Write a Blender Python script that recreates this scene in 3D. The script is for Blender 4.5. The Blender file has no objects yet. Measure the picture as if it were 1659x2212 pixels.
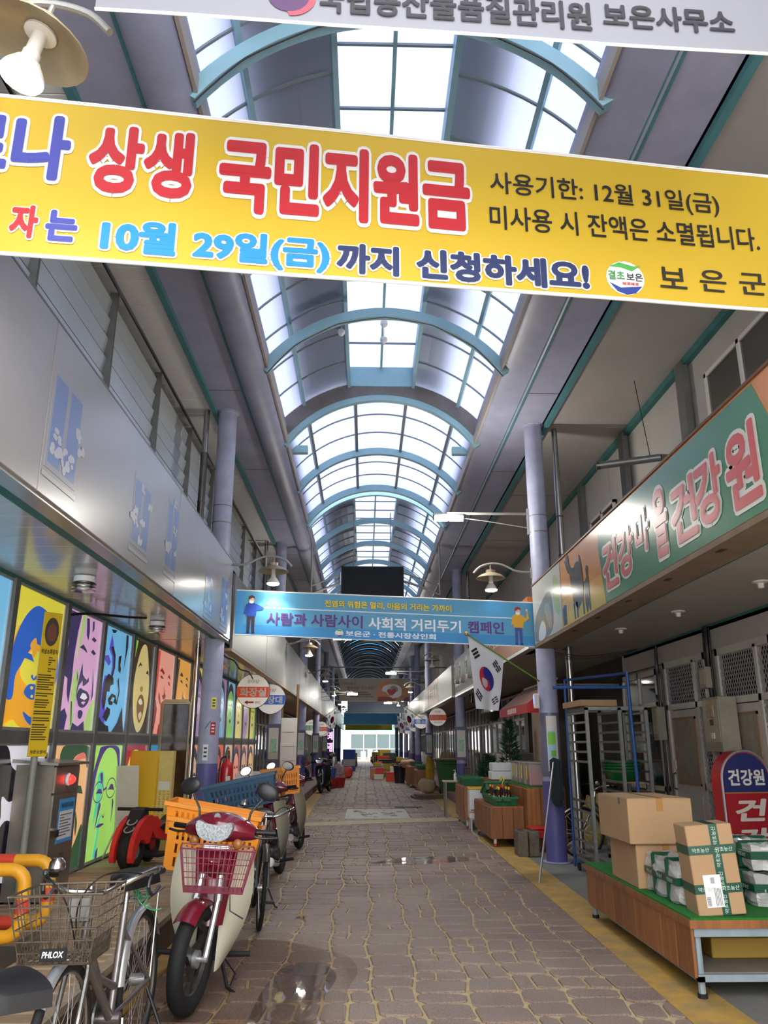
import bpy, bmesh, math, random
from mathutils import Vector, Matrix, Euler
from mathutils.geometry import tessellate_polygon
random.seed(7)
sc = bpy.context.scene
COL = sc.collection
PI = math.pi
# ---------------------------------------------------------------- camera, world, exposure
camd = bpy.data.cameras.new('camera'); cam = bpy.data.objects.new('camera', camd); COL.objects.link(cam)
camd.sensor_fit = 'VERTICAL'; camd.sensor_height = 36.0; camd.lens = 36.0*1700/2212
camd.clip_start = 0.05; camd.clip_end = 300
cam.location = (0, 0, 1.5)
cam.rotation_euler = (math.radians(90+16.4516), 0, math.radians(-1.3412))
sc.camera = cam
W = bpy.data.worlds.new('sky'); sc.world = W; W.use_nodes = True
bg = W.node_tree.nodes['Background']; bg.inputs[0].default_value = (0.96, 0.97, 1.0, 1); bg.inputs[1].default_value = 3.0
sc.view_settings.view_transform = 'Standard'; sc.view_settings.look = 'None'
sc.view_settings.gamma = 1.0; sc.view_settings.use_curve_mapping = False
sc.view_settings.exposure = 1.15
sc.cycles.max_bounces = 7; sc.cycles.diffuse_bounces = 4; sc.cycles.glossy_bounces = 2; sc.cycles.transmission_bounces = 4; sc.cycles.use_adaptive_sampling = True; sc.cycles.adaptive_threshold = .05
sc.cycles.transparent_max_bounces = 12; sc.cycles.sample_clamp_indirect = 6.0; sc.cycles.caustics_reflective = False; sc.cycles.caustics_refractive = False
# ---------------------------------------------------------------- materials
def lin(c):
    return tuple((x/255/12.92 if x/255 <= .04045 else ((x/255+.055)/1.055)**2.4) for x in c)
MATS = {}
def mat(name, rgb, rough=.6, metal=0., spec=.4, noise=0., scale=8., bump=0., bscale=None, emit=0., alpha=1., stretch=None, coat=0., trans=0., rgb2=None, vary=0.):
    """procedural material; rgb 0-255; noise = mottling towards rgb2 (or darker)"""
    if name in MATS: return MATS[name]
    m = bpy.data.materials.new(name); m.use_nodes = True; MATS[name] = m
    nt = m.node_tree; b = nt.nodes['Principled BSDF']; L = nt.links.new
    c = lin(rgb)
    b.inputs['Base Color'].default_value = (*c, 1); b.inputs['Roughness'].default_value = rough
    b.inputs['Metallic'].default_value = metal; b.inputs['Specular IOR Level'].default_value = spec
    if coat: b.inputs['Coat Weight'].default_value = coat; b.inputs['Coat Roughness'].default_value = .08
    if alpha < 1: b.inputs['Alpha'].default_value = alpha
    if trans: b.inputs['Transmission Weight'].default_value = trans
    if noise or bump:
        tc = nt.nodes.new('ShaderNodeTexCoord'); mp = nt.nodes.new('ShaderNodeMapping'); L(tc.outputs['Object'], mp.inputs[0])
        if stretch: mp.inputs['Scale'].default_value = stretch
        nz = nt.nodes.new('ShaderNodeTexNoise'); nz.inputs['Scale'].default_value = scale; nz.inputs['Detail'].default_value = 6; nz.inputs['Roughness'].default_value = .65
        L(mp.outputs[0], nz.inputs['Vector'])
        if noise:
            r = nt.nodes.new('ShaderNodeValToRGB'); r.color_ramp.elements[0].position = .32; r.color_ramp.elements[1].position = .68
            c2 = lin(rgb2) if rgb2 else tuple(x*(1-noise) for x in c)
            r.color_ramp.elements[0].color = (*c2, 1); r.color_ramp.elements[1].color = (*c, 1)
            L(nz.outputs['Fac'], r.inputs[0]); L(r.outputs[0], b.inputs['Base Color'])
            if emit: L(r.outputs[0], b.inputs['Emission Color'])
        if bump:
            n2 = nz
            if bscale:
                n2 = nt.nodes.new('ShaderNodeTexNoise'); n2.inputs['Scale'].default_value = bscale; n2.inputs['Detail'].default_value = 4; L(mp.outputs[0], n2.inputs['Vector'])
            bp = nt.nodes.new('ShaderNodeBump'); bp.inputs['Strength'].default_value = bump; bp.inputs['Distance'].default_value = .02
            L(n2.outputs['Fac'], bp.inputs['Height']); L(bp.outputs[0], b.inputs['Normal'])
    if vary:      # each plank its own shade
        oi = nt.nodes.new('ShaderNodeObjectInfo'); mr = nt.nodes.new('ShaderNodeMapRange'); mr.inputs['To Min'].default_value = 1-vary; mr.inputs['To Max'].default_value = 1+vary*.6
        mm = nt.nodes.new('ShaderNodeMix'); mm.data_type = 'RGBA'; mm.blend_type = 'MULTIPLY'; mm.inputs[0].default_value = 1.; L(oi.outputs['Random'], mr.inputs['Value']); L(mr.outputs[0], mm.inputs[7])
        lk = b.inputs['Base Color'].links
        if lk: L(lk[0].from_socket, mm.inputs[6])
        else: mm.inputs[6].default_value = (*c, 1)
        L(mm.outputs[2], b.inputs['Base Color'])
    if emit:
        b.inputs['Emission Strength'].default_value = emit
        if not noise: b.inputs['Emission Color'].default_value = (*c, 1)
    return m
def glassmat(name, rgb=(200, 215, 215), alpha=.25, rough=.05):
    if name in MATS: return MATS[name]
    m = bpy.data.materials.new(name); m.use_nodes = True; MATS[name] = m
    nt = m.node_tree; nt.nodes.clear(); L = nt.links.new
    o = nt.nodes.new('ShaderNodeOutputMaterial'); mx = nt.nodes.new('ShaderNodeMixShader'); lw = nt.nodes.new('ShaderNodeLayerWeight'); lw.inputs[0].default_value = .5
    fr = nt.nodes.new('ShaderNodeMath'); fr.operation = 'POWER'; fr.inputs[1].default_value = 4.; L(lw.outputs['Facing'], fr.inputs[0])
    t = nt.nodes.new('ShaderNodeBsdfTransparent'); t.inputs[0].default_value = (*lin(rgb), 1)
    g = nt.nodes.new('ShaderNodeBsdfGlossy'); g.inputs['Roughness'].default_value = rough
    ad = nt.nodes.new('ShaderNodeMath'); ad.operation = 'ADD'; ad.use_clamp = True; ad.inputs[1].default_value = alpha*.3
    L(fr.outputs[0], ad.inputs[0]); L(ad.outputs[0], mx.inputs[0]); L(t.outputs[0], mx.inputs[1]); L(g.outputs[0], mx.inputs[2]); L(mx.outputs[0], o.inputs[0])
    return m
def sheetmat(name, rgb, tl=.5, rough=.4):
    """thin translucent sheet (polycarbonate, banner cloth, plastic film)"""
    if name in MATS: return MATS[name]
    m = bpy.data.materials.new(name); m.use_nodes = True; MATS[name] = m
    nt = m.node_tree; b = nt.nodes['Principled BSDF']; o = nt.nodes['Material Output']; L = nt.links.new
    b.inputs['Base Color'].default_value = (*lin(rgb), 1); b.inputs['Roughness'].default_value = rough
    t = nt.nodes.new('ShaderNodeBsdfTranslucent'); t.inputs[0].default_value = (*lin(rgb), 1)
    mx = nt.nodes.new('ShaderNodeMixShader'); mx.inputs[0].default_value = tl
    L(b.outputs[0], mx.inputs[1]); L(t.outputs[0], mx.inputs[2]); L(mx.outputs[0], o.inputs[0])
    return m
def M(name): return MATS[name]
def flat(rgb, rough=.55, emit=0.):
    return mat('paint_%d_%d_%d_%d_%d' % (*rgb, int(rough*100), int(emit*100)), rgb, rough=rough, emit=emit)
# ---------------------------------------------------------------- mesh builder
class MB:
    def __init__(s): s.v = []; s.f = []; s.m = []; s.k = 0; s.x = None
    def mi(s, k): s.k = k; return s
    def tf(s, x): s.x = x; return s
    def add(s, vs, fs):
        n = len(s.v)
        for p in vs:
            p = Vector(p)
            s.v.append(tuple(s.x @ p) if s.x is not None else tuple(p))
        for f in fs: s.f.append(tuple(i+n for i in f)); s.m.append(s.k)
        return s
    def box(s, x0, x1, y0, y1, z0, z1):
        return s.add([(x0,y0,z0),(x1,y0,z0),(x1,y1,z0),(x0,y1,z0),(x0,y0,z1),(x1,y0,z1),(x1,y1,z1),(x0,y1,z1)],
                     [(0,3,2,1),(4,5,6,7),(0,1,5,4),(1,2,6,5),(2,3,7,6),(3,0,4,7)])
    def cbox(s, c, d): return s.box(c[0]-d[0]/2, c[0]+d[0]/2, c[1]-d[1]/2, c[1]+d[1]/2, c[2]-d[2]/2, c[2]+d[2]/2)
    def rbox(s, x0, x1, y0, y1, z0, z1, r=.01):
        """box with chamfered edges all round"""
        P = []
        for z, e in ((z0, r), (z0+r, 0), (z1-r, 0), (z1, r)):
            for (ax, ay) in ((x0+r+e*0, y0), (x1-r, y0), (x1, y0+r), (x1, y1-r), (x1-r, y1), (x0+r, y1), (x0, y1-r), (x0, y0+r)):
                cx, cy = (x0+x1)/2, (y0+y1)/2
                if e: ax = min(max(ax, x0+e), x1-e); ay = min(max(ay, y0+e), y1-e)
                P.append((ax, ay, z))
        F = [tuple(range(7, -1, -1)), tuple(range(24, 32))]
        for l in range(3):
            for i in range(8): j = (i+1) % 8; F.append((l*8+i, l*8+j, l*8+8+j, l*8+8+i))
        return s.add(P, F)
    def cyl(s, p0, p1, r0, r1=None, n=12, caps=True):
        r1 = r0 if r1 is None else r1; p0 = Vector(p0); p1 = Vector(p1); d = (p1-p0).normalized()
        a = d.orthogonal().normalized(); b = d.cross(a)
        V = [p+(a*math.cos(2*PI*i/n)+b*math.sin(2*PI*i/n))*r for p, r in ((p0, r0), (p1, r1)) for i in range(n)]
        F = [(i, (i+1) % n, n+(i+1) % n, n+i) for i in range(n)]
        if caps: F += [tuple(range(n-1, -1, -1)), tuple(range(n, 2*n))]
        return s.add(V, F)
    def tube(s, pts, r, n=8, closed=False, caps=True):
        pts = [Vector(p) for p in pts]; N = len(pts); rs = r if isinstance(r, (list, tuple)) else [r]*N
        V = []; up = None
        for i, p in enumerate(pts):
            if closed: d = pts[(i+1) % N]-pts[i-1]
            else: d = pts[min(i+1, N-1)]-pts[max(i-1, 0)]
            d = d.normalized() if d.length > 1e-9 else Vector((0, 0, 1))
            if up is None: up = d.orthogonal().normalized()
            up = (up-d*up.dot(d)); up = up.normalized() if up.length > 1e-6 else d.orthogonal().normalized()
            b = d.cross(up)
            V += [p+(up*math.cos(2*PI*k/n)+b*math.sin(2*PI*k/n))*rs[i] for k in range(n)]
        F = []
        for i in range(N if closed else N-1):
            j = (i+1) % N
            F += [(i*n+k, i*n+(k+1) % n, j*n+(k+1) % n, j*n+k) for k in range(n)]
        if caps and not closed: F += [tuple(range(n-1, -1, -1)), tuple(range((N-1)*n, N*n))]
        return s.add(V, F)
    def lathe(s, prof, n=16, c=(0, 0, 0), axis='Z'):
        V = []
        for r, h in prof:
            for i in range(n):
                a = 2*PI*i/n; x, y = r*math.cos(a), r*math.sin(a)
                V.append({'Z': (c[0]+x, c[1]+y, c[2]+h), 'Y': (c[0]+x, c[1]+h, c[2]+y), 'X': (c[0]+h, c[1]+x, c[2]+y)}[axis])
        F = []
        for l in range(len(prof)-1):
            F += [(l*n+i, l*n+(i+1) % n, (l+1)*n+(i+1) % n, (l+1)*n+i) for i in range(n)]
        if prof[0][0] > 1e-5: F.append(tuple(range(n-1, -1, -1)))
        if prof[-1][0] > 1e-5: F.append(tuple(range((len(prof)-1)*n, len(prof)*n)))
        return s.add(V, F)
    def sphere(s, c, r, n=12, m=8, sc_=(1, 1, 1)):
        pr = [(math.sin(PI*i/m), -math.cos(PI*i/m)) for i in range(m+1)]; V = []; F = []
        for q, h in pr:
            for i in range(n):
                a = 2*PI*i/n; V.append((c[0]+r*sc_[0]*q*math.cos(a), c[1]+r*sc_[1]*q*math.sin(a), c[2]+r*sc_[2]*h))
        for l in range(m): F += [(l*n+i, l*n+(i+1) % n, (l+1)*n+(i+1) % n, (l+1)*n+i) for i in range(n)]
        return s.add(V, F)
    def prism(s, poly, h0, h1, axis='Z'):
        """poly 2D extruded; axis Z: (x,y), Y: (x,z), X: (y,z)"""
        n = len(poly)
        g = {'Z': lambda a, b, h: (a, b, h), 'Y': lambda a, b, h: (a, h, b), 'X': lambda a, b, h: (h, a, b)}[axis]
        V = [g(a, b, h0) for a, b in poly]+[g(a, b, h1) for a, b in poly]
        T = tessellate_polygon([[Vector((a, b, 0)) for a, b in poly]])
        F = [tuple(t) for t in T]+[tuple(i+n for i in reversed(t)) for t in T]
        F += [(i, (i+1) % n, n+(i+1) % n, n+i) for i in range(n)]
        return s.add(V, F)
    def face(s, poly, h=0, axis='Z'):
        n = len(poly)
        g = {'Z': lambda a, b: (a, b, h), 'Y': lambda a, b: (a, h, b), 'X': lambda a, b: (h, a, b)}[axis]
        T = tessellate_polygon([[Vector((a, b, 0)) for a, b in poly]])
        return s.add([g(a, b) for a, b in poly], [tuple(t) for t in T])
    def grid(s, fn, nu, nv):
        V = [fn(i/nu, j/nv) for j in range(nv+1) for i in range(nu+1)]
        F = [(j*(nu+1)+i, j*(nu+1)+i+1, (j+1)*(nu+1)+i+1, (j+1)*(nu+1)+i) for j in range(nv) for i in range(nu)]
        return s.add(V, F)
    def mesh(s, name, mats, smooth=False):
        me = bpy.data.meshes.new(name); me.from_pydata(s.v, [], s.f)
        for m in (mats if isinstance(mats, (list, tuple)) else [mats]): me.materials.append(m)
        if len(me.materials) > 1: me.polygons.foreach_set('material_index', s.m)
        if smooth:
            me.polygons.foreach_set('use_smooth', [True]*len(s.f))
        bm = bmesh.new(); bm.from_mesh(me); bmesh.ops.recalc_face_normals(bm, faces=bm.faces)
        if smooth:
            for e in bm.edges:
                if len(e.link_faces) == 2 and e.calc_face_angle(0) > .7: e.smooth = False
        bm.to_mesh(me); bm.free(); me.update()
        return me
    def build(s, name, mats, parent=None, smooth=False, loc=None, rot=None, label=None):
        o = bpy.data.objects.new(name, s.mesh(name, mats, smooth)); COL.objects.link(o)
        if parent is not None: o.parent = parent
        if loc is not None: o.location = loc
        if rot is not None: o.rotation_euler = rot
        if label: o['label'] = label
        return o
def tag(o, label=None, cat=None, group=None, kind=None):
    if label: o['label'] = label
    if cat: o['category'] = cat
    if group: o['group'] = group
    if kind: o['kind'] = kind
    return o
def thing(name, label, cat, loc=(0, 0, 0), rotz=0, group=None, kind=None):
    o = bpy.data.objects.new(name, None); COL.objects.link(o); o.empty_display_size = .1
    o.location = loc; o.rotation_euler = (0, 0, rotz)
    return tag(o, label, cat, group, kind)
def struct(name, mb, m, parent=None, smooth=False, label=None):
    o = mb.build(name, m, parent, smooth)
    if parent is None: o['kind'] = 'structure'
    if label: o['label'] = label
    return o
def sroot(name, label=None):
    o = bpy.data.objects.new(name, None); COL.objects.link(o); o['kind'] = 'structure'
    if label: o['label'] = label
    return o
def meshobj(name, me, parent=None, loc=(0, 0, 0), rot=(0, 0, 0), scale=None):
    o = bpy.data.objects.new(name, me); COL.objects.link(o); o.parent = parent; o.location = loc; o.rotation_euler = rot
    if scale: o.scale = scale
    return o
def copy_tree(o, parent=None):
    c = o.copy(); COL.objects.link(c); c.parent = parent
    for ch in list(o.children):
        copy_tree(ch, c)
    return c
def dup(o, loc, rotz=None, label=None, group=None, scale=None):
    c = copy_tree(o); c.location = loc
    if rotz is not None: c.rotation_euler = (0, 0, rotz)
    if label: c['label'] = label
    if group: c['group'] = group
    if scale: c.scale = (scale,)*3
    return c
# ---------------------------------------------------------------- lettering (built-in font), flat print
_tc = {}
def glyphs(body, bold=0., shear=0.):
    """flat outline of a text; bold (in ems) grows every stroke with rounded corners"""
    k = (body, bold, shear)
    if k in _tc: return _tc[k]
    cu = bpy.data.curves.new('lettering', 'FONT'); cu.body = body; cu.shear = shear; cu.fill_mode = 'FRONT'; cu.resolution_u = 3
    o = bpy.data.objects.new('lettering', cu)
    me = bpy.data.meshes.new_from_object(o)
    V = [(v.co[0], v.co[1], 0.) for v in me.vertices]; F = [tuple(p.vertices) for p in me.polygons]
    bpy.data.objects.remove(o); bpy.data.curves.remove(cu); bpy.data.meshes.remove(me)
    if bold:
        cnt = {}
        for f in F:
            for i in range(len(f)):
                e = (f[i], f[(i+1) % len(f)]); q = tuple(sorted(e)); cnt[q] = cnt.get(q, 0)+1
        B = [e for e, c in cnt.items() if c == 1]; nb = {}
        n0 = len(V)
        for a, b in B:
            nb.setdefault(a, []).append(b); nb.setdefault(b, []).append(a)
            (ax, ay, _), (bx, by, _) = V[a], V[b]; dz = -.0005-(len(V) % 28)*.00002; dx, dy = bx-ax, by-ay; l = math.hypot(dx, dy)
            if l < 1e-6: continue
            nx, ny = -dy/l*bold, dx/l*bold; i = len(V)
            V += [(ax+nx, ay+ny, dz), (bx+nx, by+ny, dz), (bx-nx, by-ny, dz), (ax-nx, ay-ny, dz)]; F.append((i, i+1, i+2, i+3))
        for a, ns in nb.items():
            if len(ns) == 2:
                p = Vector(V[a][:2]); u = p-Vector(V[ns[0]][:2]); w = Vector(V[ns[1]][:2])-p
                if u.length > 1e-6 and w.length > 1e-6 and u.angle(w) < .3: continue
            i = len(V); dz = -.0013-(i % 31)*.00002; V += [(V[a][0]+bold*math.cos(j*PI/4), V[a][1]+bold*math.sin(j*PI/4), dz) for j in range(8)]; F.append(tuple(range(i, i+8)))
    _tc[k] = (V, F); return V, F
def letters(mb, body, x0, x1, y0, y1, put, bold=0., shear=0., base=None, lift=0.):
    """adds the text to mb, fitted to the box x0..x1, y0..y1 (of the un-emboldened text), placed by put(x, y, lift)"""
    V0, _ = glyphs(body, base if base is not None else bold, shear); V, F = glyphs(body, bold, shear)
    ax, bx = min(v[0] for v in V0), max(v[0] for v in V0); ay, by = min(v[1] for v in V0), max(v[1] for v in V0)
    sx = (x1-x0)/max(bx-ax, 1e-6); sy = (y1-y0)/max(by-ay, 1e-6)
    mb.add([put(x0+(x-ax)*sx, y0+(y-ay)*sy, lift+dz) for x, y, dz in V], F)
def smoothpoly(pts, it=2):
    for _ in range(it):
        q = []
        for i, p in enumerate(pts):
            a = pts[(i+1) % len(pts)]
            q += [(p[0]*.75+a[0]*.25, p[1]*.75+a[1]*.25), (p[0]*.25+a[0]*.75, p[1]*.25+a[1]*.75)]
        pts = q
    return pts
def catpoly(pts, k=4):
    n = len(pts); out = []
    for i in range(n):
        a, b, c, d = (Vector(pts[(i+j-1) % n]) for j in range(4))
        for j in range(k):
            t = j/k; out.append(tuple(.5*((2*b)+(c-a)*t+(2*a-5*b+4*c-d)*t*t+(3*b-a-3*c+d)*t**3)))
    return out
def circ(cx, cy, rx, ry=None, n=20, a0=0, a1=2*PI):
    ry = ry or rx; full = abs(a1-a0-2*PI) < 1e-6
    return [(cx+rx*math.cos(a0+(a1-a0)*i/(n if full else n-1)), cy+ry*math.sin(a0+(a1-a0)*i/(n if full else n-1))) for i in range(n)]
def catmull(pts, k=6):
    out = []; P = [Vector(p) for p in pts]
    for i in range(len(P)-1):
        a, b, c, d = P[max(i-1, 0)], P[i], P[i+1], P[min(i+2, len(P)-1)]
        for j in range(k):
            t = j/k; out.append(.5*((2*b)+(c-a)*t+(2*a-5*b+4*c-d)*t*t+(3*b-a-3*c+d)*t**3))
    out.append(P[-1]); return out
def light(name, kind, loc, power, color=(1, 1, 1), parent=None, size=.1, rot=None, spot=None):
    l = bpy.data.lights.new(name, kind); l.energy = power; l.color = color
    if kind in ('POINT', 'SPOT'): l.shadow_soft_size = size
    if kind == 'AREA': l.size = size
    if kind == 'SPOT' and spot: l.spot_size = spot; l.spot_blend = .6
    o = bpy.data.objects.new(name, l); COL.objects.link(o); o.parent = parent; o.location = loc
    if rot: o.rotation_euler = rot
    return o

_u = 'first second third fourth fifth sixth seventh eighth ninth tenth eleventh twelfth thirteenth fourteenth fifteenth sixteenth seventeenth eighteenth nineteenth'.split()
def ordw(n):   # 1 -> first
    if n < 20: return _u[n-1]
    t_ = {2: 'twent', 3: 'thirt', 4: 'fort', 5: 'fift'}[n//10]
    return t_+'ieth' if n % 10 == 0 else t_+'y-'+_u[n % 10-1]
# ================================================================ MATERIALS
mat('teal', (86, 140, 146), .5, noise=.25, scale=3)
mat('tealdark', (60, 118, 116), .55, noise=.3, scale=4)
mat('ribblue', (140, 178, 190), .45, noise=.12, scale=2)
mat('purlin', (120, 130, 136), .5)
mat('lilac', (164, 165, 188), .5, noise=.22, scale=3, rgb2=(142, 143, 166))
mat('purple', (92, 88, 146), .45, noise=.15, scale=5)
mat('beam', (170, 170, 192), .55, noise=.2, scale=2)
mat('gutter', (160, 162, 186), .45, noise=.22, scale=1.5)
mat('lip', (170, 158, 150), .5)
mat('whiteslat', (205, 203, 200), .16, spec=.6, noise=.06, scale=3)
mat('ceilslat', (236, 232, 230), .22, spec=.5, noise=.06, scale=2)
mat('greyceil', (172, 166, 160), .6, noise=.12, scale=1.2)
mat('fasciaL', (158, 154, 151), .24, metal=.0, spec=.6, noise=.08, scale=1.3)
mat('fasciaM', (116, 116, 114), .45, metal=.0, spec=.25, noise=.2, scale=2.2, stretch=(1, 3, .35))
mat('louvre', (198, 204, 206), .35, metal=.3, noise=.12, scale=2, stretch=(1, .3, 1))
mat('frame', (120, 120, 118), .4, metal=.5, noise=.2, scale=5)
mat('steel', (170, 168, 164), .25, metal=.9, noise=.15, scale=6)
mat('chrome', (190, 188, 184), .18, metal=1.)
mat('darksteel', (96, 92, 86), .35, metal=.8)
mat('wallgrey', (178, 172, 164), .75, noise=.14, scale=1.4)
mat('wallcream', (196, 180, 158), .75, noise=.15, scale=2)
mat('concrete', (128, 126, 118), .85, noise=.3, scale=3, bump=.2)
mat('granite', (150, 122, 114), .6, noise=.18, scale=60, bump=.03)
mat('graniteside', (120, 92, 88), .55, noise=.2, scale=60)
mat('black', (18, 18, 19), .5)
mat('rubber', (24, 24, 25), .75, noise=.2, scale=20)
mat('darkplastic', (32, 32, 34), .4)
mat('darkroom', (34, 33, 32), .8)
mat('white', (226, 226, 224), .5)
mat('offwhite', (212, 206, 196), .55, noise=.08, scale=6)
mat('mortar', (198, 176, 132), .9, noise=.25, scale=14, bump=.3)
mat('yellowpaint', (196, 152, 62), .75, noise=.35, scale=5, rgb2=(150, 128, 84), bump=.1)
mat('whitepaint', (176, 170, 152), .75, noise=.4, scale=6, rgb2=(160, 140, 84))
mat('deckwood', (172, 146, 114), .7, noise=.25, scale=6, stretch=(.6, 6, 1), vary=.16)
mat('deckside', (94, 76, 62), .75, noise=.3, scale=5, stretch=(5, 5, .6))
mat('pine', (166, 106, 54), .5, noise=.4, scale=4, stretch=(5, 5, .4), rgb2=(128, 78, 38), coat=.15, vary=.28)
mat('plank', (146, 88, 44), .5, noise=.4, scale=4, stretch=(.5, 5, 5), rgb2=(110, 64, 30), coat=.15)
mat('turf', (38, 128, 44), .95, noise=.35, scale=90, bump=.6)
mat('carton', (176, 142, 104), .8, noise=.1, scale=4)
mat('cartondark', (158, 124, 88), .8, noise=.1, scale=4)
mat('ironpaint', (140, 152, 158), .5, noise=.2, scale=8)
mat('redplastic', (190, 42, 44), .4)
mat('maroon', (104, 14, 34), .22, spec=.5, coat=.6)
mat('cream', (206, 202, 178), .35, noise=.05, scale=3, coat=.3)
mat('orangecrate', (236, 146, 24), .4)
mat('bluecrate', (26, 74, 104), .4)
mat('greencrate', (28, 108, 66), .45)
mat('alu', (186, 186, 186), .35, metal=.7, noise=.12, scale=5)
mat('gold', (196, 150, 66), .35, metal=.6)
mat('bulb', (255, 250, 238), .4, emit=22.)
mat('bulbfar', (255, 248, 232), .4, emit=22.)
mat('shade', (160, 146, 120), .45, metal=.4, noise=.2, scale=6)
mat('armgrey', (150, 148, 142), .4, metal=.4)
glassmat('glass', (205, 215, 214), .3); glassmat('clearplastic', (225, 228, 226), .3, .15)
glassmat('darkglass', (70, 76, 78), .5)
def stonemat(name, c1, c2):
    """paver stone: colour varies from stone to stone (object position) with fine grain"""
    m = bpy.data.materials.new(name); m.use_nodes = True; MATS[name] = m; nt = m.node_tree; L = nt.links.new; b = nt.nodes['Principled BSDF']
    g = nt.nodes.new('ShaderNodeNewGeometry'); n1 = nt.nodes.new('ShaderNodeTexNoise'); n1.inputs['Scale'].default_value = 130; n1.inputs['Detail'].default_value = 3
    n2 = nt.nodes.new('ShaderNodeTexNoise'); n2.inputs['Scale'].default_value = .9; n2.inputs['Detail'].default_value = 5
    L(g.outputs['Position'], n1.inputs['Vector']); L(g.outputs['Position'], n2.inputs['Vector'])
    r = nt.nodes.new('ShaderNodeValToRGB'); r.color_ramp.elements[0].position = .35; r.color_ramp.elements[1].position = .65
    r.color_ramp.elements[0].color = (*lin(c1), 1); r.color_ramp.elements[1].color = (*lin(c2), 1); L(n2.outputs['Fac'], r.inputs[0])
    mx = nt.nodes.new('ShaderNodeMix'); mx.data_type = 'RGBA'; mx.blend_type = 'MULTIPLY'; mx.inputs[0].default_value = .75
    r2 = nt.nodes.new('ShaderNodeValToRGB'); r2.color_ramp.elements[0].position = .3; r2.color_ramp.elements[0].color = (.3, .3, .3, 1); r2.color_ramp.elements[1].position = .6; L(n1.outputs['Fac'], r2.inputs[0])
    ri = nt.nodes.new('ShaderNodeMapRange'); ri.inputs['To Min'].default_value = .8; ri.inputs['To Max'].default_value = 1.15; L(g.outputs['Random Per Island'], ri.inputs['Value'])
    m3 = nt.nodes.new('ShaderNodeMix'); m3.data_type = 'RGBA'; m3.blend_type = 'MULTIPLY'; m3.inputs[0].default_value = 1.
    L(r.outputs[0], mx.inputs[6]); L(r2.outputs[0], mx.inputs[7]); L(mx.outputs[2], m3.inputs[6]); L(ri.outputs[0], m3.inputs[7]); L(m3.outputs[2], b.inputs['Base Color'])
    b.inputs['Roughness'].default_value = .62; b.inputs['Specular IOR Level'].default_value = .35
    bp = nt.nodes.new('ShaderNodeBump'); bp.inputs['Strength'].default_value = .25; bp.inputs['Distance'].default_value = .01; L(n1.outputs['Fac'], bp.inputs['Height']); L(bp.outputs[0], b.inputs['Normal'])
    return m
stonemat('stone', (140, 120, 108), (160, 141, 126))
# ================================================================ FLOOR
YN, YF = -2., 90.
fl = struct('floor', MB().box(-1.62, 1.98, YN, YF, -.3, -.012), M('mortar'))
def wave(j, y):   # wavy lengthwise joints
    return -1.5+j*.31+.02*math.sin(y*1.9+j*2.1)+.018*math.sin(y*5.7+j*.7)
def stone_poly(j, y0, y1, rnd, part=None):
    g = .008+.004*rnd.random(); gy = .012+.007*rnd.random(); f0, f1 = (0, 1) if part is None else part
    X_ = lambda f, y: wave(j, y)*(1-f)+wave(j+1, y)*f
    xs = lambda s, y: X_(f0, y)+g if s == 0 else X_(f1, y)-g
    ya, yb = y0+gy, y1-gy; r = min(.04, (yb-ya)*.3)*(.5+.7*rnd.random())
    k0, k1 = rnd.uniform(-.014, .014), rnd.uniform(-.014, .014)
    return [(xs(0, ya)+r, ya+k0), (xs(1, ya)-r, ya-k0*.5), (xs(1, ya+r*.4)-r*.25, ya+r*.35), (xs(1, ya+r), ya+r), (xs(1, yb-r), yb-r), (xs(1, yb)-r, yb+k1), (xs(0, yb)+r, yb-k1*.5), (xs(0, yb-r*.4)+r*.25, yb-r*.35), (xs(0, yb-r), yb-r), (xs(0, ya+r), ya+r)]
def add_stone(mb, P, top):
    n = len(P); cx = sum(p[0] for p in P)/n; cy = sum(p[1] for p in P)/n
    V = [(x, y, -.012) for x, y in P]+[(x, y, top-.004) for x, y in P]+[(cx+(x-cx)*.95, cy+(y-cy)*.95, top) for x, y in P]
    F = [tuple(range(2*n, 3*n))]
    for l in range(2): F += [(l*n+i, l*n+(i+1) % n, (l+1)*n+(i+1) % n, (l+1)*n+i) for i in range(n)]
    mb.add(V, F)
rnd = random.Random(3); stones = []
for j in range(11):
    y = 3.6+rnd.random()*.2
    while y < 84:
        h = rnd.choice((.2, .24, .28, .3, .34)) if y < 40 else .5
        half = rnd.random() < .22
        stones.append((j, y, y+h, half)); y += h
    # ends
far = MB(); pieces = []
for j, y0, y1, half in stones:
    parts = ((0, .5+rnd.uniform(-.1, .1)),) if half else (None,)
    if half: parts = (parts[0], (parts[0][1], 1))
    for p in parts: pieces.append(((y0+y1)/2, j, y0, y1, p))
pieces.sort(key=lambda q: q[0])
vis = 0
for yc, j, y0, y1, p in pieces:
    P = stone_poly(j, y0, y1, rnd, p); top = rnd.uniform(-.003, .003)
    if yc > 4.15 and vis < 300:
        vis += 1; mb = MB(); add_stone(mb, P, top); mb.build('paver', M('stone'), fl)
    else: add_stone(far, P, top)
o = far.build('paving', M('stone'), fl); o['kind'] = 'stuff'
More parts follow.
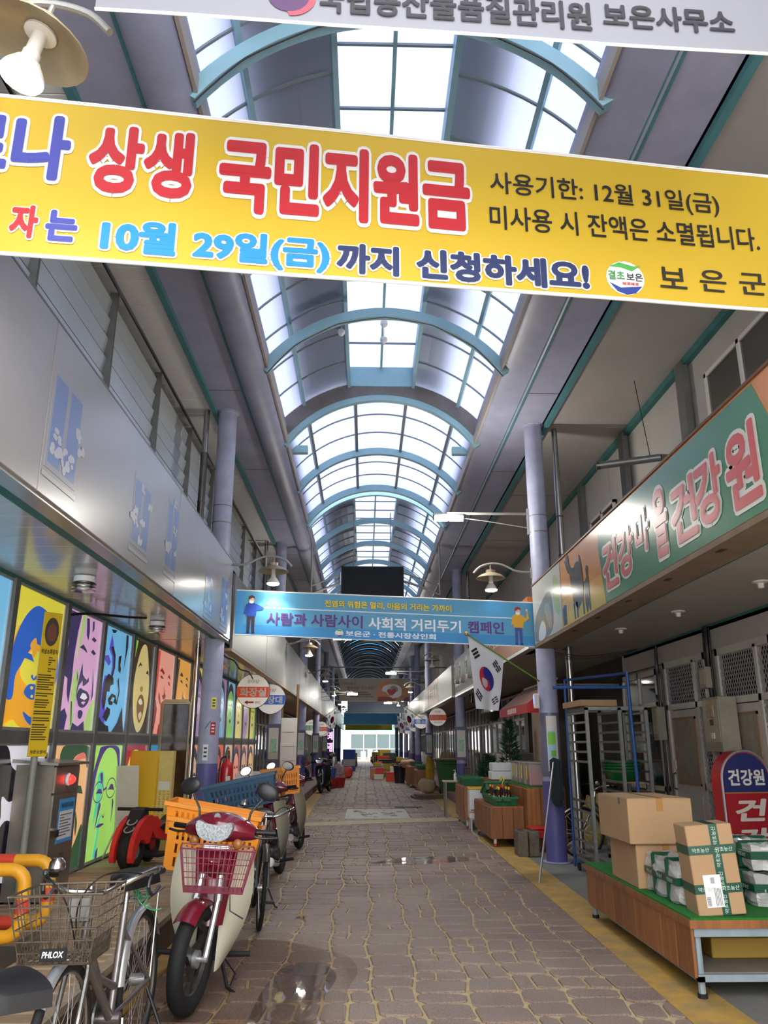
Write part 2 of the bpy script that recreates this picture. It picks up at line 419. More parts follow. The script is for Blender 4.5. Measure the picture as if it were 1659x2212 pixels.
# painted bands, slab, drain
struct('floor_apron_right', MB().box(1.98, 4.6, YN, YF, -.3, -.004), M('concrete'))
struct('floor_apron_left', MB().box(-4.2, -1.62, YN, YF, -.3, -.006), M('concrete'))
def strip(name, pts, m, z=.004):   # painted stripe on the ground
    return tag(MB().prism(pts, z-.02, z).build(name, m), kind='structure')
strip('floor_marking_yellow', [(1.83, 3.), (2.2, 3.), (2.22, 8), (2.3, 14.5), (1.93, 14.2), (1.88, 8)], M('yellowpaint'))
strip('floor_marking_yellow_left', [(-1.55, 4.), (-1.4, 4.), (-1.22, 16.2), (-1.5, 16.)], M('yellowpaint'))
strip('floor_marking_yellow_kerb', [(-1.6, 17.2), (-1.2, 17.), (-1.45, 32), (-1.7, 32)], M('yellowpaint'))
strip('floor_marking_yellow_stalls', [(1.9, 18), (2.35, 18), (2.5, 33), (2.15, 33)], M('yellowpaint'), .003)
strip('floor_marking_cross', [(-1.35, 16.05), (1.95, 17.2), (1.9, 18.0), (-1.3, 16.75)], M('whitepaint'), .006)
sl = tag(MB().rbox(-.42, .98, 17.6, 20.1, -.03, .012, .01).build('picture_slab', mat('slabstone', (176, 172, 160), .7, noise=.2, scale=5)), 'pale stone slab engraved with mountains set in the paving', 'paving slab')
mb = MB()
for k in range(26):
    x = rnd.uniform(-.28, .85); y = rnd.uniform(17.9, 19.7); w = rnd.uniform(.04, .16)
    mb.tube([(x, y, .0125), (x+w*.5, y+rnd.uniform(-.05, .12), .0125), (x+w, y+rnd.uniform(-.05, .05), .0125)], .008, 4)
mb.prism([(.42, 18.5), (.7, 18.2), (.62, 18.6), (.5, 19.2)], .0121, .014)
mb.build('engraving', flat((112, 104, 96)), sl)
dg = tag(MB().box(.75, 1.45, 20.6, 21.0, -.05, .006).build('drain_grate', mat('rust', (84, 66, 58), .7, metal=.4, noise=.4, scale=20)), 'rusty drain grate beyond the engraved slab', 'drain')
for k in range(9): MB().box(.78+k*.074, .81+k*.074, 20.62, 20.98, .006, .011).build('bar', M('rust'), dg)
# puddle at lower left
m = bpy.data.materials.new('water'); m.use_nodes = True; MATS['water'] = m; nt = m.node_tree; nt.nodes.clear(); L = nt.links.new
o_ = nt.nodes.new('ShaderNodeOutputMaterial'); mx = nt.nodes.new('ShaderNodeMixShader'); lw = nt.nodes.new('ShaderNodeLayerWeight'); lw.inputs[0].default_value = .5; fr = nt.nodes.new('ShaderNodeMath'); fr.operation = 'POWER'; fr.inputs[1].default_value = 3.5; L(lw.outputs['Facing'], fr.inputs[0])
t = nt.nodes.new('ShaderNodeBsdfTransparent'); t.inputs[0].default_value = (.95, .93, .92, 1); g = nt.nodes.new('ShaderNodeBsdfGlossy'); g.inputs['Roughness'].default_value = .03
nz = nt.nodes.new('ShaderNodeTexNoise'); nz.inputs['Scale'].default_value = 5; bp = nt.nodes.new('ShaderNodeBump'); bp.inputs['Strength'].default_value = .05; bp.inputs['Distance'].default_value = .02
L(nz.outputs[0], bp.inputs['Height']); L(bp.outputs[0], g.inputs['Normal']); L(fr.outputs[0], mx.inputs[0]); L(t.outputs[0], mx.inputs[1]); L(g.outputs[0], mx.inputs[2]); L(mx.outputs[0], o_.inputs[0])
m = M('water').copy(); m.name = 'wet'; MATS['wet'] = m
for n in m.node_tree.nodes:
    if n.type == 'BSDF_TRANSPARENT': n.inputs[0].default_value = (.8, .75, .72, 1)
    if n.type == 'BSDF_GLOSSY': n.inputs['Roughness'].default_value = .22
    if n.type == 'MIX_SHADER':
        for l in list(n.inputs[0].links): m.node_tree.links.remove(l)
        n.inputs[0].default_value = .018
def up(o):   # the water film must face the sky
    if o.data.polygons[0].normal.z < 0: o.data.flip_normals()
    return o
def puddle(pts, label, z=.006):
    up(tag(MB().face(smoothpoly(pts, 2), z).build('puddle', M('water')), label, 'puddle'))
puddle([(-.62, 4.4), (-.66, 5.2), (-.62, 6.0), (-.5, 6.35), (-.28, 6.3), (-.16, 6.0), (-.22, 5.6), (-.3, 5.3), (-.2, 4.9), (-.2, 4.4)], 'shallow puddle mirroring the lamps beside the maroon moped')
up(tag(MB().face(smoothpoly([(-1.45, 4.4), (-1.42, 6.3), (-1.1, 7.0), (-.7, 7.05), (-.35, 6.75), (-.1, 6.5), (-.02, 6.1), (-.1, 5.7), (-.12, 5.2), (-.05, 4.4)], 2), .0045).build('wet_patch', M('wet')), 'dark wet patch on the paving around the puddle', 'puddle'))
puddle([(0, 11.1), (.3, 11.5), (.6, 11.8), (1.38, 11.85), (1.5, 11.5), (1.3, 11.3), (.68, 11.05), (.4, 11.2)], 'thin wet streak across the middle of the paving')
# ================================================================ DECK, PLATFORM
DZ = .24
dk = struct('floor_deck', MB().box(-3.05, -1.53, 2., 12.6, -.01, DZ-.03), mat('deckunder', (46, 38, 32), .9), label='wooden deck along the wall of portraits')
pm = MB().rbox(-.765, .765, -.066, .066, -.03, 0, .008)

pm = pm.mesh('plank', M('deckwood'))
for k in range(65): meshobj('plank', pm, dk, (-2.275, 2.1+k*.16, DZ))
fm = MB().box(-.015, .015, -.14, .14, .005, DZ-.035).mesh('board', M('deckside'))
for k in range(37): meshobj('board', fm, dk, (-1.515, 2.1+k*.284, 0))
MB().box(-1.56, -1.495, 2., 12.4, DZ-.035, DZ+.006).build('edge_strip', mat('deckedge', (176, 158, 132), .6, noise=.3, scale=9), dk)
pf = struct('floor_platform', MB().box(-4.2, -1.66, 18.0, 74, -.01, .2), M('granite'), label='raised granite walkway behind the deck')
km = MB().rbox(-.03, .03, -.99, .99, -.005, .215, .006).mesh('kerbstone', M('graniteside'))
for k in range(28): meshobj('kerbstone', km, pf, (-1.64, 19.0+k*2, 0))
struct('floor_platform_right', MB().box(2.45, 4.6, 21.5, 74, -.01, .16), M('granite'), label='raised granite walkway on the stall side')
struct('floor_step', MB().rbox(2.35, 3.1, 17.4, 21.4, -.01, .2, .01), M('graniteside'), label='granite step beside the stalls')
# ================================================================ WALLS
WL, WR = -3.05, 4.1
wl = struct('wall_left', MB().box(WL-.15, WL, YN, 23, -.2, 6.5), M('frame'))
struct('wall_left_far', MB().box(-3.75, -3.6, 23, 78, -.2, 6.5), mat('shopdark', (70, 66, 62), .8, noise=.4, scale=1.2))
wr = struct('wall_right', MB().box(WR, WR+.15, YN, 12.5, -.2, 6.5), M('wallgrey'))
struct('wall_right_far', MB().box(4.2, 4.35, 12.5, 78, -.2, 6.5), M('shopdark'))
# ================================================================ LEFT FASCIA, SOFFIT, LOUVRES, CEILING
FX = -1.9
sf = sroot('ceiling_soffit_left', 'glossy white slatted soffit over the deck')
sm = MB().rbox(-.535, .535, -.131, .131, -.008, .012, .004).mesh('slat', M('whiteslat'))
for k in range(38): meshobj('slat', sm, sf, (-2.505, 1.0+k*.266, 2.9))
MB().box(-3.04, -1.93, 1, 23, 2.915, 2.94).build('backing', M('black'), sf)
MB().box(-3.04, -1.93, 11.05, 23, 2.895, 2.91).build('slat_panel', M('whiteslat'), sf)
MB().box(-3.05, -2.99, 1, 23, 2.84, 2.895).build('edge_trim', M('tealdark'), sf)
MB().box(-2.09, -2.02, 1, 22, 2.87, 2.9).build('edge_trim', M('tealdark'), sf)
MB().box(-2.02, -1.9, 1, 11.0, 2.872, 2.9).build('edge_cap', M('fasciaL'), sf)
fa = sroot('trim_fascia_left', 'pale grey metal fascia above the deck')
fm = MB().rbox(-.02, .02, -1.66, 1.66, 2.89, 3.97, .004).mesh('panel', M('fasciaL'))
for k in range(3): meshobj('panel', fm, fa, (FX, 2.65+k*3.33-.0, 0))
MB().box(-1.93, -1.88, 1, 11, 3.97, 3.985).build('edge_cap', M('frame'), fa)
f2 = sroot('trim_fascia_left_far', 'long reflective metal fascia along the far arcade')
fm = MB().rbox(-.02, .02, -1.96, 1.96, 2.8, 3.88, .004).mesh('panel', M('fasciaM'))
for k in range(16): meshobj('panel', fm, f2, (FX, 13.2+k*3.95, 0))
MB().box(-3.6, -1.92, 23, 74, 2.86, 2.9).build('soffit', mat('soffitfar', (196, 176, 140), .5), f2)
MB().box(-2.02, -1.88, 11.2, 74, 2.76, 2.8).build('edge_cap', mat('capbrown', (150, 130, 100), .5), f2)
# louvre wall above the fascia
lv = sroot('wall_louvre', 'grey metal louvre band above the left fascia')
sm = MB().add([(-.0, -.93, 0), (0, .93, 0), (.03, .93, .175), (.03, -.93, .175), (.012, -.93, -.002), (.012, .93, -.002), (.042, .93, .173), (.042, -.93, .173)], [(0, 3, 2, 1), (4, 5, 6, 7), (0, 1, 5, 4), (2, 3, 7, 6), (0, 4, 7, 3), (1, 2, 6, 5)]).mesh('slat', M('louvre'))
pm = MB().box(-.05, .035, -.018, .018, 4.9, 6.2).mesh('post', M('frame'))
for s in range(14):
    y = .95+s*1.9
    meshobj('post', pm, lv, (-2.74, y-.95, 0))
    for r in range(5): meshobj('slat', sm, lv, (-2.8, y, 5.02+r*.225))
MB().cyl((-2.66, 1, 6.16), (-2.66, 27, 6.16), .022, n=8).build('pipe', M('chrome'), lv)
MB().box(-2.9, -2.86, 0, 27, 4.7, 6.2).build('backing', M('darkroom'), lv)
struct('wall_left_upper', MB().box(-2.95, -2.9, 27, 76, 3.8, 6.3), M('shopdark'))
struct('ceiling_left_far', MB().box(-2.9, -2.2, 27, 76, 6.22, 6.26), M('greyceil'))
cl = sroot('ceiling_left', 'glossy white slat ceiling beside the vault')
sm = MB().rbox(-.31, .31, -.122, .122, 6.22, 6.24, .005).mesh('slat', M('ceilslat'))
for k in range(104): meshobj('slat', sm, cl, (-2.54, 1+k*.25, 0))
MB().box(-2.9, -2.2, 0, 27, 6.241, 6.27).build('backing', M('darkroom'), cl)
# beams and gutters either side of the vault
def beam(name, s, xo, xm, xi, label):
    b = sroot(name, label)
    n = 11
    MB().box(min(xo, xm), max(xo, xm), 0.2, 76, 6.24, 6.6).build('soffit', M('beam'), b)
    P = [(xm+(xi-xm)*(1-math.cos(PI*i/(n-1)))/2, 6.2-(.13 if s > 0 else .015)*math.sin(PI*i/(n-1))+(.12*i/(n-1))) for i in range(n)]
    P += [(xi, 6.6), (xm, 6.6)]
    V = [(x, y, z) for y in (0.2, 76) for x, z in P]; N = len(P)
    MB().add(V, [(i, (i+1) % N, N+(i+1) % N, N+i) for i in range(N)]).build('gutter', M('gutter'), b, smooth=True)
    MB().box(min(xi, xi+s*.03), max(xi, xi+s*.03), 0.2, 76, 6.26, 6.42).build('lip', M('lip'), b)
    MB().box(xm-.035, xm+.035, 0.2, 76, 6.21, 6.245).build('trim_strip', M('teal'), b)
    MB().box(xo-.035, xo+.035, 0.2, 76, 6.17, 6.24).build('trim_strip', M('teal'), b)
    for k in range(9): MB().box(min(xo, xm)+.03, max(xo, xm)-.03, 3.5+k*3.3, 3.506+k*3.3, 6.236, 6.241).build('joint', M('darksteel'), b)
    return b
beam('ceiling_beam_left', 1, -2.24, -1.71, -1.335, 'lilac gutter beam on the louvre side of the vault')
beam('ceiling_beam_right', -1, 2.76, 2.22, 1.8, 'lilac gutter beam on the shop side of the vault')
# right ceiling and upper wall
struct('ceiling_right', MB().box(2.7, 4.1, 0.2, 76, 6.24, 6.28), M('greyceil'))
for i in range(6): tag(MB().box(2.75, 4.1, 4+i*3.6, 4.006+i*3.6, 6.236, 6.241).build('ceiling_joint', M('darksteel')), kind='structure')
struct('trim_1', MB().box(4.02, 4.1, -1, 26, 6.14, 6.235), M('tealdark'))
struct('wall_right_upper', MB().box(4.08, 4.18, 12.5, 76, 3.5, 6.3), M('wallgrey'))
pm = MB().box(-.07, .02, -.11, .11, 2.9, 6.2).mesh('post', M('frame'))
for y in (4.3, 6.6, 9.1, 11.5, 14, 17): meshobj('post', pm, wr, (4.06, y, 0))
def window(n, y0, y1, z0, z1, x=4.1):
    w = sroot('window_%d' % n, 'white framed sliding window high on the right wall'); t = .05
    MB().box(x-.03, x+.0, y0, y1, z0, z1).build('reveal', M('darkroom'), w)
    f = MB()
    for a in ((y0, y1, z0, z0+t), (y0, y1, z1-t, z1), (y0, y0+t, z0, z1), (y1-t, y1, z0, z1), ((y0+y1)/2-.03, (y0+y1)/2+.03, z0, z1)): f.box(x-.07, x-.02, *a)
    f.build('window_frame', M('offwhite'), w)
    for a in ((y0+t, (y0+y1)/2-.03), ((y0+y1)/2+.03, y1-t)): MB().box(x-.05, x-.042, a[0], a[1], z0+t, z1-t).build('pane', M('darkglass'), w)
window(1, 6.75, 8.5, 4.55, 5.75); window(2, 12.2, 13.6, 4.5, 5.35); window(3, 2.2, 3.8, 4.55, 5.75)
# ================================================================ VAULT
XC, R0, CZ = .235, 1.875, 5.175
def arc(a, r): return (XC+r*math.sin(a), CZ+r*math.cos(a))
vt = sroot('ceiling_vault', 'barrel vaulted skylight of pale blue ribs and clear sheets')
def arcstrip(mb, a0, a1, r0, r1, y0, y1, n=16):
    V = []
    for i in range(n+1):
        a = a0+(a1-a0)*i/n
        (xa, za), (xb, zb) = arc(a, r0), arc(a, r1)
        V += [(xa, y0, za), (xb, y0, zb), (xb, y1, zb), (xa, y1, za)]
    F = []
    for i in range(n):
        b = i*4; c = b+4
        F += [(b+k, b+(k+1) % 4, c+(k+1) % 4, c+k) for k in range(4)]
    F += [(0, 1, 2, 3), (n*4+3, n*4+2, n*4+1, n*4)]
    return mb.add(V, F)
AM = .985
rm = arcstrip(MB(), -AM, AM, R0, R0+.13, -.05, .05, 26).mesh('rib', M('ribblue'), True)
RA = [.3, 2.6, 4.93, 7.2, 9.5, 11.75]; RB = [12.2, 14.75, 17.1]; RC = [17.45, 19.8, 22.2, 24.6, 27.0, 29.4]
for y in RA[:-1]+RB+RC: meshobj('rib', rm, vt, (0, y, 0))
sheetmat('poly', (196, 201, 216), .7, .3)
srm = {}
def section(ys, r, lantern, splits):
    sub = arcstrip(MB(), -AM, AM, r-.02, r, -.012, .012, 24).mesh('glazing_bar', M('purlin'), True)
    y0, y1 = ys[0], ys[-1]
    rows = []
    for a, b in zip(ys[:-1], ys[1:]):
        for k in range(3): rows.append((a+(b-a)*k/3, a+(b-a)*(k+1)/3))
    aL = math.asin(.55/r)
    for (a, b) in rows:
        if lantern:
            for s in (-1, 1):
                arcstrip(MB(), *sorted((s*aL, s*AM)), r-.02, r, a-.012, a+.012, 10).build('glazing_bar', M('purlin'), vt, True)
        else: meshobj('glazing_bar', sub, vt, (0, a, 0))
        cuts = [-AM]+[c for c in splits]+[AM]
        for c0, c1 in zip(cuts[:-1], cuts[1:]):
            if lantern and abs(c0+c1) < 1e-6: continue
            arcstrip(MB(), c0+.008, c1-.008, r, r+.012, a+.006, b-.006, 5).build('pane', M('poly'), vt)
    for c in splits:
        x, z = arc(c, r-.03)
        MB().tf(Matrix.Translation((x, 0, z)) @ Matrix.Rotation(c, 4, 'Y')).box(-.025, .025, y0, y1, -.03, .035).build('purlin', M('ribblue') if lantern else M('purlin'), vt)
    if lantern:
        zc = CZ+r*math.cos(aL)
        for s in (-1, 1):
            MB().box(XC+s*.55-.02, XC+s*.55+.02, y0, y1, zc-.05, zc+.32).build('lantern_side', M('ribblue'), vt)
        for (a, b) in rows:
            for s in (0, 1): MB().box(XC-.54+s*.54+.008, XC+s*.54-.008+.0, a+.006, b-.006, zc+.32, zc+.335).build('pane', M('poly'), vt)
            MB().box(XC-.55, XC+.55, a-.012, a+.012, zc+.295, zc+.32).build('glazing_bar', M('purlin'), vt)
        MB().box(XC-.018, XC+.018, y0, y1, zc+.28, zc+.32).build('purlin', M('ribblue'), vt)
        for ye in (y0, y1): MB().box(XC-.57, XC+.57, ye-.03, ye+.03, zc-.03, zc+.36).build('lantern_end', M('ribblue'), vt)
        # opaque flashing sheets lie over the clear sheets on both sides of the lantern
        for a0, a1 in ((-math.asin(1.36/r), -aL), (aL, math.asin(1.02/r))):
            arcstrip(MB(), a0, a1, r+.16, r+.175, y0, y1, 8).build('flashing', mat('flash', (150, 158, 172), .6), vt)
    # closing bands at the ends, between the ribs and the raised sheets
    for ye in (y0, y1): arcstrip(MB(), -AM, AM, R0+.1, r+.03, ye-.02, ye+.02, 24).build('end_band', mat('endband', (112, 106, 104), .5, noise=.3, scale=6), vt, True)
sA = 1.25/2.2
section([.3, 2.6, 4.93, 7.2, 9.5, 12.16], 2.22, True, [-.63, -math.asin(.55/2.22), math.asin(.55/2.22), .63])
section([12.2, 14.75, 17.1], 2.02, False, [-.66, -.22, .22, .66])
section([17.45, 19.8, 22.2, 24.6, 27.0, 29.4, 31.8], 2.22, True, [-.63, -math.asin(.55/2.22), math.asin(.55/2.22), .63])
# darker far vault with slim skylight slots
mb = MB(); ms = MB(); mr = MB()
for k in range(18):
    y = 31.9+k*2.45
    arcstrip(mb, -AM, AM, R0+.15, R0+.18, y+.5, y+2.42, 16)
    for c0, c1 in ((-AM, -.75), (-.15, -.04), (.04, .15), (.75, AM)):
        pass
    arcstrip(ms, -AM, AM, R0+.15, R0+.17, y, y+.5, 16) if k % 2 else arcstrip(ms, -.5, .5, R0+.15, R0+.17, y+.12, y+.4, 10)
    if not k % 2: arcstrip(mb, -AM, AM, R0+.19, R0+.2, y-.1, y+.12, 16); arcstrip(mb, -AM, -.5, R0+.19, R0+.2, y, y+.5, 10); arcstrip(mb, .5, AM, R0+.19, R0+.2, y, y+.5, 10)
    arcstrip(mr, -AM, AM, R0, R0+.12, y-.05, y+.05, 20); arcstrip(mr, -AM, AM, R0, R0+.06, y+1.2, y+1.26, 20)
v2 = sroot('ceiling_vault_far', 'dark far stretch of the barrel vault')
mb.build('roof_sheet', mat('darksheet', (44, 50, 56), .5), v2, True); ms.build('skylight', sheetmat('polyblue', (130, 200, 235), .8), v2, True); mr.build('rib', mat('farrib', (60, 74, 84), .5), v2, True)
# cables on the ribs and small brackets
for y in (9.5, 4.93):
    P = [(arc(a, R0-.02)[0], y-.06, arc(a, R0-.02)[1]-.02*abs(math.sin(a*9))) for a in [-1+.05*i for i in range(41)]]
    tag(MB().tube(P, .008, 5).build('cable', M('darkplastic')), 'dark cable clipped under the vault rib nearest the yellow banner' if y < 6 else 'dark cable clipped under the vault rib above the blue banner', 'cable')
for x, l in ((-1.2, 'pale blue bracket box on the louvre side of the vault'), (1.67, 'pale blue bracket box on the shop side of the vault')):
    tag(MB().rbox(x-.16, x+.16, 13.0, 13.12, 6.42, 6.56, .01).build('bracket_box', M('ribblue')), l, 'bracket')
for i, (x, y, z) in enumerate(((.24, 10.2, 7.35), (.24, 10.5, 7.25), (-.38, 10.2, 7.2))):
    d = tag(MB().lathe([(.02, .07), (.05, .05), (.055, .01), (.03, -.03), (0, -.04)], 12, (x, y, z)).build('smoke_detector', M('white'), smooth=True), ['white smoke detector at the vault crown, upper of two on one rod', 'white smoke detector at the vault crown, lower of two on one rod', 'white smoke detector beside the lantern edge'][i], 'detector')
    MB().cyl((x, y, z+.05), (x, y, 7.62), .008, n=6).build('rod', M('white'), d)
# ================================================================ COLUMNS
LY = [2.6, 10.9, 18.8, 26.7, 34.6, 42.5, 50.4, 58.3, 66.2]; RY = [.6, 11.3, 21.8, 32.6, 39.4, 44.2, 51, 58, 66]
XL, XR = -2.07, 2.57
cm = MB().cyl((0, 0, 0), (0, 0, 6.24), .135, n=28).mesh('column', M('lilac'), True)
cb = MB().cyl((0, 0, .0), (0, 0, 1.02), .139, n=28).mesh('painted_base', M('purple'), True)
ck = MB().lathe([(.17, 6.24), (.17, 6.235), (.14, 6.225), (.137, 6.2)], 24).mesh('collar', M('beam'), True)
cr = MB().cyl((0, 0, 4.52), (0, 0, 4.535), .138, n=24).mesh('band', M('frame'), True)
for side, X, ys in (('left', XL, LY), ('right', XR, RY)):
    for i, y in enumerate(ys):
        c = sroot('column_'+side, 'lilac steel column with a purple base'); c.location = (X, y, 0)
        base = 0.
        if side == 'left': base = DZ if y < 12 else .2
        meshobj('shaft', cm, c); meshobj('painted_base', cb, c, (0, 0, base)); meshobj('collar', ck, c)
        if i < 5: meshobj('band', cr, c); meshobj('band', cr, c, (0, 0, .25))
        MB().lathe([(.2, base), (.2, base+.012), (.0, base+.012)], 20).build('base_plate', M('lilac'), c)
# downpipes
for (x, y, z0, lb) in ((-2.35, 10.75, 3.9, 'stainless downpipe behind the first left column'), (-2.4, 18.5, 3.9, 'stainless downpipe behind the second left column'), (2.93, 11.4, 3.6, 'stainless downpipe behind the first right column'), (2.9, 22, 3.6, 'stainless downpipe behind the second right column')):
    d = thing('downpipe', lb, 'pipe', (x, y, 0))
    MB().cyl((0, 0, z0), (0, 0, 6.24), .042, n=12).build('upper_pipe', M('steel'), d, True)
    MB().cyl((0, 0, z0-1.), (0, 0, 5.55), .05, n=12).build('lower_pipe', M('darksteel') if x < 0 else M('steel'), d, True)
    for z in (4.2, 4.8): MB().cyl((0, 0, z), (0, 0, z+.02), .056, n=12).build('clamp', M('darksteel'), d)
    if x > 2.91: MB().cyl((0, 0, .1), (0, 0, 2.84), .045, n=12).build('street_pipe', M('steel'), d, True)
    if x > 0: MB().box(-.02, .02, -.02, .3, 2.84, 2.86).build('bracket', M('steel'), d)
# ================================================================ LAMPS
def wall_lamp(name, label, loc, s, lit=True, power=30., tilt=0., rz=0.):
    """gooseneck lamp; s=+1 arm points to +X. loc is the arm root on the column"""
    t = thing(name, label, 'lamp', loc, rz, 'gooseneck lamps along the arcade')
    P = catmull([(0, 0, 0), (s*.12, 0, 0), (s*.24, 0, .02), (s*.36, 0, .08), (s*.48, 0, .12), (s*.62, 0, .12), (s*.76, 0, .07), (s*.85, 0, -.02)], 4)
    MB().tube(P, .017, 8).build('arm', M('armgrey'), t, True)
    MB().box(-.01, .012, -.03, .03, -.1, .06).build('bracket', M('armgrey'), t)
    q = Matrix.Translation((s*.6, 0, .11)) @ Matrix.Rotation(tilt, 4, 'Y')
    MB().tf(q).cyl((0, 0, 0), (0, 0, -.1), .012, n=8).build('stem', M('armgrey'), t)
    sh = MB().tf(q).lathe([(.03, -.075), (.07, -.085), (.07, -.125), (.1, -.135), (.16, -.16), (.215, -.205), (.212, -.21), (.15, -.172), (.09, -.145), (0, -.14)], 24).build('shade', M('shade'), t, True)
    MB().tf(q).lathe([(.066, -.145), (.066, -.155), (.03, -.16), (.03, -.25), (.036, -.255), (.036, -.29), (0, -.291)], 16).build('socket', M('offwhite'), t, True)
    b = MB().tf(q).lathe([(.03, -.285), (.05, -.3), (.084, -.355), (.088, -.375)], 16).build('bulb_neck', M('offwhite'), t, True)
    MB().tf(q).lathe([(.088, -.375), (.082, -.392), (.05, -.402), (0, -.405)], 16).build('bulb', M('bulb') if lit else M('offwhite'), t, True)
    if lit and power: light('bulb_light', 'SPOT', tuple(q @ Vector((0, 0, -.42))), power*2.2, (1, .97, .93), t, .06, None, 2.1)
    return t
wall_lamp('wall_lamp', 'large gooseneck lamp hanging before the yellow banner', (-1.93, 2.6, 4.36), 1, True, 6, .22)
wall_lamp('wall_lamp', 'lit gooseneck lamp on the column at the left end of the blue banner', (-1.9, 10.9, 3.93), 1, True, 9)
wall_lamp('wall_lamp', 'lit gooseneck lamp on the column at the right end of the blue banner', (2.43, 11.3, 3.93), -1, True, 9)
ORD = ['second', 'third', 'fourth', 'fifth', 'sixth', 'seventh', 'eighth']
for i, y in enumerate(LY[2:]):
    wall_lamp('wall_lamp', 'gooseneck lamp on the %s column beyond the deck side' % ORD[i], (-1.93, y, 3.78), 1, True, 13 if i < 5 else 0)
for i, y in enumerate(RY[2:]):
    wall_lamp('wall_lamp', ('unlit' if i == 0 else 'lit')+' gooseneck lamp on the %s column of the stall side' % ORD[i], (2.43, y, 3.8), -1, i > 0, 13 if i < 5 else 0)
def flood(label, loc, s, length, power):
    t = thing('flood_lamp', label, 'lamp', loc, 0, 'long-arm LED floodlights')
    MB().cyl((0, 0, 0), (s*length, 0, .0), .022, n=10).build('arm', M('armgrey'), t)
    MB().tube([(0, 0, -.22), (s*length*.5, 0, -.12), (s*length, 0, -.04)], .008, 6).build('stay', M('armgrey'), t)
    MB().box(-.02, .02, -.03, .03, -.32, .08).build('bracket', M('alu'), t)
    h = MB().tf(Matrix.Translation((s*(length-.02), 0, -.06)) @ Matrix.Rotation(.5, 4, 'X')).rbox(-.23, .23, -.05, .05, -.05, .06, .012).build('housing', M('darksteel'), t)
    for k in (-1, 1): MB().tf(Matrix.Translation((s*(length-.02), 0, -.06)) @ Matrix.Rotation(.5, 4, 'X')).box(k*.115-.1, k*.115+.1, -.055, -.05, -.045, .035).build('lens', M('bulb'), h)
    for k in range(7): MB().tf(Matrix.Translation((s*(length-.02), 0, -.06)) @ Matrix.Rotation(.5, 4, 'X')).box(-.2+k*.065, -.19+k*.065, .05, .075, -.04, .05).build('cooling_fin', M('darksteel'), h)
    if power: light('flood_light', 'POINT', (s*(length-.02), -.18, -.1), power, (1, .96, .88), t, .12)
    return t
flood('lit LED floodlight on a long arm above the right end of the blue banner', (2.43, 11.3, 4.82), -1, 1.22, 60)
flood('LED floodlight on a long arm from the second column of the deck side', (-1.93, 18.8, 4.0), 1, 1.4, 40)
flood('LED floodlight on a long arm from the third column of the stall side', (2.43, 32.6, 4.36), -1, 1.4, 40)
flood('LED floodlight on a long arm from the fourth column of the deck side', (-1.93, 34.6, 3.65), 1, 1.4, 40)
flood('LED floodlight on a long arm from the fifth column of the stall side', (2.43, 44.2, 3.75), -1, 1.2, 40)
flood('LED floodlight on a long arm from the sixth column of the deck side', (-1.93, 50.4, 3.55), 1, 1.4, 40)
# ================================================================ BANNERS
def banner(name, label, A, B, zl, zr, H, mface, sag=.0, ripple=.006, mat_edge=None, cat='banner'):
    """cloth hung between A and B (x,y); returns thing and put(s,t,lift) on the side facing -Y"""
    A = Vector(A); B = Vector(B); L = (B-A).length; d = (B-A)/L; nrm = Vector((d.y, -d.x))
    def put(s, t, lift=0.):
        k = max(0., min(1., s/L)); w = ripple*math.sin(s*5.1+t*1.3)+ripple*.7*math.sin(s*2.3-t*6)
        z = zl+(zr-zl)*s/L+t-sag*4*k*(1-k)
        return (A.x+d.x*s+nrm.x*(w+lift), A.y+d.y*s+nrm.y*(w+lift), z)
    t = thing(name, label, cat)
    def fn(u, v): return put(u*L, v*H)
    MB().grid(fn, 80, 8).build('cloth', mface, t, True)
    MB().grid(lambda u, v: put(u*L, v*H, -.003), 80, 8).build('backing', mat_edge or mface, t, True)
    for v in (0, 1):
        MB().tube([put(i*L/40, v*H, 0) for i in range(41)], .007, 6).build('hem_rope', M('white'), t, True)
    return t, put
def printed(t, put, items, name='lettering'):
    """items: (text, s0, s1, t0, t1, rgb, outline rgb or None, bold, outline width, shear)"""
    groups = {}
    for it in items:
        txt, s0, s1, t0, t1, c, oc, bd, ow = it[:9]; sh = it[9] if len(it) > 9 else 0
        if oc:
            mb = MB(); letters(mb, txt, s0, s1, t0, t1, put, bd+ow, sh, base=bd, lift=.006); mb.build('outline', flat(oc), t)
        mb = MB(); letters(mb, txt, s0, s1, t0, t1, put, bd, sh, lift=.011 if oc else .008); mb.build(name, flat(c), t)
def patch(t, put, pts, rgb, lift=.002, name='print', n=0):
    mb = MB(); T = tessellate_polygon([[Vector((a, b, 0)) for a, b in pts]])
    mb.add([put(a, b, lift) for a, b in pts], [tuple(f) for f in T]); return mb.build(name, flat(rgb), t)
def cut(pts, L0, L1, n):   # rectangle as a strip with enough points to follow ripples
    pass
def band(t, put, s0, s1, t0, t1, rgb, lift=.0015, name='print', n=40):
    MB().grid(lambda u, v: put(s0+u*(s1-s0), t0+v*(t1-t0), lift), n, 1).build(name, flat(rgb), t)
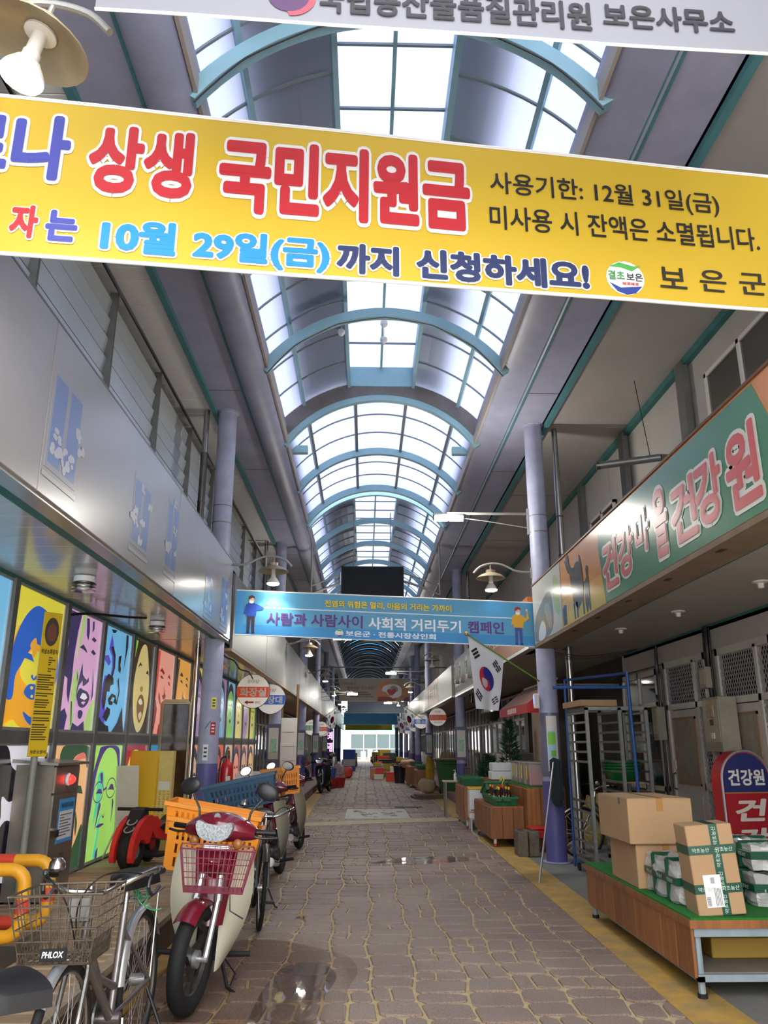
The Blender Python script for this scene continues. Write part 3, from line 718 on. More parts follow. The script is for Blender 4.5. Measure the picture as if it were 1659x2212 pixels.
# yellow banner
t, put = banner('cloth_banner', 'wide yellow banner with red and blue lettering strung across the street', (-2.622, 3.0822), (2.735, 3.8788), 3.669, 3.811, .9, sheetmat('yellowcloth', (204, 170, 42), .2, .5), 0, .002)
S = .8   # the frame's left edge meets the banner here
W_, RED, BLU, NAVY, SKY, BLK = (206, 204, 200), (172, 36, 42), (62, 66, 146), (36, 46, 84), (28, 124, 182), (30, 27, 28)
printed(t, put, [
 ('로나', S-.19, S+.365, .42, .80, BLU, W_, .04, .05),
 ('상생', S+.455, S+.955, .375, .78, RED, W_, .04, .05),
 ('국민지원금', S+1.085, S+2.4, .33, .785, RED, W_, .045, .05),
 ('자', S+.14, S+.265, .09, .27, RED, W_, .048, .05), ('는', S+.3, S+.445, .085, .255, BLU, W_, .048, .05),
 ('10월', S+.555, S+.905, .05, .235, SKY, W_, .046, .05),
 ('29일(금)', S+.985, S+1.655, .02, .22, SKY, W_, .046, .05),
 ('까지', S+1.69, S+2.01, .03, .205, NAVY, W_, .046, .05),
 ('신청하세요!', S+2.1, S+3.04, .03, .21, NAVY, W_, .046, .05),
 ('사용기한: 12월 31일(금)', S+2.515, S+3.87, .575, .735, BLK, None, .012, 0),
 ('미사용 시 잔액은 소멸됩니다.', S+2.505, S+4.09, .37, .52, BLK, None, .012, 0),
 ('보', S+3.45, S+3.61, .09, .22, (40, 36, 30), None, .012, 0), ('은', S+3.69, S+3.85, .09, .225, (40, 36, 30), None, .012, 0), ('군', S+3.93, S+4.09, .09, .225, (40, 36, 30), None, .012, 0)])
def swirl_logo(t, put, cx, cy, r, text=True):
    patch(t, put, circ(cx, cy, r*1.05, r*.98), (226, 226, 222), .003, 'emblem')
    patch(t, put, [(cx-r*.85, cy+r*.62), (cx-r*.3, cy+r*.9), (cx+r*.5, cy+r*.72), (cx+r*.9, cy+r*.78), (cx+r*.4, cy+r*.42), (cx-r*.2, cy+r*.6)], (74, 156, 72), .005, 'emblem')
    patch(t, put, [(cx-r*.9, cy-r*.3), (cx-r*.3, cy-r*.58), (cx+r*.9, cy-r*.42), (cx+r*.5, cy-r*.85), (cx, cy-r*.97), (cx-r*.5, cy-r*.8)], (40, 60, 130), .005, 'emblem')
    if text:
        printed(t, put, [('결초', cx-r*.95, cx-r*.05, cy-.15*r, cy+r*.38, (64, 140, 70), None, .02, 0), ('보은', cx+r*.05, cx+r*.95, cy-r*.15, cy+r*.3, (50, 50, 60), None, .02, 0), ('結草報恩', cx-r*.2, cx+r*.7, cy-r*.42, cy-r*.24, (190, 60, 60), None, .02, 0)])
swirl_logo(t, put, S+3.25, .13, .105)
band(t, put, 0, 5.4, .885, .9, (222, 220, 214), .002)
band(t, put, 0, 5.4, 0, .014, (222, 220, 214), .002)
# white banner at the very top
t, put = banner('cloth_banner', 'white banner with black lettering high above the yellow one', (-1.08, 2.4328), (2.2, 2.62), 4.273, 4.285, .75, sheetmat('whitecloth', (128, 128, 134), .2, .5), 0, .002)
printed(t, put, [('국립농산물품질관리원', .868, 2.008, .055, .205, (38, 36, 40), None, .03, 0), ('보은사무소', 2.058, 2.628, .085, .215, (38, 36, 40), None, .03, 0)])
patch(t, put, circ(.753, .135, .085, .085), (66, 40, 74), .004, 'emblem'); patch(t, put, circ(.763, .13, .1, .1, 24, -1.6, 1.1)+circ(.753, .135, .085, .085, 24, 1.1, -1.6), (176, 60, 70), .0045, 'emblem')
# blue banner
t, put = banner('cloth_banner', 'sky blue distancing banner hung between the first pair of columns', (-1.83, 11.06), (2.4, 11.14), 2.97, 2.82, .63, sheetmat('bluecloth', (94, 172, 208), .25, .45), 0, .004)
band(t, put, 0, 4.23, 0, .145, (60, 142, 198)); band(t, put, 0, .11, 0, .63, (72, 152, 206), .002, n=3); band(t, put, 4.12, 4.23, 0, .63, (72, 152, 206), .002, n=3)
band(t, put, .35, 4.0, .385, .4, (206, 226, 234), .0025); band(t, put, 0, 4.23, .62, .63, (220, 226, 228), .003)
PUR, YEL = (92, 48, 120), (232, 206, 60)
printed(t, put, [('전염의 위험은 멀리, 마음의 거리는 가까이', 1.25, 3.05, .435, .54, YEL, (40, 44, 16), .03, .022),
 ('사람과 사람사이', .44, 1.79, .155, .335, PUR, None, .025, 0), ('사회적 거리두기', 1.87, 3.18, .15, .325, (232, 238, 240), None, .025, 0), ('캠페인', 3.28, 3.79, .155, .33, PUR, None, .025, 0),
 ('보은군 · 전통시장상인회', 1.55, 2.82, .04, .12, (232, 240, 244), None, .03, 0)])
swirl_logo(t, put, 1.46, .08, .055, False)
def figure(t, put, s, t0, h, top, trousers, hair, flip, arm):   # flat printed person on the banner
    x = lambda a: s+(-a if flip else a)*h
    P = lambda pts, c, l=.005: patch(t, put, [(x(a), t0+b*h) for a, b in pts], c, l, 'figure_print')
    P([(-.1, 0), (-.1, .48), (.1, .48), (.1, 0), (.03, 0), (.01, .36), (-.01, .36), (-.03, 0)], trousers)
    P([(-.13, .44), (-.15, .74), (-.08, .8), (.08, .8), (.15, .74), (.13, .44)], top, .006)
    P(arm, top, .0065)
    P([(-.15, .72), (-.2, .5), (-.08, .54), (-.05, .6), (-.12, .62)], top, .0065)
    P(smoothpoly([(-.06, .8), (-.07, .92), (0, .97), (.07, .92), (.06, .8), (0, .78)]), (226, 178, 152), .007)
    P([(-.08, .88), (-.08, .97), (0, 1.01), (.08, .97), (.075, .9), (.03, .94)], hair, .0075)
    P([(-.06, .8), (-.06, .86), (.05, .86), (.05, .8), (0, .78)], (238, 238, 236), .008)
    P([(-.11, -.01), (-.11, .03), (-.02, .02), (-.02, -.01)], (40, 36, 40), .006); P([(.02, -.01), (.02, .02), (.11, .03), (.11, -.01)], (40, 36, 40), .006)
    P(circ(arm[2][0], arm[2][1], .035, .035, 10), (226, 178, 152), .007)
figure(t, put, .22, .03, .53, (36, 74, 164), (52, 44, 60), (70, 48, 44), False, [(.12, .78), (.34, .68), (.42, .8), (.3, .62), (.12, .6)])
figure(t, put, 4.0, .025, .53, (222, 164, 40), (66, 80, 150), (150, 44, 60), False, [(.12, .78), (.22, .7), (.24, .92), (.3, .7), (.14, .58)])
# ================================================================ SCREEN
t = thing('television', 'black flat television hung from the vault behind the blue banner', 'television', (0, 0, 0))
MB().rbox(-.6, .92, 18.75, 18.83, 4.78, 5.66, .008).build('casing', M('darkplastic'), t)
MB().box(-.58, .9, 18.745, 18.75, 4.8, 5.64).build('screen', mat('screen', (7, 7, 9), .3, spec=.15), t)
MB().box(.1, .2, 18.83, 18.92, 5., 5.5).build('mount', M('darksteel'), t)
P = [(-1.33+3.14*i/20, 18.93, 5.0+.42*math.sin(PI*i/20)) for i in range(21)]
MB().tube(P, .03, 8).build('arch_tube', M('armgrey'), t, True)
MB().tube([(a, b, c+.2) for a, b, c in P], .02, 8).build('arch_tube', M('armgrey'), t, True)
for x in (-.3, .6): MB().cyl((x, 18.86, 5.5), (x, 18.86, 7.05), .012, n=6).build('hanger_rod', M('armgrey'), t)
for x in (-1.33, 1.81): MB().cyl((x, 18.93, 5.0), (x, 18.93, 6.25), .025, n=8).build('riser', M('armgrey'), t)
for k in (-.62,): MB().box(k, k+.02, 18.7, 18.83, 5.2, 5.5).build('side_bracket', M('alu'), t)
# ================================================================ SHOP SIGN, RIGHT SOFFIT
t = thing('shop_sign', 'long green and orange signboard with black goats over the right shop', 'sign')
SX = 2.38
MB().rbox(SX, SX+.14, 2.6, 11.08, 2.83, 3.67, .008).build('sign_box', mat('signorange', (214, 148, 84), .22, spec=.6, noise=.1, scale=2), t)
MB().box(SX-.012, SX+.15, 2.6, 11.08, 3.665, 3.685).build('top_edge', mat('signrust', (120, 84, 62), .6), t)
MB().box(SX-.008, SX+.3, 2.6, 11.08, 2.79, 2.832).build('bottom_edge', mat('woodgrey', (140, 118, 96), .7, noise=.3, scale=5), t)
sput = lambda y, z, l=0: (SX-.001-l, y, z)
def spatch(pts, rgb, lift=.002, rough=.22, name='print'):
    T = tessellate_polygon([[Vector((a, b, 0)) for a, b in pts]])
    return MB().add([sput(a, b, lift) for a, b in pts], [tuple(f) for f in T]).build(name, flat(rgb, rough), t)
spatch([(4.4, 3.645), (3.98, 2.84), (7.66, 2.84), (7.72, 3.1), (7.8, 3.45), (7.74, 3.645)], (84, 136, 106))
spatch([(2.6, 3.645), (4.36, 3.645), (3.94, 2.84), (2.6, 2.84)], (212, 140, 92))
spatch([(7.66, 2.84), (9.4, 2.84), (9.4, 3.0), (7.69, 3.0)], (206, 178, 70)); spatch([(7.69, 3.0), (9.4, 3.0), (9.4, 3.15), (7.72, 3.15)], (212, 164, 78))
spatch([(9.42, 2.84), (11.06, 2.84), (11.06, 3.66), (9.42, 3.66)], (186, 186, 178)); spatch(smoothpoly([(9.9, 2.84), (9.85, 3.2), (10.0, 3.45), (10.5, 3.35), (10.95, 3.2), (11.05, 2.9), (10.9, 2.84)]), (124, 130, 128), .003)
spatch(smoothpoly([(10.35, 2.84), (10.3, 3.0), (10.5, 3.12), (10.75, 3.0), (10.8, 2.84)]), (204, 204, 202), .004); spatch(smoothpoly([(9.5, 3.1), (9.55, 3.5), (9.8, 3.6), (9.85, 3.2), (9.6, 3.0)]), (160, 182, 132), .003)
spatch(smoothpoly([(9.98, 2.9), (9.95, 3.15), (10.15, 3.3), (10.4, 3.25), (10.3, 3.15), (10.15, 2.95)], 2), (150, 154, 150), .004)
GO = (62, 64, 68)
spatch([(9.16, 3.6), (9.1, 3.5), (9.05, 3.44), (8.97, 3.4), (8.92, 3.22), (8.86, 3.05), (8.75, 2.99), (8.66, 2.95), (8.56, 2.99), (8.5, 3.02), (8.48, 2.86), (8.44, 2.86), (8.44, 3.05), (8.42, 3.2), (8.45, 3.4), (8.5, 3.52), (8.53, 3.54), (8.53, 3.46), (8.6, 3.48), (8.7, 3.48), (8.76, 3.44), (8.88, 3.46), (8.96, 3.52), (8.98, 3.62), (9.03, 3.66), (9.04, 3.6), (9.08, 3.66), (9.1, 3.6)], GO, .004)
for a in (8.82, 8.7): spatch([(a, 3.04), (a+.06, 3.04), (a+.035, 2.86), (a-.005, 2.86)], GO, .004)
spatch([(8.4, 3.2), (8.38, 2.96), (8.34, 2.86), (8.3, 2.86), (8.28, 2.95), (8.22, 2.86), (8.19, 2.86), (8.2, 3.0), (8.21, 3.14), (8.23, 3.25), (8.21, 3.33), (8.26, 3.36), (8.3, 3.32), (8.29, 3.24), (8.34, 3.2)], GO, .004)
spatch([(9.3, 3.1), (9.2, 3.08), (9.22, 2.86), (9.36, 2.86), (9.38, 3.05)], (60, 68, 90), .004)
PK, SW = (206, 98, 96), (222, 218, 208)
def sletter(ch, y0, y1, z0, z1):
    f = lambda a, b, l=0: sput(-a, b, l)     # text runs towards -Y
    mb = MB(); letters(mb, ch, -y0, -y1, z0, z1, f, .085, base=.03, lift=.006); mb.build('outline', flat(SW, .3), t)
    mb = MB(); letters(mb, ch, -y0, -y1, z0, z1, f, .03, lift=.011); mb.build('lettering', flat(PK, .3), t)
for ch, a, b, c, d in (('건', 7.66, 7.2, 2.95, 3.41), ('강', 7.17, 6.75, 2.97, 3.41), ('마', 6.67, 6.33, 3.08, 3.45), ('을', 6.2, 5.92, 2.94, 3.5), ('건', 5.83, 5.36, 2.95, 3.41), ('강', 5.37, 4.93, 2.96, 3.43), ('원', 4.86, 4.42, 2.93, 3.44)):
    sletter(ch, a, b, c, d)
for i in range(8): MB().box(SX+.06, SX+.1, 3.2+i, 3.3+i, 2.785, 2.79).build('slot', M('rust'), t)
sf = sroot('ceiling_soffit_right', 'dull grey soffit over the right shopfront')
MB().box(2.5, 4.1, 1, 12.4, 2.85, 2.88).build('panel', M('greyceil'), sf)
MB().box(2.62, 2.72, 1, 12.3, 2.8, 2.85).build('edge_trim', M('tealdark'), sf)
MB().box(4.02, 4.1, 1, 12.3, 2.78, 2.85).build('edge_trim', M('tealdark'), sf)
for i, (x, y) in enumerate(((3.4, 6.6), (3.1, 9.5), (3.3, 8.2))): tag(MB().lathe([(.07, 2.85), (.07, 2.838), (.03, 2.83), (.025, 2.79), (0, 2.785)], 16, (x, y, 0)).build('ceiling_socket', M('offwhite'), smooth=True), ['round empty lamp socket on the right soffit, nearest one', 'round empty lamp socket on the right soffit, farthest one', 'round empty lamp socket on the right soffit, middle one'][i], 'socket')
# solar tube pointing out of the upper wall
t = thing('vent_duct', 'grey round duct sticking out over the green signboard', 'duct', (3.5, 9.6, 5.0), 0)
MB().cyl((-.45, .1, .02), (.3, -.12, .06), .05, n=14).build('pipe', M('frame'), t, True)
MB().cyl((-.47, .106, .018), (-.43, .094, .022), .056, n=14).build('collar', M('darksteel'), t, True)
MB().tube([(.2, -.048, .05), (.1, 0, 1.2)], .006, 4).build('wire', M('darkplastic'), t); MB().tube([(.3, -.12, .06), (.6, -.12, .06)], .045, 10).build('root', M('frame'), t)
# ================================================================ WHEELED THINGS
def ring(mb, c, R, r, n=40, k=10, axis='Y', sq=1.):
    P = [(c[0]+R*math.cos(2*PI*i/n), c[1], c[2]+R*math.sin(2*PI*i/n)) if axis == 'Y' else (c[0], c[1]+R*math.cos(2*PI*i/n), c[2]+R*math.sin(2*PI*i/n)) for i in range(n)]
    return mb.tube(P, r, k, closed=True)
def wheel(t, c, R, rt, rimm, spokes=28, cast=False, X=None):
    tf = X if X is not None else Matrix.Identity(4)
    w = ring(MB().tf(tf), c, R-rt, rt).build('wheel', M('rubber'), t, True)
    r = ring(MB().tf(tf), c, R-rt*2.05, rt*.55, 40, 6).build('rim', rimm, w, True)
    MB().tf(tf).cyl((c[0], c[1]-.04, c[2]), (c[0], c[1]+.04, c[2]), .028 if not cast else .05, n=12).build('hub', M('alu'), w, True)
    mb = MB().tf(tf); Ri = R-rt*2.2
    if cast:
        for i in range(3):
            a = 2*PI*i/3+.5; ca, sa = math.cos(a), math.sin(a); p = Vector((-sa, 0, ca))*.035; d = Vector((ca, 0, sa)); C_ = Vector(c)
            V = []
            for q, wd in ((.03, 1.4), (Ri*.6, .7), (Ri, 1.0)):
                for sx in (-1, 1):
                    for sy in (-.014, .014): V.append(C_+d*q+p*sx*wd+Vector((0, sy, 0)))
            F = []
            for l in (0, 4): F += [(l, l+1, l+5, l+4), (l+2, l+6, l+7, l+3), (l, l+4, l+6, l+2), (l+1, l+3, l+7, l+5)]
            mb.add(V, F)
        mb.build('cast_spokes', rimm, w)
    else:
        for i in range(spokes):
            a = 2*PI*i/spokes; b = a+(.35 if i % 2 else -.35); s = .03 if i % 4 < 2 else -.03
            mb.tube([(c[0]+.025*math.cos(b), c[1]+s, c[2]+.025*math.sin(b)), (c[0]+Ri*math.cos(a), c[1], c[2]+Ri*math.sin(a))], .0016, 4, caps=False)
        mb.build('spokes', M('alu'), w)
    return w
def fender(t, c, R, w, a0, a1, m, X=None, name='fender', depth=.02):
    mb = MB()
    if X is not None: mb.tf(X)
    def fn(u, v):
        a = a0+(a1-a0)*u; y = (v-.5)*2; rr = R-depth*y*y
        return (c[0]+rr*math.cos(a), c[1]+y*w/2, c[2]+rr*math.sin(a))
    mb.grid(fn, 24, 8); return mb.build(name, m, t, True)
def wire_basket(t, c, top, bot, h, m, nx, ny, nz, r=.0028, tilt=0., name='basket'):
    """c centre of the top rim; top/bot (fore-aft, across) sizes; x fore-aft, y across"""
    X = Matrix.Translation(c) @ Matrix.Rotation(tilt, 4, 'Y'); mb = MB().tf(X)
    def ringat(k):
        a = top[0]+(bot[0]-top[0])*k; b = top[1]+(bot[1]-top[1])*k; z = -h*k
        return [(a/2, b/2, z), (a/2, -b/2, z), (-a/2, -b/2, z), (-a/2, b/2, z)]
    for i in range(nz+1): mb.tube(ringat(i/nz), r if 0 < i < nz else r*1.9, 5, closed=True)
    T, B = ringat(0), ringat(1); L = lambda p, q, f: tuple(p[i]+(q[i]-p[i])*f for i in range(3))
    for s, n in ((0, ny), (1, nx), (2, ny), (3, nx)):
        for i in range(n): mb.tube([L(T[s], T[(s+1) % 4], i/n), L(B[s], B[(s+1) % 4], i/n)], r, 4)
    for i in range(1, ny): mb.tube([L(B[0], B[1], i/ny), L(B[3], B[2], i/ny)], r, 4)
    for i in range(1, nx): mb.tube([L(B[1], B[2], i/nx), L(B[0], B[3], i/nx)], r, 4)
    return mb.build(name, m, t), X
mat('rimsteel', (150, 148, 142), .3, metal=.9, noise=.25, scale=20)
mat('framegrey', (138, 132, 130), .3, metal=.7, noise=.2, scale=9)
mat('rustwire', (110, 98, 84), .5, metal=.6, noise=.4, scale=30)
mat('mauvepaint', (120, 84, 96), .4)
def saddle(t, x, z):
    mb = MB()
    def fn(u, v):
        s = u; a = v*PI
        w = .105*(1-s)**.6+.025; xx = x-.12+.26*s
        return (xx, math.cos(a)*w, z+math.sin(a)*(.045 if s < .95 else .03)-.02*s*0-.03*(1 if abs(math.cos(a)) > .98 else 0))
    mb.grid(fn, 12, 10); mb.rbox(x-.115, x+.1, -.06, .06, z-.03, z-.0, .01)
    return mb.build('saddle', mat('saddle', (14, 14, 15), .5), t, True)
def bicycle(label, loc, rotz, lean=0., basket=True, fendm='alu', framem='framegrey', grip='black', rack=True):
    t = thing('bicycle', label, 'bicycle', loc, rotz); t.rotation_euler = (lean, 0, rotz)
    R = .33; fr, fx = (-.5, 0, R), (.56, 0, R)
    wheel(t, fr, R, .019, M('rimsteel')); wheel(t, fx, R, .019, M('rimsteel'))
    fm = M(framem)
    mb = MB(); bb = (-.06, 0, .28); hd = (.36, 0, .66); hu = (.33, 0, .8); st = (-.2, 0, .7)
    mb.tube([hd, bb], .021, 10).tube([(.345, 0, .73), (.15, 0, .5), (-.1, 0, .4)], .018, 10).tube([bb, st], .018, 10)
    for s in (-1, 1): mb.tube([bb, (fr[0], s*.055, R)], .011, 8).tube([(-.18, 0, .64), (fr[0], s*.055, R)], .01, 8)
    mb.cyl(hd, hu, .022, n=12).cyl((-.06, -.05, .28), (-.06, .05, .28), .025, n=12); mb.build('frame', fm, t, True)
    mb = MB()
    for s in (-1, 1): mb.tube([(.37, s*.03, .63), (.42, s*.045, .58), (.56, s*.05, R)], .012, 8)
    mb.build('fork', M('rimsteel'), t, True)
    MB().cyl(hu, (.31, 0, .9), .013, n=10).build('stem', M('chrome'), t, True)
    hb = catmull([(.1, .25, .93), (.18, .255, .945), (.29, .2, .93), (.34, .1, .89), (.33, 0, .88), (.34, -.1, .89), (.29, -.2, .93), (.18, -.255, .945), (.1, -.25, .93)], 5)
    MB().tube(hb, .0125, 10).build('handlebar', M('chrome'), t, True)
    for s in (-1, 1):
        MB().tube([(.19, s*.254, .945), (.08, s*.25, .925)], .017, 10).build('grip', M('black'), t, True)
        MB().tube(catmull([(.22, s*.24, .93), (.25, s*.235, .88), (.2, s*.24, .84), (.1, s*.245, .86)], 3), .008, 6).build('brake_lever', M('darkplastic'), t, True)
        MB().tube(catmull([(.24, s*.23, .93), (.5, s*.12, .97), (.52, s*.02, .85), (.4, 0, .6)], 5), .0035, 5).build('brake_cable', M('black'), t)
    MB().lathe([(0, .055), (.02, .052), (.034, .035), (.038, .01), (.03, 0), (0, 0)], 14, (.2, -.2, .955)).build('bell', M('chrome'), t, True)
    saddle(t, -.24, .84); MB().cyl((-.2, 0, .68), (-.235, 0, .82), .013, n=10).build('seat_post', M('chrome'), t, True)
    fender(t, fr, R+.02, .055, .15, 2.7, M(fendm)); fender(t, fx, R+.02, .055, .75, 2.3, M(fendm))
    MB().cyl((-.06, -.045, .28), (-.06, -.055, .28), .09, n=24).build('chainring', M('rimsteel'), t)
    MB().prism([(-.55, .27), (-.5, .38), (-.1, .37), (.04, .33), (.04, .23), (-.1, .2), (-.5, .29)], -.07, -.06, 'Y').build('chain_guard', M('rimsteel'), t)
    for s in (-1, 1):
        c = MB().tube([(-.06, s*.06, .28), (-.06+s*.06, s*.075, .28-s*.15)], .009, 6).build('crank', M('rimsteel'), t)
        MB().rbox(-.1+s*.06, -.02+s*.06, min(s*.08, s*.16), max(s*.08, s*.16), .265-s*.15, .285-s*.15, .006).build('pedal', M('black'), c)
    MB().tube([(-.46, .06, .3), (-.4, .2, .02), (-.38, .22, .015)], .008, 6).build('kickstand', M('black'), t)
    if rack:
        mb = MB()
        for s in (-1, 1): mb.tube([(-.26, s*.05, .72), (-.72, s*.06, .73)], .006, 6).tube([(-.6, s*.06, .73), (-.5, s*.06, R)], .005, 6)
        for k in range(4): mb.tube([(-.35-k*.1, -.055, .725), (-.35-k*.1, .055, .725)], .005, 6)
        mb.build('rack', M('rimsteel'), t)
    if basket:
        bk, X = wire_basket(t, (.57, 0, .93), (.3, .37), (.22, .27), .25, M('rustwire'), 5, 9, 6)
        mb = MB().tf(X)      # expanded-metal skirt round the lower part
        for s in (-1, 1):
            for i in range(24):
                u = -.14+i*.0117; mb.tube([(s*.119, u, -.25), (s*.127, u+.02, -.17)], .0013, 3, caps=False).tube([(s*.119, u+.02, -.25), (s*.127, u, -.17)], .0013, 3, caps=False)
                mb.tube([(-.11+i*.0092, s*.142, -.25), (-.11+i*.0092+.016, s*.15, -.17)], .0013, 3, caps=False).tube([(-.11+i*.0092+.016, s*.142, -.25), (-.11+i*.0092, s*.15, -.17)], .0013, 3, caps=False)
        mb.build('mesh_skirt', M('rustwire'), bk)
        MB().tf(X).rbox(-.135, -.125, -.05, .05, -.15, -.05, .006).build('bracket_plate', M('rimsteel'), bk)
        MB().tf(X).rbox(-.138, -.134, -.04, .04, -.09, -.06, .004).build('reflector_strip', M('white'), bk)
        pl = MB().tf(X).box(.129, .132, -.05, .05, -.235, -.19).build('name_plate', M('black'), bk)
        mb = MB(); letters(mb, 'PHLOX', -.042, .042, -.223, -.2, lambda a, b, l: tuple(X @ Vector((.134+l, a, b))), .03, .2); mb.build('lettering', M('white'), bk)
    return t
bicycle('silver city bicycle with wire front basket beside the deck edge', (-1.17, 4.14, .0), math.radians(-91), .03)
bicycle('cropped bicycle with black saddle and pale grey mudguard', (-1.2, 2.3, -.0), math.radians(-128), -.03, basket=False, fendm='alu', rack=False)
bicycle('dark bicycle wedged behind the orange crates', (-.98, 7.9, 0), math.radians(-80), -.05, basket=False, framem='darksteel', fendm='darksteel')
# green cord tied to the silver bicycle's saddle
mb = MB(); rnd = random.Random(5)
for i in range(6):
    p = [Vector((-1.16, 4.42, .8))]
    for k in range(4): p.append(p[-1]+Vector((rnd.uniform(-.02, .04), rnd.uniform(-.02, .05), rnd.uniform(-.05, .03))))
    mb.tube(catmull(p, 3), .003, 5)
tag(mb.build('cord_knot', flat((60, 150, 104))), 'green plastic cord knotted behind the bicycle saddle', 'cord')
# ---------------------------------------------------------------- crates
def crate(name, label, loc, rot, d, m, group=None, nest=False, cat='crate'):
    """stackable plastic crate with slotted sides, open top; d = (x, y, z)"""
    t = thing(name, label, cat, loc, 0, group); t.rotation_euler = rot
    a, b, h = d[0]/2, d[1]/2, d[2]; k = .9
    wall = MB(); th = .008
    def side(p0, p1, n):    # wall from p0 to p1 (top corners), slotted, leaning in towards the bottom
        def q(u, z):        # u along, z height
            f = k+(1-k)*z/h
            return ((p0[0]+(p1[0]-p0[0])*u)*f, (p0[1]+(p1[1]-p0[1])*u)*f, z)
        nx, ny = (p1[1]-p0[1]), -(p1[0]-p0[0]); l = math.hypot(nx, ny); nx, ny = nx/l*th, ny/l*th
        def panel(u0, u1, z0, z1):
            P = [q(u0, z0), q(u1, z0), q(u1, z1), q(u0, z1)]
            wall.add(P+[(x+nx, y+ny, z) for x, y, z in P], [(0, 1, 2, 3), (7, 6, 5, 4), (0, 4, 5, 1), (1, 5, 6, 2), (2, 6, 7, 3), (3, 7, 4, 0)])
        rows = [(0, .08), (.26, .34), (.52, .6), (.78, 1.)]
        for r0, r1 in rows: panel(0, 1, r0*h, r1*h)
        for g0, g1 in ((.08, .26), (.34, .52), (.6, .78)):
            panel(0, .06, g0*h, g1*h); panel(.94, 1, g0*h, g1*h)
            for i in range(n):
                u = .06+.88*i/n; panel(u, u+.88/n*.55, g0*h, g1*h)
    C4 = [(a, b), (-a, b), (-a, -b), (a, -b)]
    for i in range(4):
        p0, p1 = C4[i], C4[(i+1) % 4]; side(p0, p1, 14 if i % 2 == 0 else 9)
    wall.build('slotted_wall', m, t)
    mb = MB(); mb.box(-a*k, a*k, -b*k, b*k, 0, .01); mb.build('bottom', m, t)
    mb = MB(); w = .022
    for i in range(4):
        (x0, y0), (x1, y1) = C4[i], C4[(i+1) % 4]
        mb.box(min(x0, x1)-w, max(x0, x1)+w, min(y0, y1)-w, max(y0, y1)+w, h-.006, h+.012) if (x0 == x1 or y0 == y1) else None
    rim = MB()
    rim.box(-a-w, a+w, b-.002, b+w, h-.02, h+.01).box(-a-w, a+w, -b-w, -b+.002, h-.02, h+.01).box(-a-w, -a+.002, -b, b, h-.02, h+.01).box(a-.002, a+w, -b, b, h-.02, h+.01)
    rim.build('rim', m, t)
    return t
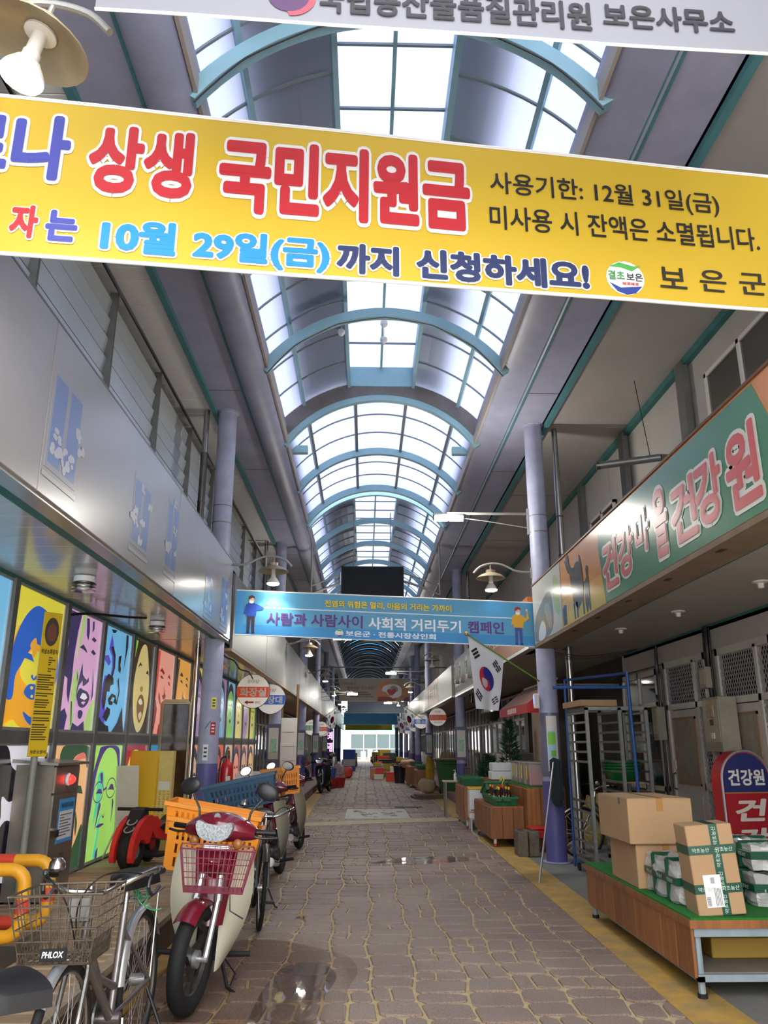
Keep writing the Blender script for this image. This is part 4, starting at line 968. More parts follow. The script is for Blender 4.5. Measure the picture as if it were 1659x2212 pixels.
# ---------------------------------------------------------------- mopeds (x forward)
mat('lens', (225, 230, 232), .1, metal=.5, noise=.5, scale=90, rgb2=(120, 128, 132))
mat('amber', (150, 96, 50), .3); mat('mirrorface', (225, 228, 230), .05, metal=1.)
mat('engine', (92, 90, 88), .4, metal=.7, noise=.5, scale=18)
def moped(label, loc, rotz, lean, body='maroon', shield='cream', steer=0., basket=None, plate=None, mirrors='back', screen=False):
    t = thing('moped', label, 'moped', loc); t.rotation_euler = (lean, 0, rotz)
    bm, sm = M(body), M(shield); R = .3; F, B_ = (.6, 0, R), (-.6, 0, R)
    hx_ = .38; SX = Matrix.Translation((hx_, 0, 0)) @ Matrix.Rotation(steer, 4, 'Z') @ Matrix.Translation((-hx_, 0, 0))
    wheel(t, F, R, .048, M('engine'), cast=True, X=SX); wheel(t, B_, R, .046, M('engine'), cast=True)
    for s in (-1, 1):
        f = MB().tf(SX); f.tube([(.585, s*.075, R), (.47, s*.075, .62)], .018, 8).tube([(.47, s*.075, .6), (.43, s*.06, .74)], .024, 8); f.build('fork_leg', M('alu'), t, True)
    MB().tf(SX).cyl((.59, -.09, R), (.59, .09, R), .016, n=10).build('axle', M('alu'), t)
    fender(t, F, R+.035, .14, .8, 2.35, bm, SX, 'front_fender', .035)
    # front cover between shields
    mb = MB()
    def fc(u, v):
        y = (u-.5)*2; z = .46+.42*v; w = .085+.05*v
        return (.50-.16*v-.05*y*y+.03*math.sin(v*3), y*w, z)
    mb.grid(fc, 8, 8); mb.build('front_cover', bm, t, True)
    for s in (-1, 1):     # leg shields
        mb = MB()
        def sh(u, v, dx=0):
            z = .2+.66*v; y = .065+u*(.17+.06*math.sin(v*PI*.85+.35)-.13*(1-v)**2); x = .42-.2*v-.17*u*u+.1*(1-v)*(0.3-u)+dx
            return (x, s*y, z)
        mb.grid(lambda u, v: sh(u, v), 8, 10); mb.grid(lambda u, v: sh(u, v, -.018), 8, 10)
        for uu in (0, 1): mb.grid(lambda u, v, uu=uu: sh(uu, v, -.018*u), 1, 10)
        mb.build('leg_shield', sm, t, True)
    # spine, engine, foot pegs
    mb = MB(); mb.tube(catmull([(.4, 0, .8), (.3, 0, .6), (.12, 0, .46), (-.15, 0, .5), (-.35, 0, .62)], 4), .06, 10); mb.build('spine', bm, t, True)
    mb = MB(); mb.rbox(-.12, .2, -.1, .1, .2, .36, .03).cyl((.1, 0, .3), (.34, 0, .32), .055, n=14); mb.cyl((0, -.14, .27), (0, .14, .27), .08, n=16); mb.build('engine', M('engine'), t, True)
    for s in (-1, 1): MB().tube([(.02, 0, .2), (.02, s*.3, .21)], .018, 8).build('foot_peg', M('rubber'), t, True)
    # tail body, seat, rear fender
    mb = MB()
    def tb(u, v):
        a = (v-.5)*PI*1.1; x = -.05-.72*u; w = .1+.03*math.sin(u*PI)-.04*u; z0 = .62+.06*u; h = .14-.04*u
        return (x, math.sin(a)*w, z0-.05+math.cos(a)*h)
    mb.grid(tb, 12, 12); mb.build('tail_body', bm, t, True)
    mb = MB()
    def se(u, v):
        a = (v-.5)*PI; x = .02-.6*u; w = (.07+.06*min(1, u*2.2)); z0 = .75+.02*math.sin(u*6)
        return (x, math.sin(a)*w, z0+math.cos(a)*.05)
    mb.grid(se, 12, 10); mb.build('seat', M('saddle'), t, True)
    fender(t, B_, R+.05, .14, .6, 2.9, bm, None, 'rear_fender', .03)
    MB().tube([(.06, -.12, .22), (-.2, -.15, .2), (-.62, -.17, .27)], [.022, .03, .048], 12).build('exhaust', M('chrome'), t, True)
    for s in (-1, 1): MB().tube([(-.6, s*.1, R), (-.38, s*.12, .62)], .026, 10).build('shock_absorber', M('chrome'), t, True)
    mb = MB()
    for s in (-1, 1): mb.tube([(-.35, s*.1, .79), (-.88, s*.1, .79)], .009, 6)
    for k in range(5): mb.tube([(-.4-k*.11, -.1, .79), (-.4-k*.11, .1, .79)], .008, 6)
    for s in (-1, 1): mb.tube([(-.6, s*.1, .79), (-.55, s*.08, .66)], .008, 6).tube([(-.85, s*.1, .79), (-.75, s*.06, .64)], .008, 6)
    mb.build('rear_rack', M('alu'), t)
    MB().rbox(-.84, -.78, -.06, .06, .6, .68, .015).build('tail_lamp', M('redplastic'), t)
    if plate:
        MB().box(-.9, -.895, -.1, .1, .47, .59).build('licence_plate', M('offwhite'), t)
        mb = MB(); letters(mb, plate, .09, -.09, .485, .535, lambda a, b, l: (-.903-l, a, b), .03); mb.build('plate_lettering', flat((40, 44, 60)), t)
        MB().rbox(-.905, -.9, -.1, .1, .22, .45, .002).build('mud_flap', M('rubber'), t)
        mb = MB(); letters(mb, '오도바이', .075, -.075, .35, .4, lambda a, b, l: (-.908-l, a, b), .02); letters(mb, '센타', .05, -.05, .28, .33, lambda a, b, l: (-.908-l, a, b), .02); mb.build('flap_lettering', flat((120, 120, 122)), t)
    # handlebar cowl with headlight
    ck = MB().tf(SX)
    def co(u, v):
        y = (u-.5)*2; a = v*2*PI; w = .235; e = 1-abs(y)**2.4*.62
        return (.36+.1*e*math.cos(a)-.03*abs(y)+(.03*e if math.cos(a) > 0 else 0), y*w, .99+.03*(1-y*y)+(.09*e)*math.sin(a)*(1 if math.sin(a) > 0 else .95))
    ck.grid(co, 20, 18); ck.add([co(0, i/18) for i in range(18)], [tuple(range(18))]); ck.add([co(1, i/18) for i in range(18)], [tuple(range(18))]); cowl = ck.build('handlebar_cowl', bm, t, True)
    hl = MB().tf(SX); pts = smoothpoly([(-.115, 1.065), (-.06, 1.045), (0, 1.04), (.06, 1.045), (.115, 1.065), (.125, 1.02), (.09, .955), (0, .935), (-.09, .955), (-.125, 1.02)], 1)
    hl.prism(pts, .46, .502, 'X'); hl.build('headlight', M('lens'), cowl)
    MB().tf(SX).lathe([(.022, 0), (.022, .004), (0, .005)], 14, (.455, 0, 1.085), 'X').build('badge', M('chrome'), cowl)
    for s in (-1, 1):
        MB().tf(SX).tube([(.33, s*.22, 1.0), (.28, s*.345, 1.0)], .018, 10).build('grip', M('black'), t, True)
        MB().tf(SX).tube(catmull([(.37, s*.2, .985), (.36, s*.28, .97), (.31, s*.37, .975)], 3), .008, 6).build('brake_lever', M('darkplastic'), t)
        MB().tf(SX).sphere((.43, s*.145, .93), .032, 12, 8, (.7, 1, 1)).build('turn_signal', M('amber'), t, True)
        MB().tf(SX).tube(catmull([(.32, s*.17, 1.06), (.32, s*.18, 1.12), (.3, s*.24, 1.2)], 4), .007, 6).build('mirror_stem', M('darkplastic'), t)
        Xm = SX @ Matrix.Translation((.3, s*.27, 1.25)) @ Matrix.Rotation(s*.15, 4, 'Z') @ Matrix.Rotation(-s*.35, 4, 'X')
        mi = MB().tf(Xm).sphere((0, 0, 0), 1, 16, 10, (.022, .078, .055)).build('mirror', M('darkplastic'), t, True)
        MB().tf(Xm).prism(circ(0, 0, .066, .045, 18), -.023, -.018, 'X').build('mirror_glass', M('mirrorface'), mi)
    MB().tube([(.02, .1, .22), (.1, .17, .03), (.16, .22, .012)], .012, 8).build('side_stand', M('black'), t, True)
    MB().tube([(.03, .12, .2), (-.02, .22, .08), (.06, .19, .03)], .006, 6).build('stand_spring', M('black'), t)
    if basket:
        wire_basket(t, (.6, 0, .92), (.27, .45), (.2, .35), .24, M(basket), 7, 13, 3, .0026)
        MB().tube([(.52, .1, .7), (.5, .12, .55), (.56, .2, .52)], .005, 6).build('basket_stay', M('chrome'), t)
        MB().tube([(.69, -.06, .7), (.7, -.06, .79), (.7, .06, .79), (.69, .06, .7)], .004, 6).build('basket_loop', M('rustwire'), t)
    if screen:
        mb = MB(); mb.grid(lambda u, v: (.47-.1*v-.1*(2*u-1)**2, (u-.5)*.42*(1-.25*v), 1.02+.42*v), 10, 8); mb.build('windscreen', M('clearplastic'), t, True)
    t.scale = (.98, .98, .98)
    return t
mat('basketmaroon', (120, 40, 60), .4)
moped('maroon and cream moped with a wire front basket and wet front tyre', (-1.05, 5.75, 0), math.radians(-80), -.07, steer=-.34, basket='basketmaroon')
crate('crate', 'large orange crate, the upper of two nested behind the maroon moped', (-1.2, 6.66, .8), (.0, .17, .06), (.7, .46, .22), M('orangecrate'), 'orange crates on the mopeds')
crate('crate', 'large orange crate, the lower of two nested behind the maroon moped', (-1.2, 6.62, .56), (.0, .17, .06), (.68, .44, .36), M('orangecrate'), 'orange crates on the mopeds')
moped('cream moped with plate 74 carrying the blue crate, seen from behind', (-1.08, 9.85, 0), math.radians(84), -.12, plate='74', screen=True)
crate('crate', 'dark blue crate strapped across the moped with plate 74', (-1.33, 9.3, .83), (0, -.2, .05), (.76, .46, .3), M('bluecrate'))
moped('cream and maroon moped carrying the small orange crate, farther along', (-1.05, 12.2, 0), math.radians(82), -.12)
crate('crate', 'small orange crate on the moped farther along the deck', (-1.14, 11.55, .84), (0, -.12, .15), (.5, .4, .34), M('orangecrate'), 'orange crates on the mopeds')
moped('black moped parked beside the granite walkway', (-1.28, 27.2, 0), math.radians(-100), .1, body='darkplastic', shield='darkplastic', plate=None)
moped('far grey moped among goods on the deck side', (-1.75, 46, .0), math.radians(-95), .08, body='darksteel', shield='alu')
# ---------------------------------------------------------------- ride-on toy
t = thing('ride_on_toy', 'red and black three-wheeled electric ride-on toy on the deck', 'toy', (-2.3, 9.25, DZ)); t.rotation_euler = (0, 0, math.radians(-105))
RED_ = mat('toyred', (206, 48, 44), .35, noise=.1, scale=5)
w = ring(MB(), (.42, 0, .2), .13, .07, 28, 12).build('front_wheel', M('rubber'), t, True); MB().cyl((.42, -.06, .2), (.42, .06, .2), .07, n=16).build('hub', M('alu'), w)
for s in (-1, 1):
    w = ring(MB(), (-.36, s*.24, .19), .12, .07, 24, 10).build('rear_wheel', M('rubber'), t, True); MB().cyl((-.36, s*.24-.05, .19), (-.36, s*.24+.05, .19), .07, n=14).build('hub', M('redplastic'), w)
    MB().prism(smoothpoly([(.62, .12), (.6, .3), (.5, .46), (.3, .56), (.18, .5), (.24, .36), (.3, .24), (.44, .34), (.52, .24), (.56, .1)], 1), s*.075, s*.13, 'Y').build('side_fairing', RED_, t)
MB().prism([(.56, .3), (.36, .6), (.26, .62), (.24, .52), (.46, .28)], -.075, .075, 'Y').build('nose', M('darkplastic'), t)
for k in (0, 1): ring(MB().tf(Matrix.Translation((.49-k*.05, 0, .42+k*.07)) @ Matrix.Rotation(-.95, 4, 'Y') @ Matrix.Diagonal((.55, 1, 1, 1)).to_4x4()), (0, 0, 0), .05, .008, 20, 6, 'X').build('lamp_ring', M('alu'), t)
MB().prism([(.3, .5), (.1, .3), (-.4, .22), (-.48, .3), (-.3, .36), (-.05, .4), (.1, .52)], -.1, .1, 'Y').build('body', RED_, t)
MB().prism(smoothpoly([(.05, .4), (-.05, .44), (-.3, .42), (-.46, .5), (-.5, .46), (-.34, .34), (-.05, .36)], 1), -.11, .11, 'Y').build('seat', M('darkplastic'), t)
MB().tube([(.3, -.26, .6), (.3, .26, .6)], .018, 10).build('handlebar', M('black'), t)
MB().box(-.1, .2, -.2, .2, .12, .15).build('footboard', M('darkplastic'), t)
# ================================================================ PORTRAIT WALL (left)
AX = -3.0
YB = [5.45, 6.7, 7.93, 9.09, 10.28, 11.43, 12.65, 13.85, 15.1, 16.3, 17.5, 18.7, 19.9, 21.1, 22.3]
for y in YB: MB().box(-3.05, -2.965, y-.045, y+.045, DZ-.05, 2.86).build('mullion', M('frame'), wl)
MB().box(-3.05, -2.975, 2, 23, 1.515, 1.615).build('transom', M('frame'), wl); MB().box(-3.05, -2.975, 2, 23, .1, .24).build('sill', M('alu'), wl)
def amat(rgb): return mat('art_%d_%d_%d' % rgb, rgb, .25, spec=.5, emit=ART)
ART = .26
def art(label, i, row, bgc, shapes, smooth_it=1):
    y0, y1 = YB[i]+.06, YB[i+1]-.06; z0, z1 = ((1.63, 2.84), (.27, 1.5))[row]
    t = thing('art_panel', label, 'picture', group='backlit portrait panels')
    MB().box(-3.03, AX, y0, y1, z0, z1).build('panel', amat(bgc), t)
    f = MB()
    for a in ((y0-.015, y1+.015, z0-.02, z0+.012), (y0-.015, y1+.015, z1-.01, z1+.015), (y0-.015, y0+.008, z0, z1), (y1-.008, y1+.015, z0, z1)): f.box(-3.03, AX+.012, *a)
    f.build('panel_frame', M('alu'), t)
    for k, (c, pts, sm_) in enumerate(shapes):
        P = [(y0+a*(y1-y0), z0+b*(z1-z0)) for a, b in (catpoly(pts) if sm_ else pts)]
        MB().face(P, AX+.0008*(k+1), 'X').build('print', amat(c), t)
    return t
YL, OR_, BL = (226, 216, 66), (236, 168, 44), (40, 96, 196)
E_ = lambda cx, cy, rx, ry: circ(cx, cy, rx, ry, 16)
EYE = lambda cx, cy, w=.09, h=.022: [(cx-w*1.25, cy-h*.6), (cx-w*.4, cy+h*1.5), (cx+w*.5, cy+h*1.3), (cx+w*1.25, cy-h), (cx+w*.3, cy-h*.7), (cx-w*.4, cy-h*.5)]
art('plain light blue backlit panel in the top row before the yellow portrait', 0, 0, (120, 190, 232), [((104, 174, 224), [(0, 0), (.5, 0), (.3, .4), (0, .6)], 1)])
art('yellow portrait panel with blue hair behind the pole sign', 1, 0, YL, [
 (OR_, [(0, 0), (.02, .3), (.1, .7), (.4, .72), (.7, .6), (.75, .2), (.5, 0)], 1),
 (BL, [(.04, .22), (.02, .4), (.08, .62), (.2, .78), (.36, .88), (.5, .9), (.68, .86), (.86, .72), (.98, .55), (.98, .36), (.86, .32), (.8, .46), (.7, .56), (.5, .62), (.34, .54), (.24, .44), (.16, .36), (.16, .22), (.1, .19)], 1),
 (YL, [(.26, .36), (.24, .44), (.36, .54), (.5, .57), (.66, .53), (.76, .44), (.74, .3), (.62, .2), (.5, .18), (.52, .3), (.42, .3)], 1),
 (OR_, [(.36, .6), (.46, .66), (.5, .56), (.44, .51), (.3, .5), (.42, .54)], 1), (OR_, [(.5, .1), (.6, .14), (.66, .22), (.6, .28), (.46, .2)], 1),
 (BL, EYE(.36, .505), 0), (BL, EYE(.68, .505), 0), (BL, [(.44, .375), (.5, .35), (.58, .375), (.54, .39), (.5, .365), (.47, .39)], 1),
 (BL, [(.34, .26), (.4, .31), (.5, .325), (.6, .31), (.66, .26), (.6, .225), (.5, .21), (.4, .225)], 1), (YL, E_(.48, .295, .03, .012), 0), (YL, E_(.5, .235, .025, .012), 0),
 (BL, [(.36, .12), (.46, .05), (.62, .02), (.66, .07), (.5, .09)], 1), (YL, [(0, 0), (.2, .06), (.3, .02), (.4, .0)], 0)])
PKK, NV, LG = (222, 172, 212), (56, 48, 92), (172, 208, 122)
art('pink portrait panel of a laughing man with dark indigo hair', 2, 0, PKK, [
 (LG, [(.34, .0), (.3, .16), (.3, .4), (.4, .52), (.48, .36), (.4, .2), (.46, .02)], 1), (LG, [(.74, 0), (.8, .16), (.98, .28), (.98, 0)], 1), (LG, [(.34, .6), (.4, .98), (.5, .98), (.42, .74)], 1),
 (NV, [(.02, .98), (.36, .98), (.3, .82), (.26, .6), (.27, .4), (.24, .22), (.17, .3), (.15, .42), (.06, .44), (.03, .56), (.08, .7)], 0),
 (NV, [(0, 0), (0, .13), (.16, .18), (.24, .12), (.2, 0)], 0), (NV, [(.36, 0), (.4, .07), (.56, .04), (.72, .09), (.76, 0)], 0), (NV, [(.3, .24), (.33, .24), (.38, .06), (.36, .04)], 0),
 (NV, [(.38, .7), (.48, .735), (.58, .7), (.62, .67), (.5, .69)], 0), (NV, [(.72, .69), (.78, .72), (.88, .69), (.82, .67)], 0), (NV, [(.7, .8), (.76, .83), (.86, .81), (.8, .785)], 0), (NV, [(.5, .97), (.54, .82), (.6, .78), (.62, .86), (.58, .97)], 0), (NV, [(.68, .96), (.7, .86), (.75, .9), (.73, .97)], 0),
 (NV, [(.5, .58), (.54, .48), (.62, .45), (.68, .44), (.72, .47), (.74, .43), (.66, .4), (.58, .38), (.55, .43), (.46, .38), (.4, .28), (.42, .38)], 0),
 (NV, [(.42, .3), (.5, .36), (.6, .35), (.72, .34), (.8, .3), (.76, .24), (.64, .2), (.52, .21), (.46, .25)], 1), ((232, 224, 232), [(.52, .28), (.58, .325), (.68, .32), (.74, .29), (.66, .265)], 0), (PKK, [(.56, .24), (.62, .255), (.7, .25), (.64, .225)], 0),
 (NV, [(.82, .56), (.87, .44), (.9, .32), (.86, .26), (.85, .38)], 0), (NV, [(.36, .5), (.4, .45), (.38, .4)], 0), (NV, [(.5, .16), (.56, .18), (.64, .16), (.6, .11), (.53, .11)], 1)])
SB, VI, BK = (116, 190, 236), (88, 84, 196), (24, 22, 30)
art('sky blue portrait panel with violet and black shadows', 3, 0, SB, [
 (VI, [(.02, .12), (.06, .36), (.14, .52), (.28, .54), (.22, .34), (.3, .12), (.24, .04)], 0), (VI, [(.2, .78), (.26, .93), (.34, .84), (.42, .66), (.4, .54), (.3, .44), (.36, .62), (.32, .72)], 0), (VI, [(.04, .7), (.2, .72), (.3, .66), (.24, .62), (.1, .66)], 0),
 (BK, [(.12, .28), (.14, .48), (.26, .55), (.44, .52), (.46, .46), (.36, .44), (.34, .38), (.26, .38), (.24, .26), (.18, .2)], 0), (BK, [(.26, .8), (.34, .82), (.44, .74), (.46, .62), (.38, .48), (.34, .5), (.4, .62), (.38, .72), (.3, .77)], 0), (BK, [(.56, .74), (.66, .76), (.64, .66), (.68, .62), (.66, .58), (.58, .6), (.56, .68)], 0),
 (BK, [(.18, .14), (.3, .24), (.42, .22), (.42, .17), (.32, .1)], 0), (BK, [(.3, .31), (.42, .37), (.56, .36), (.62, .3), (.66, .4), (.58, .5), (.62, .54), (.7, .4), (.64, .27), (.5, .29), (.46, .26), (.36, .26)], 0), (SB, [(.4, .3), (.46, .34), (.54, .33), (.5, .29)], 0),
 (BK, [(0, 0), (.02, .16), (.16, .1), (.3, .07), (.4, .06), (.44, 0)], 0), (BK, [(.5, 0), (.7, .1), (.84, .26), (.9, .12), (.98, 0)], 0), (BK, [(.76, .98), (.84, .98), (.86, .86), (.8, .72), (.76, .6), (.78, .8)], 0), (BK, [(.2, .97), (.4, .98), (.34, .95), (.26, .94)], 0)])
OLV, BRW = (216, 200, 132), (52, 42, 30)
art('olive and brown portrait panel of a person laughing wide open', 4, 0, BRW, [((150, 206, 70), [(0, .98), (.2, .98), (.1, .78), (0, .66)], 0),
 (OLV, [(.14, .5), (.24, .76), (.4, .94), (.6, .96), (.74, .8), (.86, .56), (.86, .34), (.74, .14), (.56, .03), (.4, .04), (.22, .2)], 1),
 (BRW, [(.28, .7), (.36, .76), (.46, .72), (.38, .73)], 1), (BRW, [(.66, .66), (.74, .7), (.8, .64), (.74, .66)], 1), ((150, 140, 50), E_(.5, .48, .07, .03), 0), ((124, 84, 34), [(.34, .3), (.42, .4), (.56, .42), (.68, .34), (.66, .22), (.54, .12), (.42, .16)], 1), ((226, 222, 206), [(.4, .34), (.5, .38), (.6, .33), (.5, .31)], 1), ((214, 196, 150), [(.44, .2), (.54, .24), (.6, .2), (.52, .15)], 1)])
RDS, DRD = (240, 164, 144), (132, 34, 40)
art('salmon red portrait panel beside the dark kiosk', 5, 0, RDS, [((226, 74, 66), [(0, .98), (.22, .98), (.18, .6), (.12, .36), (0, .34)], 0), (DRD, [(0, .36), (.14, .4), (.24, .3), (.2, .16), (.12, 0), (0, 0)], 0), (DRD, [(.24, .74), (.34, .79), (.5, .74), (.46, .71), (.34, .74)], 0), (DRD, [(.26, .68), (.36, .7), (.48, .66), (.36, .66)], 0), (DRD, [(.68, .7), (.76, .74), (.86, .68), (.78, .69)], 0), (DRD, [(.7, .64), (.78, .65), (.86, .6), (.76, .61)], 0), (DRD, [(.52, .6), (.56, .5), (.64, .47), (.6, .43), (.5, .42), (.44, .46), (.52, .48)], 0), (DRD, [(.26, .5), (.34, .44), (.4, .36), (.34, .36), (.24, .44)], 0), (DRD, [(.38, .36), (.5, .38), (.66, .34), (.74, .28), (.64, .22), (.5, .22), (.42, .28)], 0), ((240, 214, 204), [(.46, .32), (.56, .34), (.66, .3), (.54, .29)], 0), (DRD, [(.4, .14), (.52, .18), (.6, .13), (.5, .1)], 0), (DRD, [(.3, .0), (.36, .14), (.52, .04), (.56, 0)], 0), (DRD, [(.82, 0), (.86, .16), (.98, .2), (.98, 0)], 0)])
ORG = (240, 172, 70)
art('orange portrait panel in the top row behind the steel pole', 6, 0, ORG, [(BRW, [(0, .98), (.26, .98), (.2, .7), (.12, .4), (0, .3)], 0), (BRW, [(.3, .78), (.42, .83), (.54, .78), (.44, .77)], 0), (BRW, [(.34, .71), (.44, .73), (.54, .69), (.42, .69)], 0), (BRW, [(.7, .76), (.8, .79), (.9, .73), (.8, .75)], 0), (BRW, [(.7, .69), (.8, .7), (.9, .65), (.78, .66)], 0), (BRW, [(.56, .58), (.62, .5), (.7, .5), (.64, .45), (.54, .46)], 0), (BRW, [(.4, .36), (.52, .41), (.7, .4), (.8, .34), (.66, .28), (.5, .29)], 0), ((236, 220, 190), [(.48, .36), (.6, .38), (.72, .35), (.6, .33)], 0), ((190, 110, 40), [(.6, .12), (.9, .24), (.98, 0), (.5, 0)], 0), (BRW, [(.3, 0), (.4, .14), (.5, .1), (.46, 0)], 0)])
WHT = (222, 220, 228)
art('black and white panel of a leafy tree behind the steel box', 1, 1, WHT, [((184, 180, 196), [(.3, .3), (.5, .55), (.7, .7), (.8, .5), (.6, .3)], 1), (BK, [(0, .98), (.2, .98), (.3, .86), (.44, .8), (.4, .72), (.5, .66), (.34, .62), (.2, .66), (.22, .5), (.06, .44), (0, .5)], 1), (BK, [(0, .44), (.12, .4), (.3, .5), (.46, .46), (.5, .34), (.6, .3), (.5, .2), (.54, .1), (.4, 0), (0, 0)], 1), (WHT, [(.1, .2), (.2, .3), (.24, .18), (.14, .1)], 1), (WHT, [(.3, .12), (.36, .22), (.4, .1)], 0), (BK, [(.86, .8), (.98, .94), (.98, .6), (.92, .7)], 1)])
PCH, DG = (240, 186, 130), (44, 82, 52)
art('peach portrait panel with dark green hair behind the steel box', 2, 1, PCH, [(DG, [(.24, .98), (.98, .98), (.98, .8), (.86, .92), (.6, .9), (.48, .78), (.4, .6), (.26, .7)], 1), ((226, 120, 110), [(.5, .8), (.62, .9), (.86, .93), (.98, .82), (.9, .88), (.64, .86)], 1), (DG, EYE(.8, .62, .1, .03), 0), (DG, EYE(.5, .62, .1, .03), 0), (DG, [(.76, .46), (.84, .36), (.82, .26), (.78, .34)], 1), ((226, 120, 110), [(.6, .36), (.7, .32), (.74, .36), (.68, .38)], 1), (DG, [(.4, .2), (.6, .24), (.7, .2), (.56, .16)], 1), (DG, [(.5, 0), (.8, .2), (.98, .34), (.98, 0)], 1)])
GRN, PPL, TQ = (164, 222, 110), (64, 44, 122), (84, 206, 160)
art('lime green portrait panel of a person in glasses', 3, 1, GRN, [(PPL, [(.04, .4), (.06, .7), (.2, .92), (.3, .98), (.84, .98), (.96, .86), (.98, .62), (.9, .8), (.8, .92), (.6, .97), (.4, .94), (.22, .8), (.14, .6), (.1, .4)], 1),
 (TQ, [(.24, .72), (.4, .76), (.46, .66), (.4, .5), (.3, .4), (.2, .3), (.24, .5)], 1), (TQ, [(.36, .3), (.44, .4), (.42, .2), (.38, .02), (.3, .02), (.36, .2)], 1), (PPL, circ(.3, .58, .17, .095, 20)+circ(.3, .58, .155, .085, 20)[::-1], 0), (PPL, circ(.72, .6, .17, .095, 20)+circ(.72, .6, .155, .085, 20)[::-1], 0), (PPL, [(.46, .6), (.56, .62), (.56, .6), (.46, .58)], 0),
 (PPL, [(.3, .74), (.38, .74), (.4, .66), (.34, .68)], 1), (PPL, EYE(.32, .58, .09, .02), 0), (PPL, EYE(.72, .6, .09, .025), 0), (PPL, [(.34, .48), (.4, .46), (.34, .36), (.28, .26), (.3, .36)], 1), (PPL, [(.78, .5), (.84, .46), (.82, .34), (.8, .28), (.8, .4)], 1), (PPL, [(.46, .38), (.52, .36), (.56, .4), (.52, .34)], 1), (PPL, [(.3, .28), (.4, .3), (.56, .29), (.42, .27)], 1), (PPL, [(.36, .06), (.42, .1), (.42, .02), (.36, .01)], 1)])
art('crimson panel with a pale green head behind the yellow cabinet', 4, 1, (160, 42, 64), [((206, 206, 120), [(.1, 0), (.1, .6), (.3, .9), (.6, .94), (.86, .8), (.9, .3), (.8, 0)], 1), ((226, 220, 160), E_(.5, .6, .2, .2), 0), ((160, 42, 64), EYE(.4, .6), 0), ((160, 42, 64), EYE(.7, .6), 0), ((160, 42, 64), E_(.55, .3, .12, .03), 0)])
art('bright blue panel in the lower row behind the kiosk', 5, 1, (52, 146, 194), [((110, 190, 220), [(.2, 0), (.2, .5), (.5, .8), (.8, .5), (.8, 0)], 1), ((30, 60, 100), EYE(.4, .5), 0), ((30, 60, 100), EYE(.66, .5), 0), ((30, 60, 100), E_(.54, .25, .1, .03), 0)])
rndA = random.Random(11); ACOL = [(214, 196, 90), (226, 150, 130), (130, 190, 90), (236, 190, 140), (150, 120, 170), (220, 90, 60), (120, 180, 210), (206, 170, 150), (222, 206, 120), (180, 90, 84)]
ADJ = ['mustard', 'dusty pink', 'leaf green', 'pale peach', 'lavender', 'vermilion', 'steel blue', 'buff', 'straw', 'brick red']
k = 0
for i in range(7, 14):
    for row in (0, 1):
        c = ACOL[k % 10]; c2 = ACOL[(k*3+4) % 10]; d = (50, 46, 60); sh = [(c2, [(rndA.uniform(.1, .3), 0), (.15, .4), (.3, .8), (.5, .9), (.75, .8), (.85, .4), (rndA.uniform(.6, .9), 0)], 1), (d, [(.1, .5), (.2, .85), (.5, .97), (.8, .85), (.9, .5), (.78, .74), (.5, .84), (.24, .74)], 1), (d, EYE(.38, .58), 0), (d, EYE(.66, .58), 0), (d, E_(.52, .3, .1, .035), 0), (d, [(.5, .5), (.56, .42), (.5, .4)], 0)]
        art('%s portrait panel in the %s row, %s beyond the orange one' % (ADJ[k % 10], ('upper', 'lower')[row], ['first', 'second', 'third', 'fourth', 'fifth', 'sixth', 'seventh'][i-7]), i, row, c, sh); k += 1
# ---------------------------------------------------------------- printed cloud windows on the fascia
rndC = random.Random(2)
for i, (y0, y1, z0, z1) in enumerate(((4.36, 4.86, 3.06, 3.7), (6.1, 6.62, 3.04, 3.64), (7.2, 7.64, 3.08, 3.78), (9.12, 9.66, 2.98, 3.5), (10.14, 10.66, 2.99, 3.66), (2.5, 3.05, 3.0, 3.72))):
    t = tag(MB().box(FX+.019, FX+.0225, y0, y1, z0, z1).build('window_print', flat((150, 152, 158), .25)), ['window-shaped print with clouds on the fascia, the first fully in view', 'window-shaped print with clouds on the fascia, the second in view', 'window-shaped print with clouds on the fascia, the third in view', 'window-shaped print with clouds on the fascia, second before the lamp', 'window-shaped print with clouds on the fascia, last before the lamp', 'window-shaped print with clouds on the fascia, under the yellow banner'][i], 'print', 'cloud window prints')
    ym = (y0+y1)/2
    for a, b in ((y0+.03, ym-.03), (ym+.03, y1-.03)): MB().box(FX+.0225, FX+.0232, a, b, z0+.04, z1-.05).build('sky_print', flat((112, 132, 176), .25), t)
    for k in range(7):
        cy, cz = rndC.uniform(y0+.03, y1+.04), rndC.choice((rndC.uniform(z0+.06, z0+.28), rndC.uniform(z0+.06, z1+.04))); mb = MB()
        for j in range(6): mb.face(circ(cy+rndC.uniform(-.055, .055), cz+rndC.uniform(-.02, .045), rndC.uniform(.018, .036), rndC.uniform(.016, .03), 12), FX+.0236+.0002*k+.00003*j, 'X')
        mb.build('cloud_print', flat((186, 188, 194), .3), t)
    MB().box(FX+.0225, FX+.024, y0-.02, y1+.02, z0-.06, z0-.03).build('sill_print', flat((168, 166, 166), .25), t)
